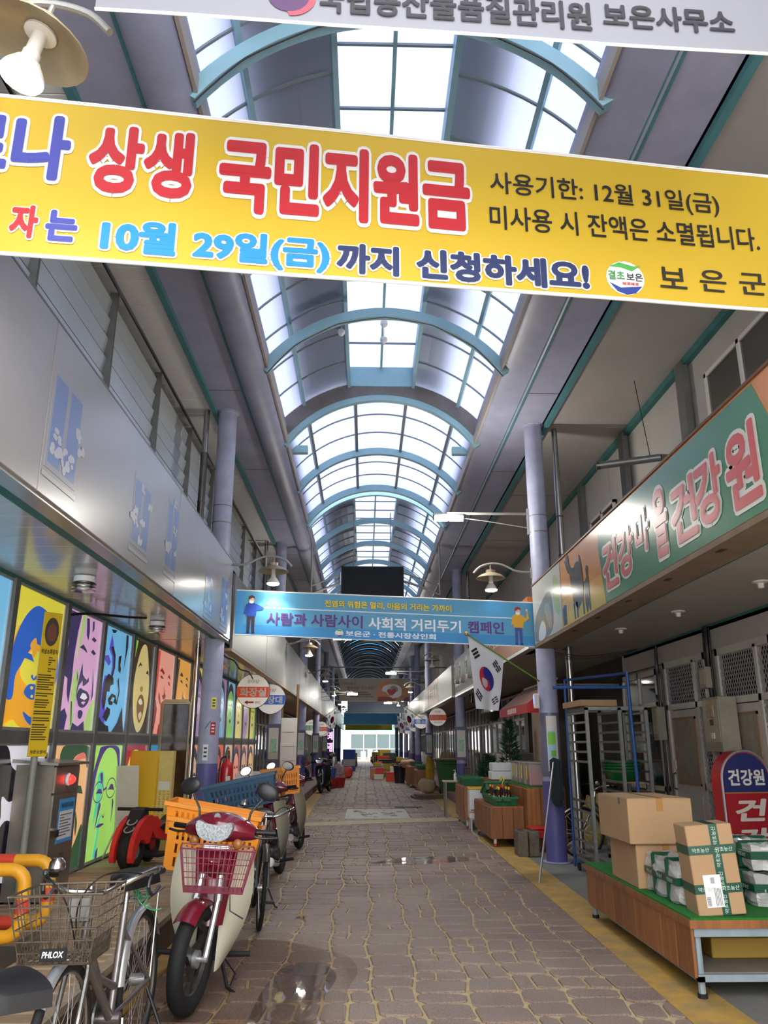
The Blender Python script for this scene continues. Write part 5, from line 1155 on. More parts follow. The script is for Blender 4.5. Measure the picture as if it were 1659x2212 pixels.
# ---------------------------------------------------------------- soffit fittings
for i, (x, y) in enumerate(((-2.42, 6.72), (-2.45, 9.32))):
    t = thing('ceiling_lamp', ['round unlit downlight on the left soffit, nearer one', 'round unlit downlight on the left soffit, farther one'][i], 'lamp', (x, y, 2.885), 0, 'soffit downlights')
    MB().cyl((0, 0, 0), (0, 0, -.05), .09, n=20).build('collar', M('white'), t, True)
    for k in range(3): MB().lathe([(.06, -.055-k*.03), (.1, -.06-k*.03), (.1, -.066-k*.03), (.06, -.072-k*.03)], 20).build('baffle_ring', M('chrome') if k else M('darksteel'), t, True)
    MB().cyl((0, 0, -.05), (0, 0, -.13), .06, n=16).build('core', M('offwhite'), t, True)
tag(MB().tube(catmull([(-2.98, 7.95, 2.75), (-2.85, 8.2, 2.8), (-2.6, 8.6, 2.83), (-2.5, 9.0, 2.88)], 5), .014, 6).build('cable', M('black')), 'thick black cable looping from the wall under the left soffit', 'cable')
tag(MB().tube(catmull([(-2.1, 11.1, 2.83), (-2.1, 12.0, 2.76), (-2.1, 12.8, 2.78), (-2.12, 13.6, 2.72), (-2.12, 14.6, 2.76), (-2.15, 15.4, 2.7)], 5), .012, 6).build('cable', M('black')), 'wavy black cable under the soffit before the toilet sign', 'cable')
t = thing('security_camera', 'white bullet security camera under the soffit behind the first left column', 'camera', (-2.4, 13.5, 2.85)); MB().cyl((0, 0, 0), (0, 0, -.08), .02, n=8).build('mount', M('white'), t); MB().cyl((.1, -.1, -.08), (-.05, .1, -.1), .04, n=12).build('camera_body', M('white'), t, True)
# ---------------------------------------------------------------- steel equipment box with red lamp
t = thing('equipment_box', 'stainless emergency equipment box with a red lamp against the portraits', 'cabinet', (0, 0, 0))
MB().box(-2.98, -2.66, 7.15, 7.78, DZ+.02, 1.33).build('body', mat('boxsteel', (150, 142, 130), .35, metal=.75, noise=.25, scale=3), t)
MB().prism([(-2.99, 1.35), (-2.6, 1.325), (-2.6, 1.345), (-2.99, 1.38)], 7.08, 7.86, 'Y').build('lid', M('steel'), t)
MB().box(-2.66, -2.645, 7.18, 7.75, 1.1, 1.31).build('upper_panel', M('boxsteel'), t)
dr = MB().box(-2.66, -2.645, 7.18, 7.75, .3, 1.08).build('door', M('boxsteel'), t)
for x in (-2.95, -2.7): MB().box(x, x+.05, 7.17, 7.76, DZ, DZ+.03).build('foot', M('darksteel'), t)
MB().lathe([(.055, 0), (.055, .012), (.045, .02)], 16, (-2.645, 7.47, 1.2), 'X').build('lamp_base', M('white'), t, True)
MB().lathe([(.042, .015), (.04, .04), (.02, .065), (0, .07)], 16, (-2.645, 7.47, 1.2), 'X').build('red_lamp', mat('redlamp', (230, 30, 24), .3, emit=3.), t, True)
MB().box(-2.645, -2.642, 7.33, 7.7, .68, 1.04).build('notice', flat((66, 146, 200)), dr); MB().box(-2.642, -2.6405, 7.35, 7.68, .71, .94).build('notice_paper', flat((214, 214, 210)), dr)
fput = lambda a, b, l: (-2.6375+l, a, b)
mb = MB(); letters(mb, '비상소화장치 사용방법', 7.37, 7.66, .965, 1.01, fput, .02); mb.build('lettering', flat((24, 50, 90)), dr)
mb = MB()
for k in range(8): mb.box(-2.6405, -2.6398, 7.37, 7.37+(.28, .1, .26, .2, .28, .24, .27, .18)[k], .905-k*.024, .913-k*.024)
mb.build('small_print', flat((70, 70, 74)), dr)
for k, ch in enumerate('기구함'): mb = MB(); letters(mb, ch, 7.44, 7.54, .52-k*.12, .6-k*.12, lambda a, b, l: (-2.6425+l, a, b), .01); mb.build('lettering', flat((60, 46, 40)), dr)
MB().box(-2.645, -2.62, 7.2, 7.26, .8, .82).build('hasp', M('chrome'), dr); MB().rbox(-2.635, -2.615, 7.26, 7.31, .74, .8, .005).build('padlock', M('black'), dr); MB().box(-2.645, -2.63, 7.19, 7.215, .45, .6).build('hinge', M('chrome'), dr)
# pole sign
t = thing('pole_sign', 'tall narrow yellow instruction sign on a grey pole', 'sign', (-2.77, 7.02, 0), math.radians(50))
MB().cyl((0, .03, DZ), (0, .03, 2.6), .028, n=14).build('pole', mat('polegrey', (138, 138, 130), .5, noise=.2, scale=5), t, True)
bd = MB().rbox(-.085, .085, -.012, .0, 1.4, 2.62, .003).build('board', flat((206, 172, 34), .4), t)
MB().prism(circ(0, 2.45, .064, .125, 24), -.0135, -.012, 'Y').build('round_print', flat((66, 60, 52)), bd); MB().prism(smoothpoly([(-.04, 2.38), (-.045, 2.48), (0, 2.54), (.045, 2.48), (.04, 2.38), (0, 2.36)], 1), -.0142, -.0135, 'Y').build('round_print', flat((110, 66, 52)), bd)
g = lambda a, b, l: (a, -.0155-l, b)
mb = MB(); letters(mb, '비상소화장치', -.075, .075, 2.255, 2.3, g, .03); letters(mb, '보은소방서', -.07, .07, 1.425, 1.455, g, .03); mb.build('lettering', flat((44, 38, 24)), bd)
mb = MB(); rr = random.Random(4); z = 2.22
while z > 1.5:
    mb.box(-.08 if z < 2.08 else .0, rr.uniform(.02, .08), -.0145, -.0138, z, z+.01); z -= rr.choice((.02, .02, .035))
mb.build('small_print', flat((70, 58, 24)), bd)
# striped hoop barrier
t = thing('hoop_barrier', 'yellow and red tubular hoop barrier standing on the deck', 'barrier')
YB_, RB_ = mat('barrieryellow', (222, 158, 34), .45, noise=.15, scale=8), mat('barrierred', (200, 66, 44), .45)
for yy in (5.25, 5.65):
    P = [(-2.9, yy, .77)]+[(-2.14+.09*math.sin(a), yy, .68+.09*math.cos(a)) for a in [j*PI/10 for j in range(6)]]+[(-2.05-.09*(1-math.cos(a)), yy, .49-.09*math.sin(a)) for a in [j*PI/10 for j in range(6)]]+[(-2.9, yy, .4)]
    MB().tube(P, .04, 14).build('hoop', YB_, t, True)
    for a, b in (((-2.4, yy, .77), (-2.28, yy, .77)), ((-2.05, yy, .53), (-2.05, yy, .61)), ((-2.36, yy, .4), (-2.24, yy, .4))): MB().cyl(a, b, .0415, n=14).build('red_band', RB_, t, True)
MB().tube([(-2.5, 5.25, .77), (-2.5, 5.65, .77)], .03, 10).build('link', YB_, t)
MB().box(-2.9, -2.1, 5.2, 5.7, DZ, DZ+.016).build('base_plate', M('darksteel'), t)
for yy in (5.25, 5.65):
    MB().cyl((-2.5, yy, DZ), (-2.5, yy, .4), .03, n=10).build('foot', M('darksteel'), t)
# yellow cabinet, folding sign, dark kiosk
t = thing('yellow_cabinet', 'tall yellow board cabinet with a cream printed strip', 'cabinet', (0, 0, 0))
MB().rbox(-2.98, -2.62, 10.55, 10.75, DZ, 1.42, .01).build('body', mat('cabyellow', (222, 168, 26), .45, noise=.06, scale=3), t)
MB().box(-2.62, -2.44, 10.58, 10.72, DZ, 1.42).build('printed_strip', mat('stripcream', (216, 186, 110), .5, noise=.2, scale=6), t)
mb = MB(); rr = random.Random(9)
for k in range(3):
    for j in range(16): mb.box(-2.59+k*.052, -2.59+k*.052+rr.uniform(.015, .03), 10.577, 10.58, .5+j*.03, .5+j*.03+rr.uniform(.012, .024))
mb.build('small_print', flat((190, 140, 40)), t); MB().box(-2.6, -2.46, 10.576, 10.579, .95, 1.05).build('white_label', M('offwhite'), t)
t = thing('folding_sign', 'white folding board sign on crossed metal legs', 'sign', (-2.74, 9.85, DZ), math.radians(60))
MB().tf(Matrix.Rotation(-.08, 4, 'X')).rbox(-.17, .17, -.012, .012, .28, 1.02, .004).build('board', mat('boardwhite', (206, 200, 176), .6, noise=.1, scale=9), t)
for s in (-1, 1):
    MB().tube([(s*.15, .02, .4), (s*.16, -.16, .0)], .012, 6).build('leg', M('offwhite'), t); MB().tube([(s*.15, .0, .4), (s*.16, .2, .0)], .012, 6).build('leg', M('offwhite'), t)
t = thing('kiosk', 'dark glass display kiosk with a rounded cream frame', 'kiosk', (0, 0, 0))
MB().rbox(-2.92, -2.5, 11.6, 11.75, DZ, 2.12, .05).build('frame', mat('kioskcream', (206, 196, 156), .4), t)
MB().rbox(-2.86, -2.5, 11.585, 11.6, DZ+.1, 2.05, .005).build('glass', mat('kioskglass', (40, 36, 36), .08, spec=.7, noise=.6, scale=7, rgb2=(86, 66, 50)), t)
for i, (x, y) in enumerate(((-2.42, 11.55), (-2.32, 12.1))):
    t = thing('steel_pole', ['polished steel pole from deck to soffit, nearer of the pair', 'polished steel pole from deck to soffit, farther of the pair'][i], 'pole', (x, y, 0)); MB().cyl((0, 0, DZ), (0, 0, 2.89), .04, n=16).build('tube', M('chrome'), t, True); MB().lathe([(.07, DZ), (.07, DZ+.02), (.04, DZ+.03)], 16).build('flange', M('chrome'), t, True)
# fire extinguisher and stickers at the first left column
def extinguisher(label, loc, s=1.):
    t = thing('fire_extinguisher', label, 'extinguisher', loc); t.scale = (s, s, s)
    MB().lathe([(.0, 0), (.075, .005), (.085, .03), (.085, .33), (.07, .39), (.03, .43), (.025, .46), (0, .46)], 20).build('cylinder', mat('extred', (176, 34, 34), .3, coat=.4), t, True)
    MB().lathe([(.022, .46), (.022, .5), (0, .5)], 10).build('valve', M('darksteel'), t); MB().tube([(.0, 0, .5), (.02, -.06, .56), (.03, -.1, .57)], .01, 6).build('handle', M('gold'), t)
    MB().tube(catmull([(0, .02, .48), (-.08, .03, .46), (-.1, 0, .3), (-.098, 0, .12)], 5), .011, 8).build('hose', M('black'), t, True)
    MB().tube([(-.098, 0, .14), (-.1, 0, .04)], [.01, .018], 8).build('nozzle', M('black'), t, True); MB().tf(Matrix.Rotation(-1.2, 4, 'Z')).box(.0845, .0865, -.03, .03, .12, .24).build('label_sheet', M('offwhite'), t)
    return t
extinguisher('red fire extinguisher hung on the first left column', (-1.83, 11.05, .86))
t = thing('extinguisher_hanger', 'steel bracket holding the extinguisher to the first left column', 'bracket', (-1.9, 11.0, .84)); MB().box(-.08, .12, -.02, .14, 0, .012).build('shelf', M('darksteel'), t); MB().box(-.08, -.06, -.02, .14, 0, .3).build('back_plate', M('darksteel'), t)
for i, (a, z0, z1, c, lb) in enumerate(((.25, 1.95, 2.1, (216, 206, 90), 'small yellow notice on the first left column'), (.3, 1.62, 1.78, (170, 30, 40), 'red extinguisher notice on the first left column'), (-.3, 1.3, 1.5, (222, 222, 222), 'white notice with black stamps on the first left column'))):
    mb = MB(); mb.grid(lambda u, v: (XL+.1375*math.sin(a+.5*u), LY[1]-.1375*math.cos(a+.5*u), z0+(z1-z0)*v), 5, 1); o = tag(mb.build('notice', flat(c)), lb, 'notice')
    mb = MB()
    for k in range(3): mb.grid(lambda u, v: (XL+.1385*math.sin(a+.1+.3*u), LY[1]-.1385*math.cos(a+.1+.3*u), z0+(z1-z0)*(.2+.25*k+.12*v)), 4, 1)
    mb.build('small_print', flat((60, 56, 56) if i != 1 else (226, 214, 210)), o)
mb = MB(); mb.grid(lambda u, v: (XL+.1375*math.sin(-.2+.5*u), LY[1]-.1375*math.cos(-.2+.5*u), 1.69+.1*u+.02*v), 5, 1); tag(mb.build('paint_stroke', flat((30, 110, 96))), 'green brush stroke on the first left column', 'mark')
# ---------------------------------------------------------------- round hanging signs
def round_sign(label, loc, c, text, r=.31, top='장마당', sub=None, arrow=False, bar=None, subc=(190, 50, 40)):
    t = thing('round_sign', label, 'sign', loc, 0, 'round hanging shop signs')
    MB().cyl((0, 0, 0), (0, .08, 0), r, n=36).build('disc', mat('signwhite', (222, 216, 206), .4, emit=.16), t, True)
    ring(MB(), (0, .04, 0), r, .012, 36, 6).build('rim', M('darksteel'), t, True)
    fp = lambda a, b, l=0: (a, -.003-l, b)
    P = [(x, z) for x, z in circ(0, 0, r*.995, r*.995, 48) if -.48*r < z < .34*r]
    L_ = sorted([p for p in P if p[0] < 0], key=lambda q: q[1]); R_ = sorted([p for p in P if p[0] > 0], key=lambda q: -q[1])
    MB().add([fp(a, b) for a, b in L_+R_], [tuple(range(len(L_+R_)))]).build('colour_band', mat('sgn_%d_%d_%d' % c, c, .4, emit=.16), t)
    mb = MB(); letters(mb, text, -.8*r, .8*r, -.33*r, .2*r, fp, .035, lift=.002); mb.build('lettering', flat((232, 230, 224)), t)
    mb = MB(); letters(mb, top, -.36*r, .36*r, .46*r, .68*r, fp, 0, .25, lift=.002); mb.build('lettering', flat((70, 76, 50)), t)
    if arrow:
        MB().add([fp(a*r, b*r, .002) for a, b in ((-.52, -.67), (-.3, -.55), (-.3, -.62), (.06, -.62), (.06, -.72), (-.3, -.72), (-.3, -.8))], [tuple(range(7))]).build('arrow', flat((190, 40, 40)), t)
        mb = MB(); letters(mb, 'WC', (.14)*r, .5*r, -.76*r, -.6*r, fp, .01, lift=.002); mb.build('lettering', flat((190, 70, 50)), t)
    elif sub: mb = MB(); letters(mb, sub, -.5*r, .5*r, -.66*r, -.5*r, fp, .0, lift=.002); mb.build('lettering', flat((80, 66, 56)), t)
    MB().tube([(-.1, .04, r), (-.1, .04, r+.08), (.1, .04, r+.08), (.1, .04, r)], .008, 6).build('hanger', M('darksteel'), t)
    MB().box(-.035, .035, .0, .08, r+.08, r+.2).build('mount_box', M('darksteel'), t); MB().cyl((0, .04, r+.2), (0, .04, max(r+.21, 2.9-loc[2])), .015, n=8).build('drop_rod', M('darksteel'), t)
    return t
BLUE_, GRN_, RED2 = (36, 88, 176), (46, 132, 78), (206, 70, 36)
round_sign('round orange toilet sign with arrow under the left soffit', (-2.19, 15.8, 2.5), RED2, '화장실', .32, arrow=True)
round_sign('round blue sign half hidden behind the toilet sign', (-2.03, 17.45, 2.44), BLUE_, '포장대', .31, '시장')
round_sign('round green exit sign on the deck side', (-2.28, 35.2, 2.2), GRN_, '출입구', .32)
round_sign('round red sign just behind the green exit sign', (-2.02, 37.7, 2.2), RED2, '방앗간', .31)
round_sign('round blue sign behind the red one on the deck side', (-2.05, 40.6, 2.2), BLUE_, '수선', .31)
round_sign('round red mill sign hanging on the stall side', (2.61, 29.1, 2.44), RED2, '현대방앗간', .31, '시장', sub='543-4076')
round_sign('round blue sign on the stall side, nearest of three', (2.42, 35, 2.46), BLUE_, '종로', .31)
round_sign('round blue sign on the stall side, middle of three', (2.56, 42, 2.44), BLUE_, '수선', .31)
round_sign('round blue sign on the stall side, farthest of three', (2.5, 48, 2.4), BLUE_, '한복', .31)
# ================================================================ RIGHT SHOPFRONT
ALF = mat('aluframe', (204, 198, 188), .5, metal=.25, noise=.15, scale=6)
def meshpanel(parent, x, y0, y1, z0, z1, p=.055, name='wire_mesh'):
    """expanded-metal diamonds in the plane x"""
    mb = MB(); h = z1-z0; w = y1-y0; n = int((w+h)/p)+1
    for i in range(n):
        for s in (1, -1):
            c = y0-h+i*p if s > 0 else y0+i*p
            a0, b0 = c, z0; a1, b1 = c+s*h*.6, z1
            # clip to the panel
            def clip(a, b, a2, b2):
                t0, t1 = 0., 1.; d = a2-a
                for lo, hi in ((y0, y1),):
                    if abs(d) < 1e-9: return None
                    u, v = (lo-a)/d, (hi-a)/d
                    if u > v: u, v = v, u
                    t0, t1 = max(t0, u), min(t1, v)
                if t0 >= t1: return None
                return (a+d*t0, b+(b2-b)*t0), (a+d*t1, b+(b2-b)*t1)
            q = clip(a0, b0, a1, b1)
            if q: mb.tube([(x, q[0][0], q[0][1]), (x, q[1][0], q[1][1])], .004, 3, caps=False)
    return mb.build(name, M('alu'), parent)
def mesh_door(n, y0, y1, label, x=4.03):
    d = sroot('door_%d' % n, label); w = .06
    MB().box(x+.04, x+.06, y0, y1, .12, 2.55).build('dark_glass', M('darkroom'), d)
    fr = MB()
    for a in ((y0, y0+w, .1, 2.55), (y1-w, y1, .1, 2.55), (y0, y1, 2.47, 2.55), (y0, y1, 1.93, 2.0), (y0+.33, y0+.39, .1, 2.5), (y0, y0+.36, .1, .18), (y0, y0+.36, .98, 1.06)): fr.box(x-.02, x+.05, *a)
    fr.build('door_frame', ALF, d)
    meshpanel(d, x, y0+w, y0+.33, 1.06, 1.93); meshpanel(d, x, y0+w, y0+.33, .18, .98); meshpanel(d, x, y0+w, y0+.33, 2.0, 2.47); meshpanel(d, x, y0+.39, y1-w, 2.0, 2.47)
    lf = MB().box(x, x+.035, y0+.4, y1-w-.01, .12, 1.92).build('leaf', ALF, d)
    MB().box(x-.012, x, y0+.5, y1-w-.12, 1.05, 1.8).build('frosted_pane', mat('frosted', (150, 138, 122), .4, noise=.3, scale=9), lf)
    f = MB()
    for a in ((y0+.48, y1-w-.1, 1.8, 1.83), (y0+.48, y1-w-.1, 1.02, 1.05), (y0+.48, y0+.5, 1.02, 1.83), (y1-w-.12, y1-w-.1, 1.02, 1.83)): f.box(x-.016, x, *a)
    f.build('pane_bead', mat('bead', (150, 116, 88), .5), lf); MB().box(x-.008, x, y0+.5, y1-w-.12, .2, .9).build('kick_panel', ALF, lf)
    MB().tube([(x-.02, y1-w-.06, .95), (x-.06, y1-w-.06, .97), (x-.06, y1-w-.06, 1.13), (x-.02, y1-w-.06, 1.15)], .011, 6).build('handle', M('darksteel'), lf)
    MB().box(x-.025, x, y1-w-.09, y1-w-.03, 1.2, 1.3).build('lock', M('offwhite'), lf)
mesh_door(1, 9.35, 10.7, 'aluminium shop door with wire mesh side light, beside the window'); mesh_door(2, 7.75, 9.05, 'aluminium shop door with wire mesh behind the domed sign'); mesh_door(3, 6.3, 7.6, 'aluminium shop door with wire mesh nearest the camera')
struct('wall_right_lintel', MB().box(4.02, 4.12, 4, 12.4, 2.55, 2.82), M('wallgrey'))
# shop window with goods behind it
wn = sroot('window_4', 'wide aluminium shop window behind the metal racks')
f = MB(); Y0, Y1 = 10.95, 12.45
for a in ((Y0, Y1, 2.42, 2.5), (Y0, Y1, 2.0, 2.06), (Y0, Y1, .9, .96), (Y0, Y0+.06, .1, 2.5), (Y1-.06, Y1, .1, 2.5), (11.68, 11.73, .1, 2.5)): f.box(4.0, 4.06, *a)
f.build('window_frame', ALF, wn)
for a, b in ((11.01, 11.68), (11.73, 12.39)):
    for z0, z1 in ((2.06, 2.42), (.96, 2.0)): MB().box(4.025, 4.03, a, b, z0, z1).build('pane', M('glass'), wn)
MB().box(4.06, 4.095, Y0, Y1, .1, 2.5).build('reveal', mat('shopinside', (120, 112, 104), .8), wn)
rr = random.Random(8)
PCN = [((206, 70, 60), 'red'), ((90, 160, 190), 'blue'), ((226, 200, 80), 'yellow'), ((220, 220, 216), 'white'), ((100, 150, 90), 'green'), ((220, 130, 160), 'pink'), ((60, 70, 120), 'navy')]
for k in range(21):
    y = 11.06+(k % 7)*.18; z = (.972, 1.297, 1.617)[k//7]; c, cn = rr.choice(PCN)
    tag(MB().rbox(4.035, 4.058, y, y+rr.uniform(.07, .14), z, z+rr.uniform(.14, .27), .004).build('goods_pack', flat(c, .4)), '%s pack in the shop window, %s along the %s shelf' % (cn, ordw(k % 7+1), ('bottom', 'middle', 'top')[k//7]), 'pack', 'packs in the shop window')
MB().box(4.03, 4.06, Y0, Y1, 1.28, 1.295).build('shelf', M('aluframe'), wn); MB().box(4.03, 4.06, Y0, Y1, 1.6, 1.615).build('shelf', M('aluframe'), wn); MB().box(4.03, 4.06, Y0, Y1, .955, .97).build('shelf', M('aluframe'), wn)
# meter boxes, conduits
def meter(label, y0, y1, z0, z1, d, door=True):
    t = thing('meter_box', label, 'meter box'); x = 4.0
    MB().rbox(x-d, x, y0, y1, z0, z1, .006).build('case', mat('metergrey', (142, 136, 118), .6, noise=.2, scale=6), t)
    MB().box(x-d-.006, x-d, y0+.02, y1-.02, z0+.18*(z1-z0), z1-.03).build('cover', mat('metercover', (168, 158, 134), .6, noise=.25, scale=7), t)
    return t
t = meter('large beige electricity meter box with a small round-cornered window', 8.62, 9.05, 1.42, 2.0, .2)
MB().rbox(3.785, 3.795, 8.74, 8.92, 1.78, 1.92, .004).build('dial_window', mat('dial', (190, 166, 90), .2, noise=.9, scale=14, rgb2=(120, 90, 120)), t)
for z, c in ((1.7, (80, 66, 44)), (1.56, (216, 206, 196))): MB().box(3.787, 3.793, 8.78, 8.86, z, z+.06).build('sticker', flat(c), t)
meter('small grey meter box beside the mesh door', 10.72, 10.9, 1.55, 1.98, .12)
meter('small white switch box high between the doors', 9.1, 9.28, 2.12, 2.36, .1)
mb = MB()
for k, (y, z0, z1) in enumerate(((9.14, 2.0, 2.82), (9.2, 2.36, 2.82), (9.06, 2.0, 2.8), (10.8, 1.98, 2.8), (10.84, .2, 1.55), (10.78, .2, 2.8))): tag(MB().tube(catmull([(3.97, y, z0), (3.98, y+.03, (z0*2+z1)/3), (3.96, y-.03, (z0+2*z1)/3), (3.98, y, z1)], 4), (.03, .018, .012, .02, .012, .014)[k], 8).build('conduit', M('black' if k % 2 == 0 else 'darkplastic'), smooth=True), ['thick black conduit rising from the large meter box', 'black cable beside the high switch box', 'thin black cable left of the thick conduit', 'black conduit over the small grey meter box', 'black cable below the small grey meter box', 'thin black cable down the post beside the window'][k], 'cable')
t = tag(MB().box(4.0, 4.015, 10.92, 11.05, 2.02, 2.16).build('number_plate', flat((46, 84, 140))), 'blue house number plate reading 17-1', 'plate')
mb = MB(); letters(mb, '17-1', -11.04, -10.93, 2.05, 2.11, lambda a, b, l: (3.996-l, -a, b), .02); mb.build('lettering', flat((226, 230, 232)), t)
# domed stand sign
t = thing('stand_sign', 'red and blue domed stand sign against the mesh doors', 'sign', (3.66, 8.0, 0), math.radians(12))
out = [(-.27, 0)]+[(.27*math.cos(PI-PI*i/20), 1.17+.27*math.sin(PI*i/20)) for i in range(21)]+[(.27, 0)]
MB().prism(out, -.08, .08, 'Y').build('sign_case', mat('signcase', (176, 40, 42), .4, noise=.2, scale=8), t)
f_ = [(a*.93, .04+(b-.04)*.985) for a, b in out]
MB().face([p for p in f_ if p[1] < 1.0]+[(.251, 1.04), (-.251, 1.04)][0:0]+[], -.083, 'Y') if False else None
MB().box(-.25, .25, -.085, -.08, .04, 1.05).build('red_face', mat('signred', (150, 26, 36), .35), t)
MB().prism([(-.25, 1.06)]+[(.25*math.cos(PI-PI*i/20), 1.17+.25*math.sin(PI*i/20)) for i in range(21)]+[(.25, 1.06)], -.085, -.08, 'Y').build('blue_face', flat((38, 44, 92), .35), t); MB().box(-.25, .25, -.0855, -.08, 1.05, 1.06).build('divider', M('gold'), t)
ed = MB(); ed.tube([(a, -.085, b) for a, b in out], .012, 6); ed.build('edge_trim', M('alu'), t)
g = lambda a, b, l: (a, -.089-l, b)
mb = MB(); letters(mb, '건강원', -.2, .2, 1.12, 1.27, g, .03); mb.build('lettering', flat((206, 200, 190)), t)
for k, ch in enumerate('건강식품'): mb = MB(); letters(mb, ch, -.16, .19, .8-k*.26, 1.0-k*.26, g, .035, .15); mb.build('lettering', flat((196, 186, 172)), t)
# ---------------------------------------------------------------- display bench with turf
t = thing('display_bench', 'low pine display bench topped with green turf mat', 'bench')
bx0, bx1, by0, by1, bz = 2.06, 2.98, 5.4, 7.82, .46
MB().box(bx0-.03, bx1, by0-.02, by1+.02, bz-.06, bz-.012).build('top_board', M('pine'), t)
MB().box(bx0-.02, bx1, by0-.015, by1+.015, bz-.012, bz).build('turf_mat', M('turf'), t)
n = 9; pl = (by1-by0)/n
for k in range(n):
    o = MB().rbox(bx0-.02, bx0, by0+k*pl+.004, by0+(k+1)*pl-.004, .12, bz-.06, .003).build('plank', M('pine'), t)
for x in (bx0+.03, bx1-.05):
    for y in (by0+.04, by1-.04): MB().tube([(x+(.03 if x < 2.5 else -.03)*0, y, bz-.06), (x, y-(.03 if y < 6 else -.03)*0, .0)], .022, 8).build('leg', M('ironpaint'), t); MB().cyl((x, y, 0), (x, y, .03), .03, n=10).build('caster', M('rubber'), t)
for a in ((bx0, bx1, by0, by0+.04, bz-.11, bz-.06), (bx0, bx1, by0, by0+.04, .1, .14), (bx0, bx1, by1-.04, by1, .1, .14), (bx0, bx0+.04, by0, by1, .1, .13), (bx1-.04, bx1, by0, by1, .1, .13)): MB().box(*a).build('rail', M('ironpaint'), t)
MB().box(bx0+.02, bx1, by0+.04, by1, .13, .145).build('shelf', mat('shelfboard', (128, 118, 104), .7, noise=.2, scale=4), t)
tag(MB().rbox(2.3, 2.72, 5.75, 6.1, .147, .27, .006).build('goods_box', flat((150, 120, 44), .6)), 'dark yellow box on the shelf under the bench', 'box')
def carton(label, x0, x1, y0, y1, z0, z1, tape=None, rotz=0., tilt=0., m='carton', flap=True):
    t = thing('carton', label, 'box', ((x0+x1)/2, (y0+y1)/2, z0)); t.rotation_euler = (0, tilt, rotz)
    a, b, h = (x1-x0)/2, (y1-y0)/2, z1-z0
    MB().rbox(-a, a, -b, b, 0, h, .006).build('body', M(m), t)
    if flap:
        for s in (-1, 1): MB().tf(Matrix.Translation((s*a*.5, 0, h)) @ Matrix.Rotation(s*.015, 4, 'Y')).box(-a*.49, a*.49, -b*.99, b*.99, 0, .004).build('top_flap', M('carton'), t)
        MB().box(-.025, .025, -b-.001, b+.001, h+.005, h+.0065).build('brown_tape', mat('browntape', (166, 120, 60), .25), t)
        for s in (-1, 1): MB().box(-.025, .025, s*b-.0015*(s < 0)-.0005, s*b+.0015*(s > 0)+.0005, h-.09, h).build('brown_tape', M('browntape'), t)
    return t, a, b, h
carton('large plain carton at the bottom of the bench stack', 2.06, 2.52, 6.4, 7.06, .46, .77)
t, a, b, h = carton('large plain carton on top of the bench stack', 2.0, 2.5, 6.36, 7.1, .776, 1.1, rotz=.02)
MB().box(-a-.0015, -a, -.2, -.16, h-.05, h).build('label_sheet', flat((90, 90, 84)), t)
mat('greentape', (22, 74, 52), .25, spec=.5)
def tape_text(t, fn, length, n):
    mb = MB()
    for k in range(n): letters(mb, '약초농산', -.055+length*((k+.5)/n-.5), .055+length*((k+.5)/n-.5), -.014, .014, fn, .01)
    mb.build('tape_print', flat((186, 204, 190)), t)
t, a, b, h = carton('upright carton bound with a cross of green printed tape', 2.13, 2.43, 5.44, 5.68, .462, 1.0, rotz=-.06, tilt=-.07, flap=False)
MB().box(.0, .055, -b-.002, -b, 0, h).build('green_tape', M('greentape'), t); MB().box(.0, .055, -b, b, h, h+.002).build('green_tape', M('greentape'), t)
for z in (.13, .36): MB().box(-a, a, -b-.003, -b, z, z+.055).build('green_tape', M('greentape'), t); MB().box(-a-.002, -a, -b, b, z, z+.055).build('green_tape', M('greentape'), t)
for z in (.13, .36): tape_text(t, lambda p, q, l, z=z: (p, -b-.0055-l, z+.0275+q), a*2, 2)
tape_text(t, lambda p, q, l: (.0275-q, -b-.005-l, h/2+p), h, 4)
MB().box(-.09, .02, -b-.0045, -b-.003, .05, .24).build('shipping_label', M('white'), t)
mb = MB()
for k in range(9): mb.box(-.085, -.06, -b-.005, -b-.0044, .06+k*.006, .063+k*.006); mb.box(-.045, -.02, -b-.005, -b-.0044, .19+k*.004, .192+k*.004)
for k in range(5): mb.box(-.03+k*.009, -.027+k*.009, -b-.005, -b-.0044, .06, .06+.1)
mb.build('small_print', flat((60, 60, 62)), t)
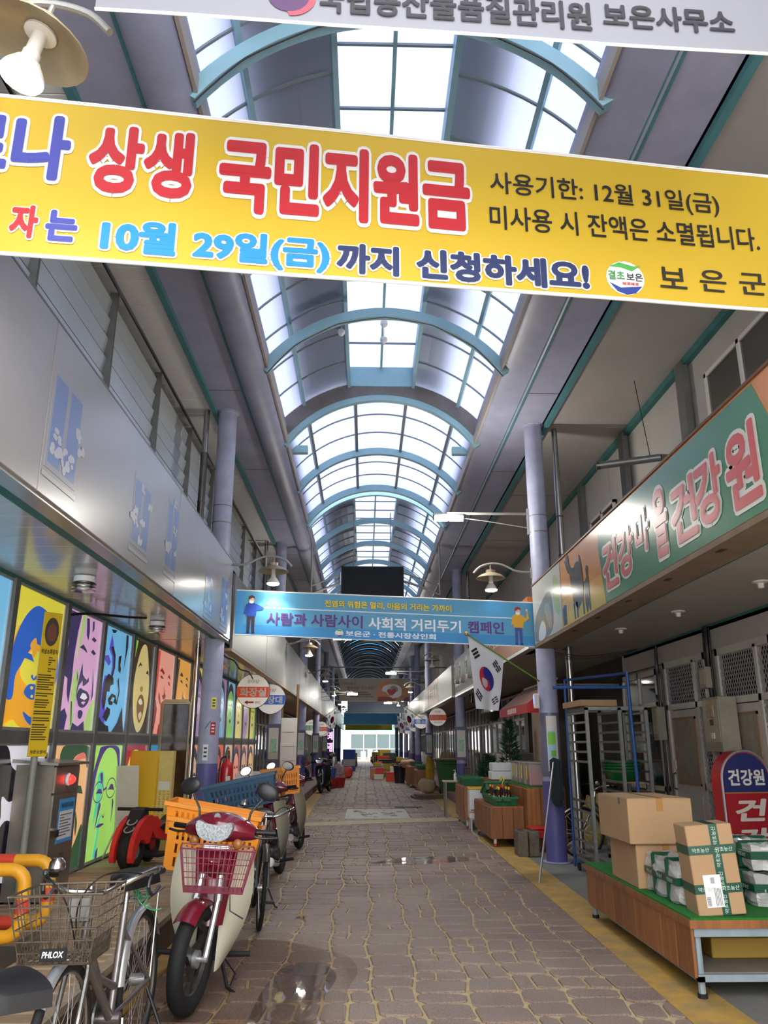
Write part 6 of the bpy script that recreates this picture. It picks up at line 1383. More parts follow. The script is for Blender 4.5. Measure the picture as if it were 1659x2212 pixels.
def parcel(label, x0, x1, y0, y1, z0, z1, seed, tapes=True, c=(196, 192, 184)):
    t = thing('parcel', label, 'parcel', ((x0+x1)/2, (y0+y1)/2, z0)); a, b, h = (x1-x0)/2, (y1-y0)/2, z1-z0
    rr = random.Random(seed); MB().rbox(-a*.95, a*.95, -b*.95, b*.95, .004, h*.96, .02).build('foam_box', flat(c, .6), t)
    bm = bmesh.new(); bmesh.ops.create_cube(bm, size=1); bmesh.ops.subdivide_edges(bm, edges=bm.edges, cuts=9, use_grid_fill=True)
    for v in bm.verts:
        k = .5; q = Vector((v.co.x*2*a, v.co.y*2*b, (v.co.z+.5)*h)); d = .012*math.sin(q.x*40+q.y*23+seed)+.010*math.sin(q.z*47-q.x*31)+rr.uniform(-.005, .006)
        nrm = Vector((v.co.x, v.co.y, v.co.z)); nrm.normalize(); v.co = q+nrm*d
        v.co.z = max(v.co.z, .002)
    me = bpy.data.meshes.new('film'); bm.to_mesh(me); bm.free(); me.materials.append(M('film')); o = bpy.data.objects.new('plastic_film', me); COL.objects.link(o); o.parent = t
    if tapes:
        for y in (-b*.45, b*.45): MB().rbox(-a-.016, a+.016, y-.025, y+.025, .001, h+.014, .012).build('green_tape', M('greentape'), t)
        MB().rbox(-a-.017, a+.017, -b-.016, b+.016, h*.45, h*.45+.05, .004).build('green_tape', M('greentape'), t)
        tape_text(t, lambda p, q, l: (-a-.02-l, -p, h*.45+.025+q), b*2, 3)
    return t
mat('film', (206, 204, 200), .16, spec=.6, alpha=.62)
parcel('white plastic-wrapped parcel with green tape beside the upright carton', 2.12, 2.5, 5.76, 6.36, .462, .73, 1)
parcel('wrapped parcel at the right edge of the bench, lower of two', 2.62, 2.96, 5.7, 6.4, .462, .66, 2, True, (96, 92, 88))
parcel('wrapped parcel at the right edge of the bench, upper of two', 2.63, 2.95, 5.72, 6.38, .68, .84, 3, True, (190, 186, 178))
tag(MB().rbox(2.66, 2.9, 6.5, 7.0, .462, .8, .005).build('torn_carton', M('cartondark')), 'torn brown carton behind the wrapped parcels', 'box')
# ---------------------------------------------------------------- tray racks of slotted angle iron
t = thing('tray_rack', 'tall angle-iron tray rack with many slotted runners beside the first right column', 'rack')
IR = mat('angleiron', (128, 130, 126), .45, metal=.5, noise=.3, scale=12)
def ang(mb, x, y, z0, z1, sx): mb.box(x, x+sx*.04 if sx > 0 else x, y, y+.004, z0, z1) if False else mb.box(min(x, x+sx*.038), max(x, x+sx*.038), y, y+.004, z0, z1).box(x-.002, x+.002, y, y+.038, z0, z1)
for i, x in enumerate((2.66, 3.06, 3.42)):
    for y in (9.75, 10.6): mb = MB(); ang(mb, x, y, .14, 1.93, 1 if i < 2 else -1); mb.build('post', IR, t)
    for k in range(15):
        if i == 0 and 6 <= k <= 8: continue
        z = .25+k*.115
        MB().box(x-.002, x+.028, 9.76, 10.62, z, z+.004).box(x-.004, x, 9.76, 10.62, z, z+.026).build('runner', IR, t)
for y in (9.75, 10.6):
    for z in (1.9, .14): MB().box(2.66, 3.42, y, y+.004, z, z+.04).build('cross_bar', IR, t)
for x in (2.66, 3.42):
    for z in (1.9, .14): MB().box(x-.002, x+.002, 9.75, 10.64, z, z+.04).build('side_bar', IR, t)
for x in (2.68, 3.4):
    for y in (9.8, 10.58): c = MB().cyl((x-.015, y, .045), (x+.015, y, .045), .045, n=14).build('caster', M('redplastic') if y < 10 else M('rubber'), t); MB().box(x-.025, x+.025, y-.03, y+.03, .09, .14).build('caster_fork', flat((40, 80, 120)), c)
carton('flat cardboard sheet box lying on top of the tray rack', 2.6, 3.05, 9.72, 10.6, 1.945, 2.02, m='cartondark', flap=False)
t = thing('pipe_frame', 'bright blue pipe frame standing before the shop window', 'frame'); BP = mat('bluepipe', (36, 76, 140), .45, noise=.2, scale=9)
MB().tube([(3.14, 9.45, 0), (3.06, 9.3, 2.32)], .02, 10).build('post', BP, t, True)
for a, b in (((3.06, 9.3, 2.3), (2.72, 10.9, 2.34)), ((3.05, 9.3, 2.14), (2.2, 9.4, 2.14)), ((2.72, 10.9, 2.34), (2.72, 10.95, .0))): MB().tube([a, b], .018, 8).build('bar', BP, t, True)
# mop, cinder blocks, stool, clutter behind the rack
t = thing('mop', 'upside-down mop with grey handle leaning on the first right column', 'mop'); MB().cyl((1.97, 9.62, 0), (2.47, 10.75, 1.28), .012, n=10).build('handle', M('alu'), t, True)
mb = MB(); rr = random.Random(6)
for k in range(70):
    a = rr.uniform(0, 2*PI); r = rr.uniform(.02, .07); x, y = 2.5+r*math.cos(a), 10.8+r*math.sin(a); mb.tube([(2.48, 10.77, 1.33), (x, y, 1.3), (x+rr.uniform(-.02, .02), y, 1.0), (x+rr.uniform(-.03, .03), y+rr.uniform(-.02, .02), rr.uniform(.72, .82))], .009, 4)
mb.build('mop_head', flat((34, 44, 48), .9), t)
mb = MB()
for i, x in enumerate((2.22, 2.37)):
    t = thing('cinder_block', ['grey cinder block beside the first right column, street side', 'grey cinder block beside the first right column, shop side'][i], 'block', (x, 11.95, 0), .05*i); bm_ = MB()
    MB().rbox(-.07, .07, -.17, .17, 0, .33, .008).build('block', mat('cinder', (118, 108, 92), .95, noise=.35, scale=14, bump=.6, bscale=60), t)
    for s in (-1, 1): MB().box(-.04, .04, s*.08-.05, s*.08+.05, .329, .3315).build('hollow', M('darkroom'), t)
t = thing('stool', 'red plastic stool behind the cinder blocks', 'stool', (2.58, 12.38, 0))
MB().rbox(-.16, .16, -.16, .16, .3, .34, .02).build('seat', M('redplastic'), t)
for sx in (-1, 1):
    for sy in (-1, 1): MB().add([(sx*.15+a, sy*.15+b, .3) for a, b in ((-.03, -.03), (.03, -.03), (.03, .03), (-.03, .03))]+[(sx*.18+a, sy*.18+b, 0) for a, b in ((-.025, -.025), (.025, -.025), (.025, .025), (-.025, .025))], [(0, 1, 5, 4), (1, 2, 6, 5), (2, 3, 7, 6), (3, 0, 4, 7), (4, 5, 6, 7)]).build('leg', M('redplastic'), t)
for s in (-1, 1): MB().box(-.17, .17, s*.16-.006, s*.16+.006, .2, .3).build('apron', M('redplastic'), t)
bicycle('old black bicycle stored behind the tray rack', (3.55, 11.6, .0), math.radians(182), .05, basket=False, framem='darksteel', fendm='darksteel')
# green basins stacked inside the rack, a stuffed sack, dark motor
for k in range(4):
    t = tag(MB().lathe([(.0, 0), (.15, 0), (.22, .12), (.235, .12), (.235, .135), (.215, .13), (.145, .012), (0, .012)], 22, (3.24, 10.35, 1.06+k*.035)).build('basin', mat('greenbasin', (22, 92, 46), .4), smooth=True), 'green plastic basin, %s of the four nested in the rack' % ('lowest', 'second', 'third', 'topmost')[k], 'basin', 'green basins in the rack')
tag(MB().box(3.06, 3.42, 10.05, 10.62, 1.045, 1.06).build('rack_board', M('cartondark')), 'thin board carrying the green basins', 'board')
bm = bmesh.new(); bmesh.ops.create_icosphere(bm, subdivisions=3, radius=1)
for v in bm.verts: v.co = Vector((v.co.x*.24, v.co.y*.24, max(0, (v.co.z+.9)*.42)))*(1+.06*math.sin(v.co.x*9+v.co.z*7))
me = bpy.data.meshes.new('sack'); bm.to_mesh(me); bm.free(); me.materials.append(mat('sackplastic', (150, 146, 110), .3, noise=.6, scale=5, rgb2=(170, 140, 40)))
o = meshobj('plastic_sack', me, None, (3.4, 12.25, 0)); tag(o, 'stuffed clear plastic sack under the shop window', 'sack')
struct('floor_step_shop', MB().rbox(3.0, 4.02, 6.0, 12.4, -.01, .12, .01), M('concrete'), label='low concrete step before the shop doors')
t = thing('gas_detector', 'small white and blue box on the side of the first right column', 'box', (2.41, 11.25, 1.98)); MB().rbox(-.05, .02, -.05, .05, 0, .2, .008).build('case', M('offwhite'), t); MB().box(-.052, -.05, -.03, .03, .06, .18).build('screen', mat('bluescreen', (70, 140, 220), .3, emit=.8), t)
# picture strip wrapped on the column
t = thing('column_poster', 'tall cream poster with a green landscape on the first right column', 'poster'); 
cg = lambda a0, a1, z0, z1, r, m, n='print': MB().grid(lambda u, v: (XR+r*math.sin(a0+(a1-a0)*u), RY[1]-r*math.cos(a0+(a1-a0)*u), z0+(z1-z0)*v), 8, 1).build(n, m, t, True)
MB().cyl((XR, RY[1], 1.08), (XR, RY[1], 1.92), .1375, n=28, caps=False).build('film_wrap', mat('wrapgrey', (104, 104, 122), .35), t, True)
cg(-.55, .55, 1.15, 1.88, .139, M('offwhite'), 'sheet'); cg(-.45, .3, 1.32, 1.68, .1396, flat((150, 190, 210))); cg(-.45, .3, 1.5, 1.66, .14, flat((120, 190, 60))); cg(-.2, .3, 1.34, 1.42, .14, flat((110, 170, 60)))
cg(-.3, .2, 1.22, 1.25, .14, flat((90, 80, 66)))
for k in range(8):
    w_ = MB().tube(catmull([(2.6+.02*k, 11.3, 2.78-.02*k), (3.1, 11.0+.3*k*.2, 2.68-.03*k), (3.7, 10.6+.1*k, 2.74)], 5), .005, 4).build('wire', M('black')); tag(w_, 'thin black wire sagging under the right soffit, %s of three' % ('highest', 'middle', 'lowest')[k], 'wire', 'wires under the right soffit')
    if k == 2: break
# ================================================================ STALLS ON THE RIGHT
def pine_cart(label, x0, x1, y0, y1, z1, zb=.12, planks=6, white=False):
    t = thing('pine_cart', label, 'stall')
    MB().box(x0, x1, y0, y1, z1-.03, z1).build('top_board', M('pine'), t)
    n = max(3, int((y1-y0)/.2))
    for k in range(n): MB().rbox(x0-.012, x0+.006, y0+(y1-y0)*k/n+.002, y0+(y1-y0)*(k+1)/n-.002, zb, z1-.02, .003).build('plank', M('pine'), t)
    n = max(2, int((x1-x0)/.16))
    for k in range(n): MB().rbox(x0+(x1-x0)*k/n+.002, x0+(x1-x0)*(k+1)/n-.002, y0-.012, y0+.006, zb, z1-.02, .003).build('plank', M('pine'), t)
    for x in (x0+.05, x1-.05):
        for y in (y0+.05, y1-.05): MB().box(x-.02, x+.02, y-.02, y+.02, .05, z1-.03).build('leg', M('offwhite'), t); MB().cyl((x-.015, y, .03), (x+.015, y, .03), .03, n=10).build('caster', M('redplastic'), t)
    return t
pine_cart('low pine stall counter carrying the sauce bottles', 1.95, 2.45, 12.85, 14.75, .585)
t = pine_cart('taller pine counter with green top behind the sauce bottles', 2.47, 3.05, 12.6, 14.8, .87, 0)
MB().box(2.47, 3.05, 12.6, 14.8, .87, .878).build('green_cloth', M('turf'), t)
def shallow(label, x, y, z, d=(.36, .52, .12), rz=0., tilt=0.):
    return crate('tray', label, (x, y, z), (tilt, 0, rz), d, M('greencrate'), 'green slotted trays', cat='tray')
shallow('green tray holding sauce bottles, nearer the camera', 2.18, 13.15, .59); shallow('green tray holding sauce bottles, farther one', 2.18, 13.72, .59)
shallow('green tray tilted up behind the sauce bottles', 2.24, 14.35, .68, tilt=-.35)
sb = None; rr = random.Random(12); CAP = [((196, 40, 36), 'red'), ((222, 190, 40), 'yellow')]
PL = ['front left', 'front right', 'second left', 'second right', 'third left', 'third right', 'fourth left', 'fourth right', 'fifth left', 'fifth right', 'sixth left', 'sixth right']
protos = {}
for k in range(12):
    col = 0 if k in (4, 5, 8, 9, 11) else 1; x = 2.1+.15*(k % 2)+rr.uniform(-.015, .015); y = 12.98+.155*(k//2)
    if k//2 >= 2: y += .1
    lb = 'brown sauce bottle with a %s cap, %s of the two trays' % (CAP[col][1], PL[k])
    if col not in protos:
        t = thing('sauce_bottle', lb, 'bottle', (x, y, .6), 0, 'sauce bottles in the green trays'); protos[col] = t
        MB().lathe([(0, 0), (.036, .003), (.038, .02), (.038, .13), (.03, .17), (.014, .2), (.014, .23), (0, .23)], 14).build('glass_body', mat('sauce', (52, 22, 12), .12, spec=.6), t, True)
        MB().cyl((0, 0, .225), (0, 0, .262), .018, n=12).build('cap', flat(CAP[col][0], .4), t, True); MB().cyl((0, 0, .05), (0, 0, .115), .0388, n=14, caps=False).build('label_band', mat('bottlelabel%d' % col, (180, 150, 60) if col else (150, 60, 40), .5, noise=.5, scale=40, rgb2=(220, 216, 200)), t, True)
    else: dup(protos[col], (x, y, .6), 0, lb)
for k in range(4):
    t = thing('clear_bin', ['nearest', 'second', 'third', 'farthest'][k]+' clear plastic bin of dried goods with yellow tag on the tall counter', 'bin', (2.78, 12.9+k*.42, .88), 0, 'clear bins on the tall counter')
    MB().rbox(-.24, .24, -.18, .18, .0, .34, .02).build('wall', mat('binplastic', (200, 186, 180), .15, alpha=.45), t)
    MB().rbox(-.22, .22, -.16, .16, .01, (.2, .12, .1, .1)[k], .02).build('contents', mat(['pinkgoods', 'browngoods', 'browngoods', 'browngoods'][k], (214, 80, 120) if k == 0 else (120, 84, 60), .6, noise=.6, scale=16), t)
    MB().rbox(-.25, .25, -.19, .19, .335, .35, .006).build('lid', mat('binlid', (196, 184, 178), .2, alpha=.6), t); MB().rbox(-.256, -.25, -.05, .0, .1, .3, .002).build('yellow_tag', flat((226, 206, 50)), t)
for k in range(6):
    t = thing('scoop', ['first', 'second', 'third', 'fourth', 'fifth', 'sixth'][k]+' white plastic scoop with yellow handle beside the sauce bottles', 'scoop', (2.28+.04*(k % 2), 14.05+k*.12, .72)); t.rotation_euler = (0, rr.uniform(.3, .8), rr.uniform(-.5, .5))
    MB().cyl((0, 0, 0), (0, 0, .26), .008, n=6).build('handle', flat((222, 204, 80)), t); MB().lathe([(.0, -.05), (.03, -.03), (.04, .02), (.036, .02), (.026, -.025), (0, -.04)], 10).build('bowl', M('white'), t)
pine_cart('second pine cart with a white foam box front', 1.87, 2.3, 15.6, 17.0, .75, .15)
t = thing('foam_box', 'white foam box standing before the second pine cart', 'box', (2.12, 15.42, .2)); MB().rbox(-.2, .2, -.15, .15, 0, .5, .01).build('body', M('white'), t); MB().rbox(-.21, .21, -.16, .16, .5, .54, .01).build('lid', flat((224, 188, 60)), t); MB().box(-.2, .2, -.153, -.15, .1, .13).build('orange_stripe', flat((220, 130, 70)), t); MB().box(-.18, .0, -.153, -.15, .14, .16).build('blue_stripe', flat((60, 90, 170)), t)
MB().prism(circ(.06, .3, .035, .035, 16)+circ(.06, .3, .022, .022, 16)[::-1], -.153, -.15, 'Y').build('round_mark', flat((60, 56, 60)), t)
t = thing('box_stand', 'short steel stand under the foam box', 'stand', (2.12, 15.42, 0)); MB().box(-.19, .19, -.14, .14, .18, .2).build('top', M('alu'), t)
for x in (-.17, .17):
    for y in (-.12, .12): MB().box(x-.015, x+.015, y-.015, y+.015, 0, .18).build('leg', M('alu'), t)
shallow('green tray on the second pine cart', 2.06, 16.0, .755, (.36, .5, .14)); shallow('green tray of garlic at the back of the second pine cart', 2.06, 16.6, .755, (.36, .5, .14))
for k, (x, y, z, lb) in enumerate(((2.6, 15.3, .88, 'white foam box on the back counter, lower one'), (2.62, 15.3, 1.03, 'white foam box on the back counter, upper one'))):
    MB_ = tag(MB().rbox(x-.28, x+.28, y-.2, y+.2, z, z+.145, .012).build('foam_case', M('white')), lb, 'box')
t = pine_cart('back counter carrying white foam boxes', 2.35, 2.95, 15.0, 16.6, .87, 0)
t = thing('garlic_bundle', 'heap of peeled garlic in the green tray', 'food', (2.06, 16.6, .77), 0); tag(t, kind='stuff'); mb = MB()
for k in range(40): mb.sphere((rr.uniform(-.12, .12), rr.uniform(-.18, .18), .02+rr.uniform(0, .06)), .022, 6, 4)
mb.build('cloves', M('offwhite'), t, True)
# conifers
def conifer(label, loc, h, w, seed, spread=1.):
    t = thing('conifer', label, 'plant', loc); r_ = random.Random(seed); mb = MB()
    for i in range(520):
        z = h*(.08+.92*r_.random()**1.1); rad = w*(1-z/h)**.75*spread*(.55+.5*r_.random()); a = r_.uniform(0, 2*PI)
        p = Vector((rad*math.cos(a), rad*math.sin(a), z)); d = Vector((math.cos(a), math.sin(a), .5+.5*r_.random())).normalized(); s = Vector((-math.sin(a), math.cos(a), 0)); L_ = .1+.08*r_.random()
        for q in range(3):
            dd = (d+s*r_.uniform(-.7, .7)).normalized(); e = p+dd*L_; n_ = dd.cross(Vector((0, 0, 1))).normalized()*.012
            mb.add([p-n_, p+n_, e], [(0, 1, 2)]); u_ = Vector((0, 0, .012)); mb.add([p-u_, p+u_, e], [(0, 1, 2)])
    o = mb.build('needles', mat('needle', (52, 104, 74), .8, noise=.5, scale=9), t); MB().cyl((0, 0, 0), (0, 0, h*.9), .03, .008, 8).build('trunk', flat((70, 52, 40)), t)
    MB().lathe([(0, 0), (.12, 0), (.15, .2), (.13, .2), (0, .18)], 14).build('pot', flat((60, 50, 44)), t, True)
    return t
conifer('tall dark green conifer behind the pine stalls', (3.0, 16.95, .0), 1.95, .34, 1); conifer('rounded green shrub left of the tall conifer', (2.66, 17.6, .2), 1.05, .46, 2, 1.1)
# brown bollard fence, table, sanitizer
for k, (x, y) in enumerate(((2.05, 19.7), (2.3, 18.9))):
    t = thing('fence_post', ['brown wooden fence post on the granite step, farther one', 'brown wooden fence post on the granite step, nearer one'][k], 'post', (x+.4, y, .2)); MB().rbox(-.06, .06, -.06, .06, 0, .75, .01).build('post', mat('postbrown', (96, 78, 70), .6), t); MB().rbox(-.07, .07, -.07, .07, .75, .79, .01).build('cap', M('postbrown'), t)
t = thing('side_table', 'small pale table with a hand sanitizer beside the conifers', 'table', (2.0, 17.95, .0)); MB().rbox(-.3, .3, -.25, .25, .72, .75, .006).build('table_top', flat((196, 176, 148)), t)
for x in (-.26, .26):
    for y in (-.2, .2): MB().box(x-.015, x+.015, y-.015, y+.015, 0, .72).build('leg', M('darksteel'), t)
t = thing('sanitizer_bottle', 'white hand sanitizer pump bottle on the small table', 'bottle', (1.95, 17.8, .755)); MB().lathe([(0, 0), (.035, 0), (.035, .13), (.012, .16), (.012, .18), (0, .18)], 14).build('bottle_body', M('white'), t, True); MB().tube([(0, 0, .18), (0, 0, .21), (-.04, 0, .215)], .007, 6).build('pump', M('white'), t)
# green refuse bin, sacks, pallet
t = thing('refuse_bin', 'dark green wheeled refuse bin on the stall side', 'bin', (2.62, 25.2, .0)); gb = mat('bingreen', (40, 92, 44), .5, noise=.1, scale=4)
MB().add([(-.3, -.3, .1), (.3, -.3, .1), (.3, .3, .1), (-.3, .3, .1), (-.42, -.4, 1.0), (.42, -.4, 1.0), (.42, .4, 1.0), (-.42, .4, 1.0)], [(0, 3, 2, 1), (4, 5, 6, 7), (0, 1, 5, 4), (1, 2, 6, 5), (2, 3, 7, 6), (3, 0, 4, 7)]).build('tub', gb, t)
MB().rbox(-.45, .45, -.43, .43, 1.0, 1.05, .02).build('lid', gb, t); MB().tube([(-.3, -.46, .95), (.3, -.46, .95)], .02, 8).build('handle', gb, t)
for s in (-1, 1): MB().cyl((s*.3-.03, .25, .1), (s*.3+.03, .25, .1), .1, n=14).build('wheel', M('rubber'), t)
tag(MB().rbox(2.1, 3.0, 24.8, 25.7, 1.052, 1.09, .01).build('board_lid', M('cartondark')), 'brown board lying over the green refuse bin', 'board')
def lump(name, label, cat, loc, sx, sy, sz, m, seed, amp=.12):
    bm = bmesh.new(); bmesh.ops.create_icosphere(bm, subdivisions=3, radius=1); r_ = random.Random(seed); q = [r_.uniform(3, 6) for _ in range(6)]
    for v in bm.verts:
        n_ = 1+amp*(math.sin(v.co.x*q[0]+q[3])+math.sin(v.co.y*q[1]+q[4])+math.sin(v.co.z*q[2]+q[5]))*.6; v.co = Vector((v.co.x*sx*n_, v.co.y*sy*n_, max(0, (v.co.z+.75)*sz/1.75*n_)))
    me = bpy.data.meshes.new(name); bm.to_mesh(me); bm.free(); me.materials.append(m); me.polygons.foreach_set('use_smooth', [True]*len(me.polygons)); return tag(meshobj(name, me, None, loc), label, cat)
lump('net_bag', 'yellow net bag hanging by the green refuse bin', 'bag', (2.08, 26.4, 0), .14, .14, 1.15, mat('netyellow', (190, 150, 40), .7, noise=.5, scale=12, bump=.5), 1)
lump('grain_sack', 'tan grain sack on the ground before the refuse bin', 'sack', (1.86, 25.0, 0.12), .3, .25, .36, mat('sacktan', (176, 156, 118), .8, noise=.3, scale=7), 2)
lump('white_sack', 'crumpled white bag at the edge of the paving', 'bag', (1.6, 24.5, 0), .2, .18, .2, mat('sackwhite', (196, 190, 186), .6, noise=.4, scale=9, rgb2=(150, 60, 70)), 3)
t = thing('wood_board', 'thick brown boards on the ground under the grain sack', 'board', (1.85, 24.3, 0), .1); MB().rbox(-.45, .4, -.5, .4, 0, .06, .006).build('lower_plank', mat('boardbrown', (112, 92, 76), .8, noise=.3, scale=6), t); MB().rbox(-.4, .42, -.45, .42, .062, .115, .006).build('upper_plank', M('boardbrown'), t)
pine_cart('third pine cart holding trays of eggs', 1.75, 2.3, 27.6, 29.4, .68, .12); pine_cart('fourth pine cart behind the egg trays', 1.62, 2.2, 30.0, 32.6, .72, .12)
shallow('green tray full of eggs on the third cart', 2.0, 28.2, .69, (.42, .6, .13)); shallow('green tray of white bags on the third cart', 2.02, 29.0, .69, (.42, .6, .13)); shallow('green tray on the fourth pine cart', 1.95, 31.2, .73, (.42, .6, .13))
t = tag(thing('egg_heap', 'pale eggs filling the green tray on the third cart', 'food', (2.0, 28.2, .74)), kind='stuff'); mb = MB()
for i in range(5):
    for j in range(8): mb.sphere((-.16+i*.08, -.24+j*.07, .05), .032, 8, 6, (1, 1, 1.2))
mb.build('eggs', flat((206, 196, 170)), t, True)
lump('cloth_cover', 'tan cloth thrown over the fourth pine cart', 'cloth', (1.75, 32.9, .6), .3, .4, .35, flat((178, 140, 112), .9), 5)
t = thing('black_bin', 'round black bin at the edge of the paving', 'bin', (1.42, 33.6, 0)); MB().lathe([(0, 0), (.2, 0), (.25, .62), (.27, .62), (.27, .68), (.2, .7), (0, .71)], 18).build('tub', M('darkplastic'), t, True); MB().lathe([(.1, .705), (.1, .73), (0, .735)], 12).build('lid_knob', M('darkplastic'), t, True)
# ================================================================ RIGHT FASCIAS BEYOND THE FIRST COLUMN
def fascia_sign(label, y0, y1, z0, z1, c, x=2.4, items=(), edge=True):
    t = thing('shop_sign', label, 'sign'); MB().rbox(x, x+.16, y0, y1, z0, z1, .008).build('sign_box', mat('fs_%d_%d_%d' % c, tuple(int(v*.82) for v in c), .42, spec=.35, noise=.1, scale=2), t); MB().box(x-.005, x+.2, y0, y1, z0-.05, z0).build('bottom_edge', M('alu'), t)
    for (txt, a, b, c0, c1, col, bd) in items: mb = MB(); letters(mb, txt, -a, -b, c0, c1, lambda p, q, l: (x-.006-l, -p, q), bd); mb.build('lettering', flat(col, .4), t)
    return t
fascia_sign('orange shop sign just beyond the first right column', 11.6, 16.6, 2.9, 3.62, (226, 130, 66), items=[('맛집', 15.9, 14.2, 3.2, 3.5, (226, 206, 190), .02)])
t = fascia_sign('pale grey shop sign with bulging round letters', 16.9, 21.4, 2.75, 3.66, (196, 198, 196))
for k, (y, z) in enumerate(((20.6, 3.25), (19.5, 3.2), (18.2, 3.2))): MB().cyl((2.4, y, z), (2.31, y, z), .26, n=24).build('round_letter', M('offwhite'), t, True); mb = MB(); letters(mb, '통닭집'[k], -y-.17, -y+.17, z-.16, z+.16, lambda p, q, l: (2.302-l, -p, q), .03); mb.build('lettering', flat((110, 140, 120)), t)
MB().box(2.39, 2.4, 16.95, 21.3, 2.8, 2.95).build('grey_band', flat((120, 120, 124)), t)
cols = [(206, 204, 190), (206, 110, 90), (208, 206, 196), (200, 202, 196), (206, 206, 200), (196, 200, 198), (204, 200, 190), (198, 200, 200)]
yy = 21.9
for k, w_ in enumerate((4.2, 4.0, 5.2, 6.6, 6.2, 7, 7.2, 7.2)):
    fascia_sign(['cream fascia panel beyond the second right column', 'salmon red fascia sign with white lettering', 'white fascia panel after the red sign', 'long pale fascia panel over the round blue signs', 'pale fascia panel, fourth after the red sign', 'pale grey fascia panel, fifth after the red sign', 'cream fascia panel far down the stall side', 'last pale fascia panel before the bright end'][k], yy, yy+w_-.06, 2.78, 3.6, cols[k], x=2.36, items=[('한국닭발', yy+3.6, yy+.4, 3.05, 3.45, (232, 222, 214), .03)] if k == 1 else ())
    yy += w_
struct('ceiling_soffit_right_far', MB().box(2.5, 4.2, 12.5, 70, 2.88, 2.92), M('greyceil'))
# awning
t = thing('awning', 'red and brown fabric awning over the shop behind the stalls', 'awning')
MB().add([(2.42, 12.0, 2.09), (2.42, 14.5, 2.09), (2.88, 14.5, 2.45), (2.88, 12.0, 2.45)], [(0, 1, 2, 3)]).build('sloping_cloth', mat('awnbrown', (126, 92, 74), .8), t)
MB().box(2.41, 2.42, 12.0, 14.5, 1.95, 2.09).build('valance', flat((170, 40, 44), .7), t); MB().add([(2.42, 12.0, 1.95), (2.42, 12.0, 2.09), (2.88, 12.0, 2.45), (2.88, 12.0, 1.95)], [(0, 1, 2, 3)]).build('side_cloth', flat((170, 40, 44), .7), t)
mb = MB()
for k in range(5): mb.box(2.4085, 2.41, 12.9+k*.16, 13.02+k*.16, 1.98, 2.06)
mb.build('worn_print', flat((216, 190, 184)), t); MB().tube([(2.88, 12.0, 2.45), (2.88, 14.5, 2.45)], .02, 6).build('rail', M('alu'), t); MB().tube([(2.88, 13.2, 2.45), (4.2, 13.2, 2.45)], .02, 6).build('wall_arm', M('alu'), t)
wc = struct('wall_right_shop', MB().box(3.5, 3.6, 15.2, 17.0, 0, 2.4), M('wallcream')); 
t = thing('shop_cabinet', 'row of pale shop cabinets under the awning', 'cabinet', (0, 0, 0)); MB().box(3.3, 4.1, 18.4, 21.2, .0, 1.3).build('body', mat('cabgrey', (150, 146, 138), .6), t)
for k in range(4): d = MB().box(3.285, 3.3, 18.45+k*.69, 19.08+k*.69, .75, 1.28).build('door', M('offwhite'), t); MB().box(3.275, 3.285, 19.0+k*.69, 19.03+k*.69, .95, 1.05).build('handle', M('darksteel'), d)
MB().box(3.28, 3.3, 18.45, 20.4, .5, .72).build('red_panel', flat((180, 50, 50)), t)
t = thing('exhaust_drum', 'shiny steel exhaust drum under the far soffit', 'duct', (2.85, 18.2, 2.2)); MB().cyl((0, 0, 0), (0, 0, .68), .22, n=24).build('drum', M('chrome'), t, True); MB().lathe([(.24, 0), (.26, -.03), (.1, -.2), (0, -.2)], 20).build('cone', M('darksteel'), t, True)
# generic darker shop fronts with lit doorways along both far sides
rr = random.Random(21)
for side, X, s in (('left', -3.58, 1), ('right', 4.18, -1)):
    y = 23.5 if side == 'left' else 20.8; k = 0
    while y < 72:
        w_ = rr.uniform(2.2, 3.4); f = thing('glazed_shop', 'glazed shopfront on the %s, %s beyond the near shops' % ('deck side' if side == 'left' else 'stall side', ordw(k+1)), 'shop', group='glazed shops down the arcade')
        MB().box(min(X, X+s*.05), max(X, X+s*.05), y, y+w_, .2, 2.8).build('backing', flat((50+rr.randint(0, 30), 48+rr.randint(0, 24), 46+rr.randint(0, 30)), .5), f)
        for q in range(4): MB().box(min(X, X+s*.09), max(X, X+s*.09), y+w_*q/3.0-.03, y+w_*q/3.0+.03, .2, 2.8).build('mullion', M('aluframe'), f)
        for z in (.2, 2.1, 2.74): MB().box(min(X, X+s*.085), max(X, X+s*.085), y, y+w_, z, z+.06).build('rail', M('aluframe'), f)
        for q in range(3): MB().box(min(X+s*.055, X+s*.06), max(X+s*.055, X+s*.06), y+w_*q/3+.03, y+w_*(q+1)/3-.03, .26, 2.1).build('pane', M('darkglass'), f)
        y += w_+.15; k += 1
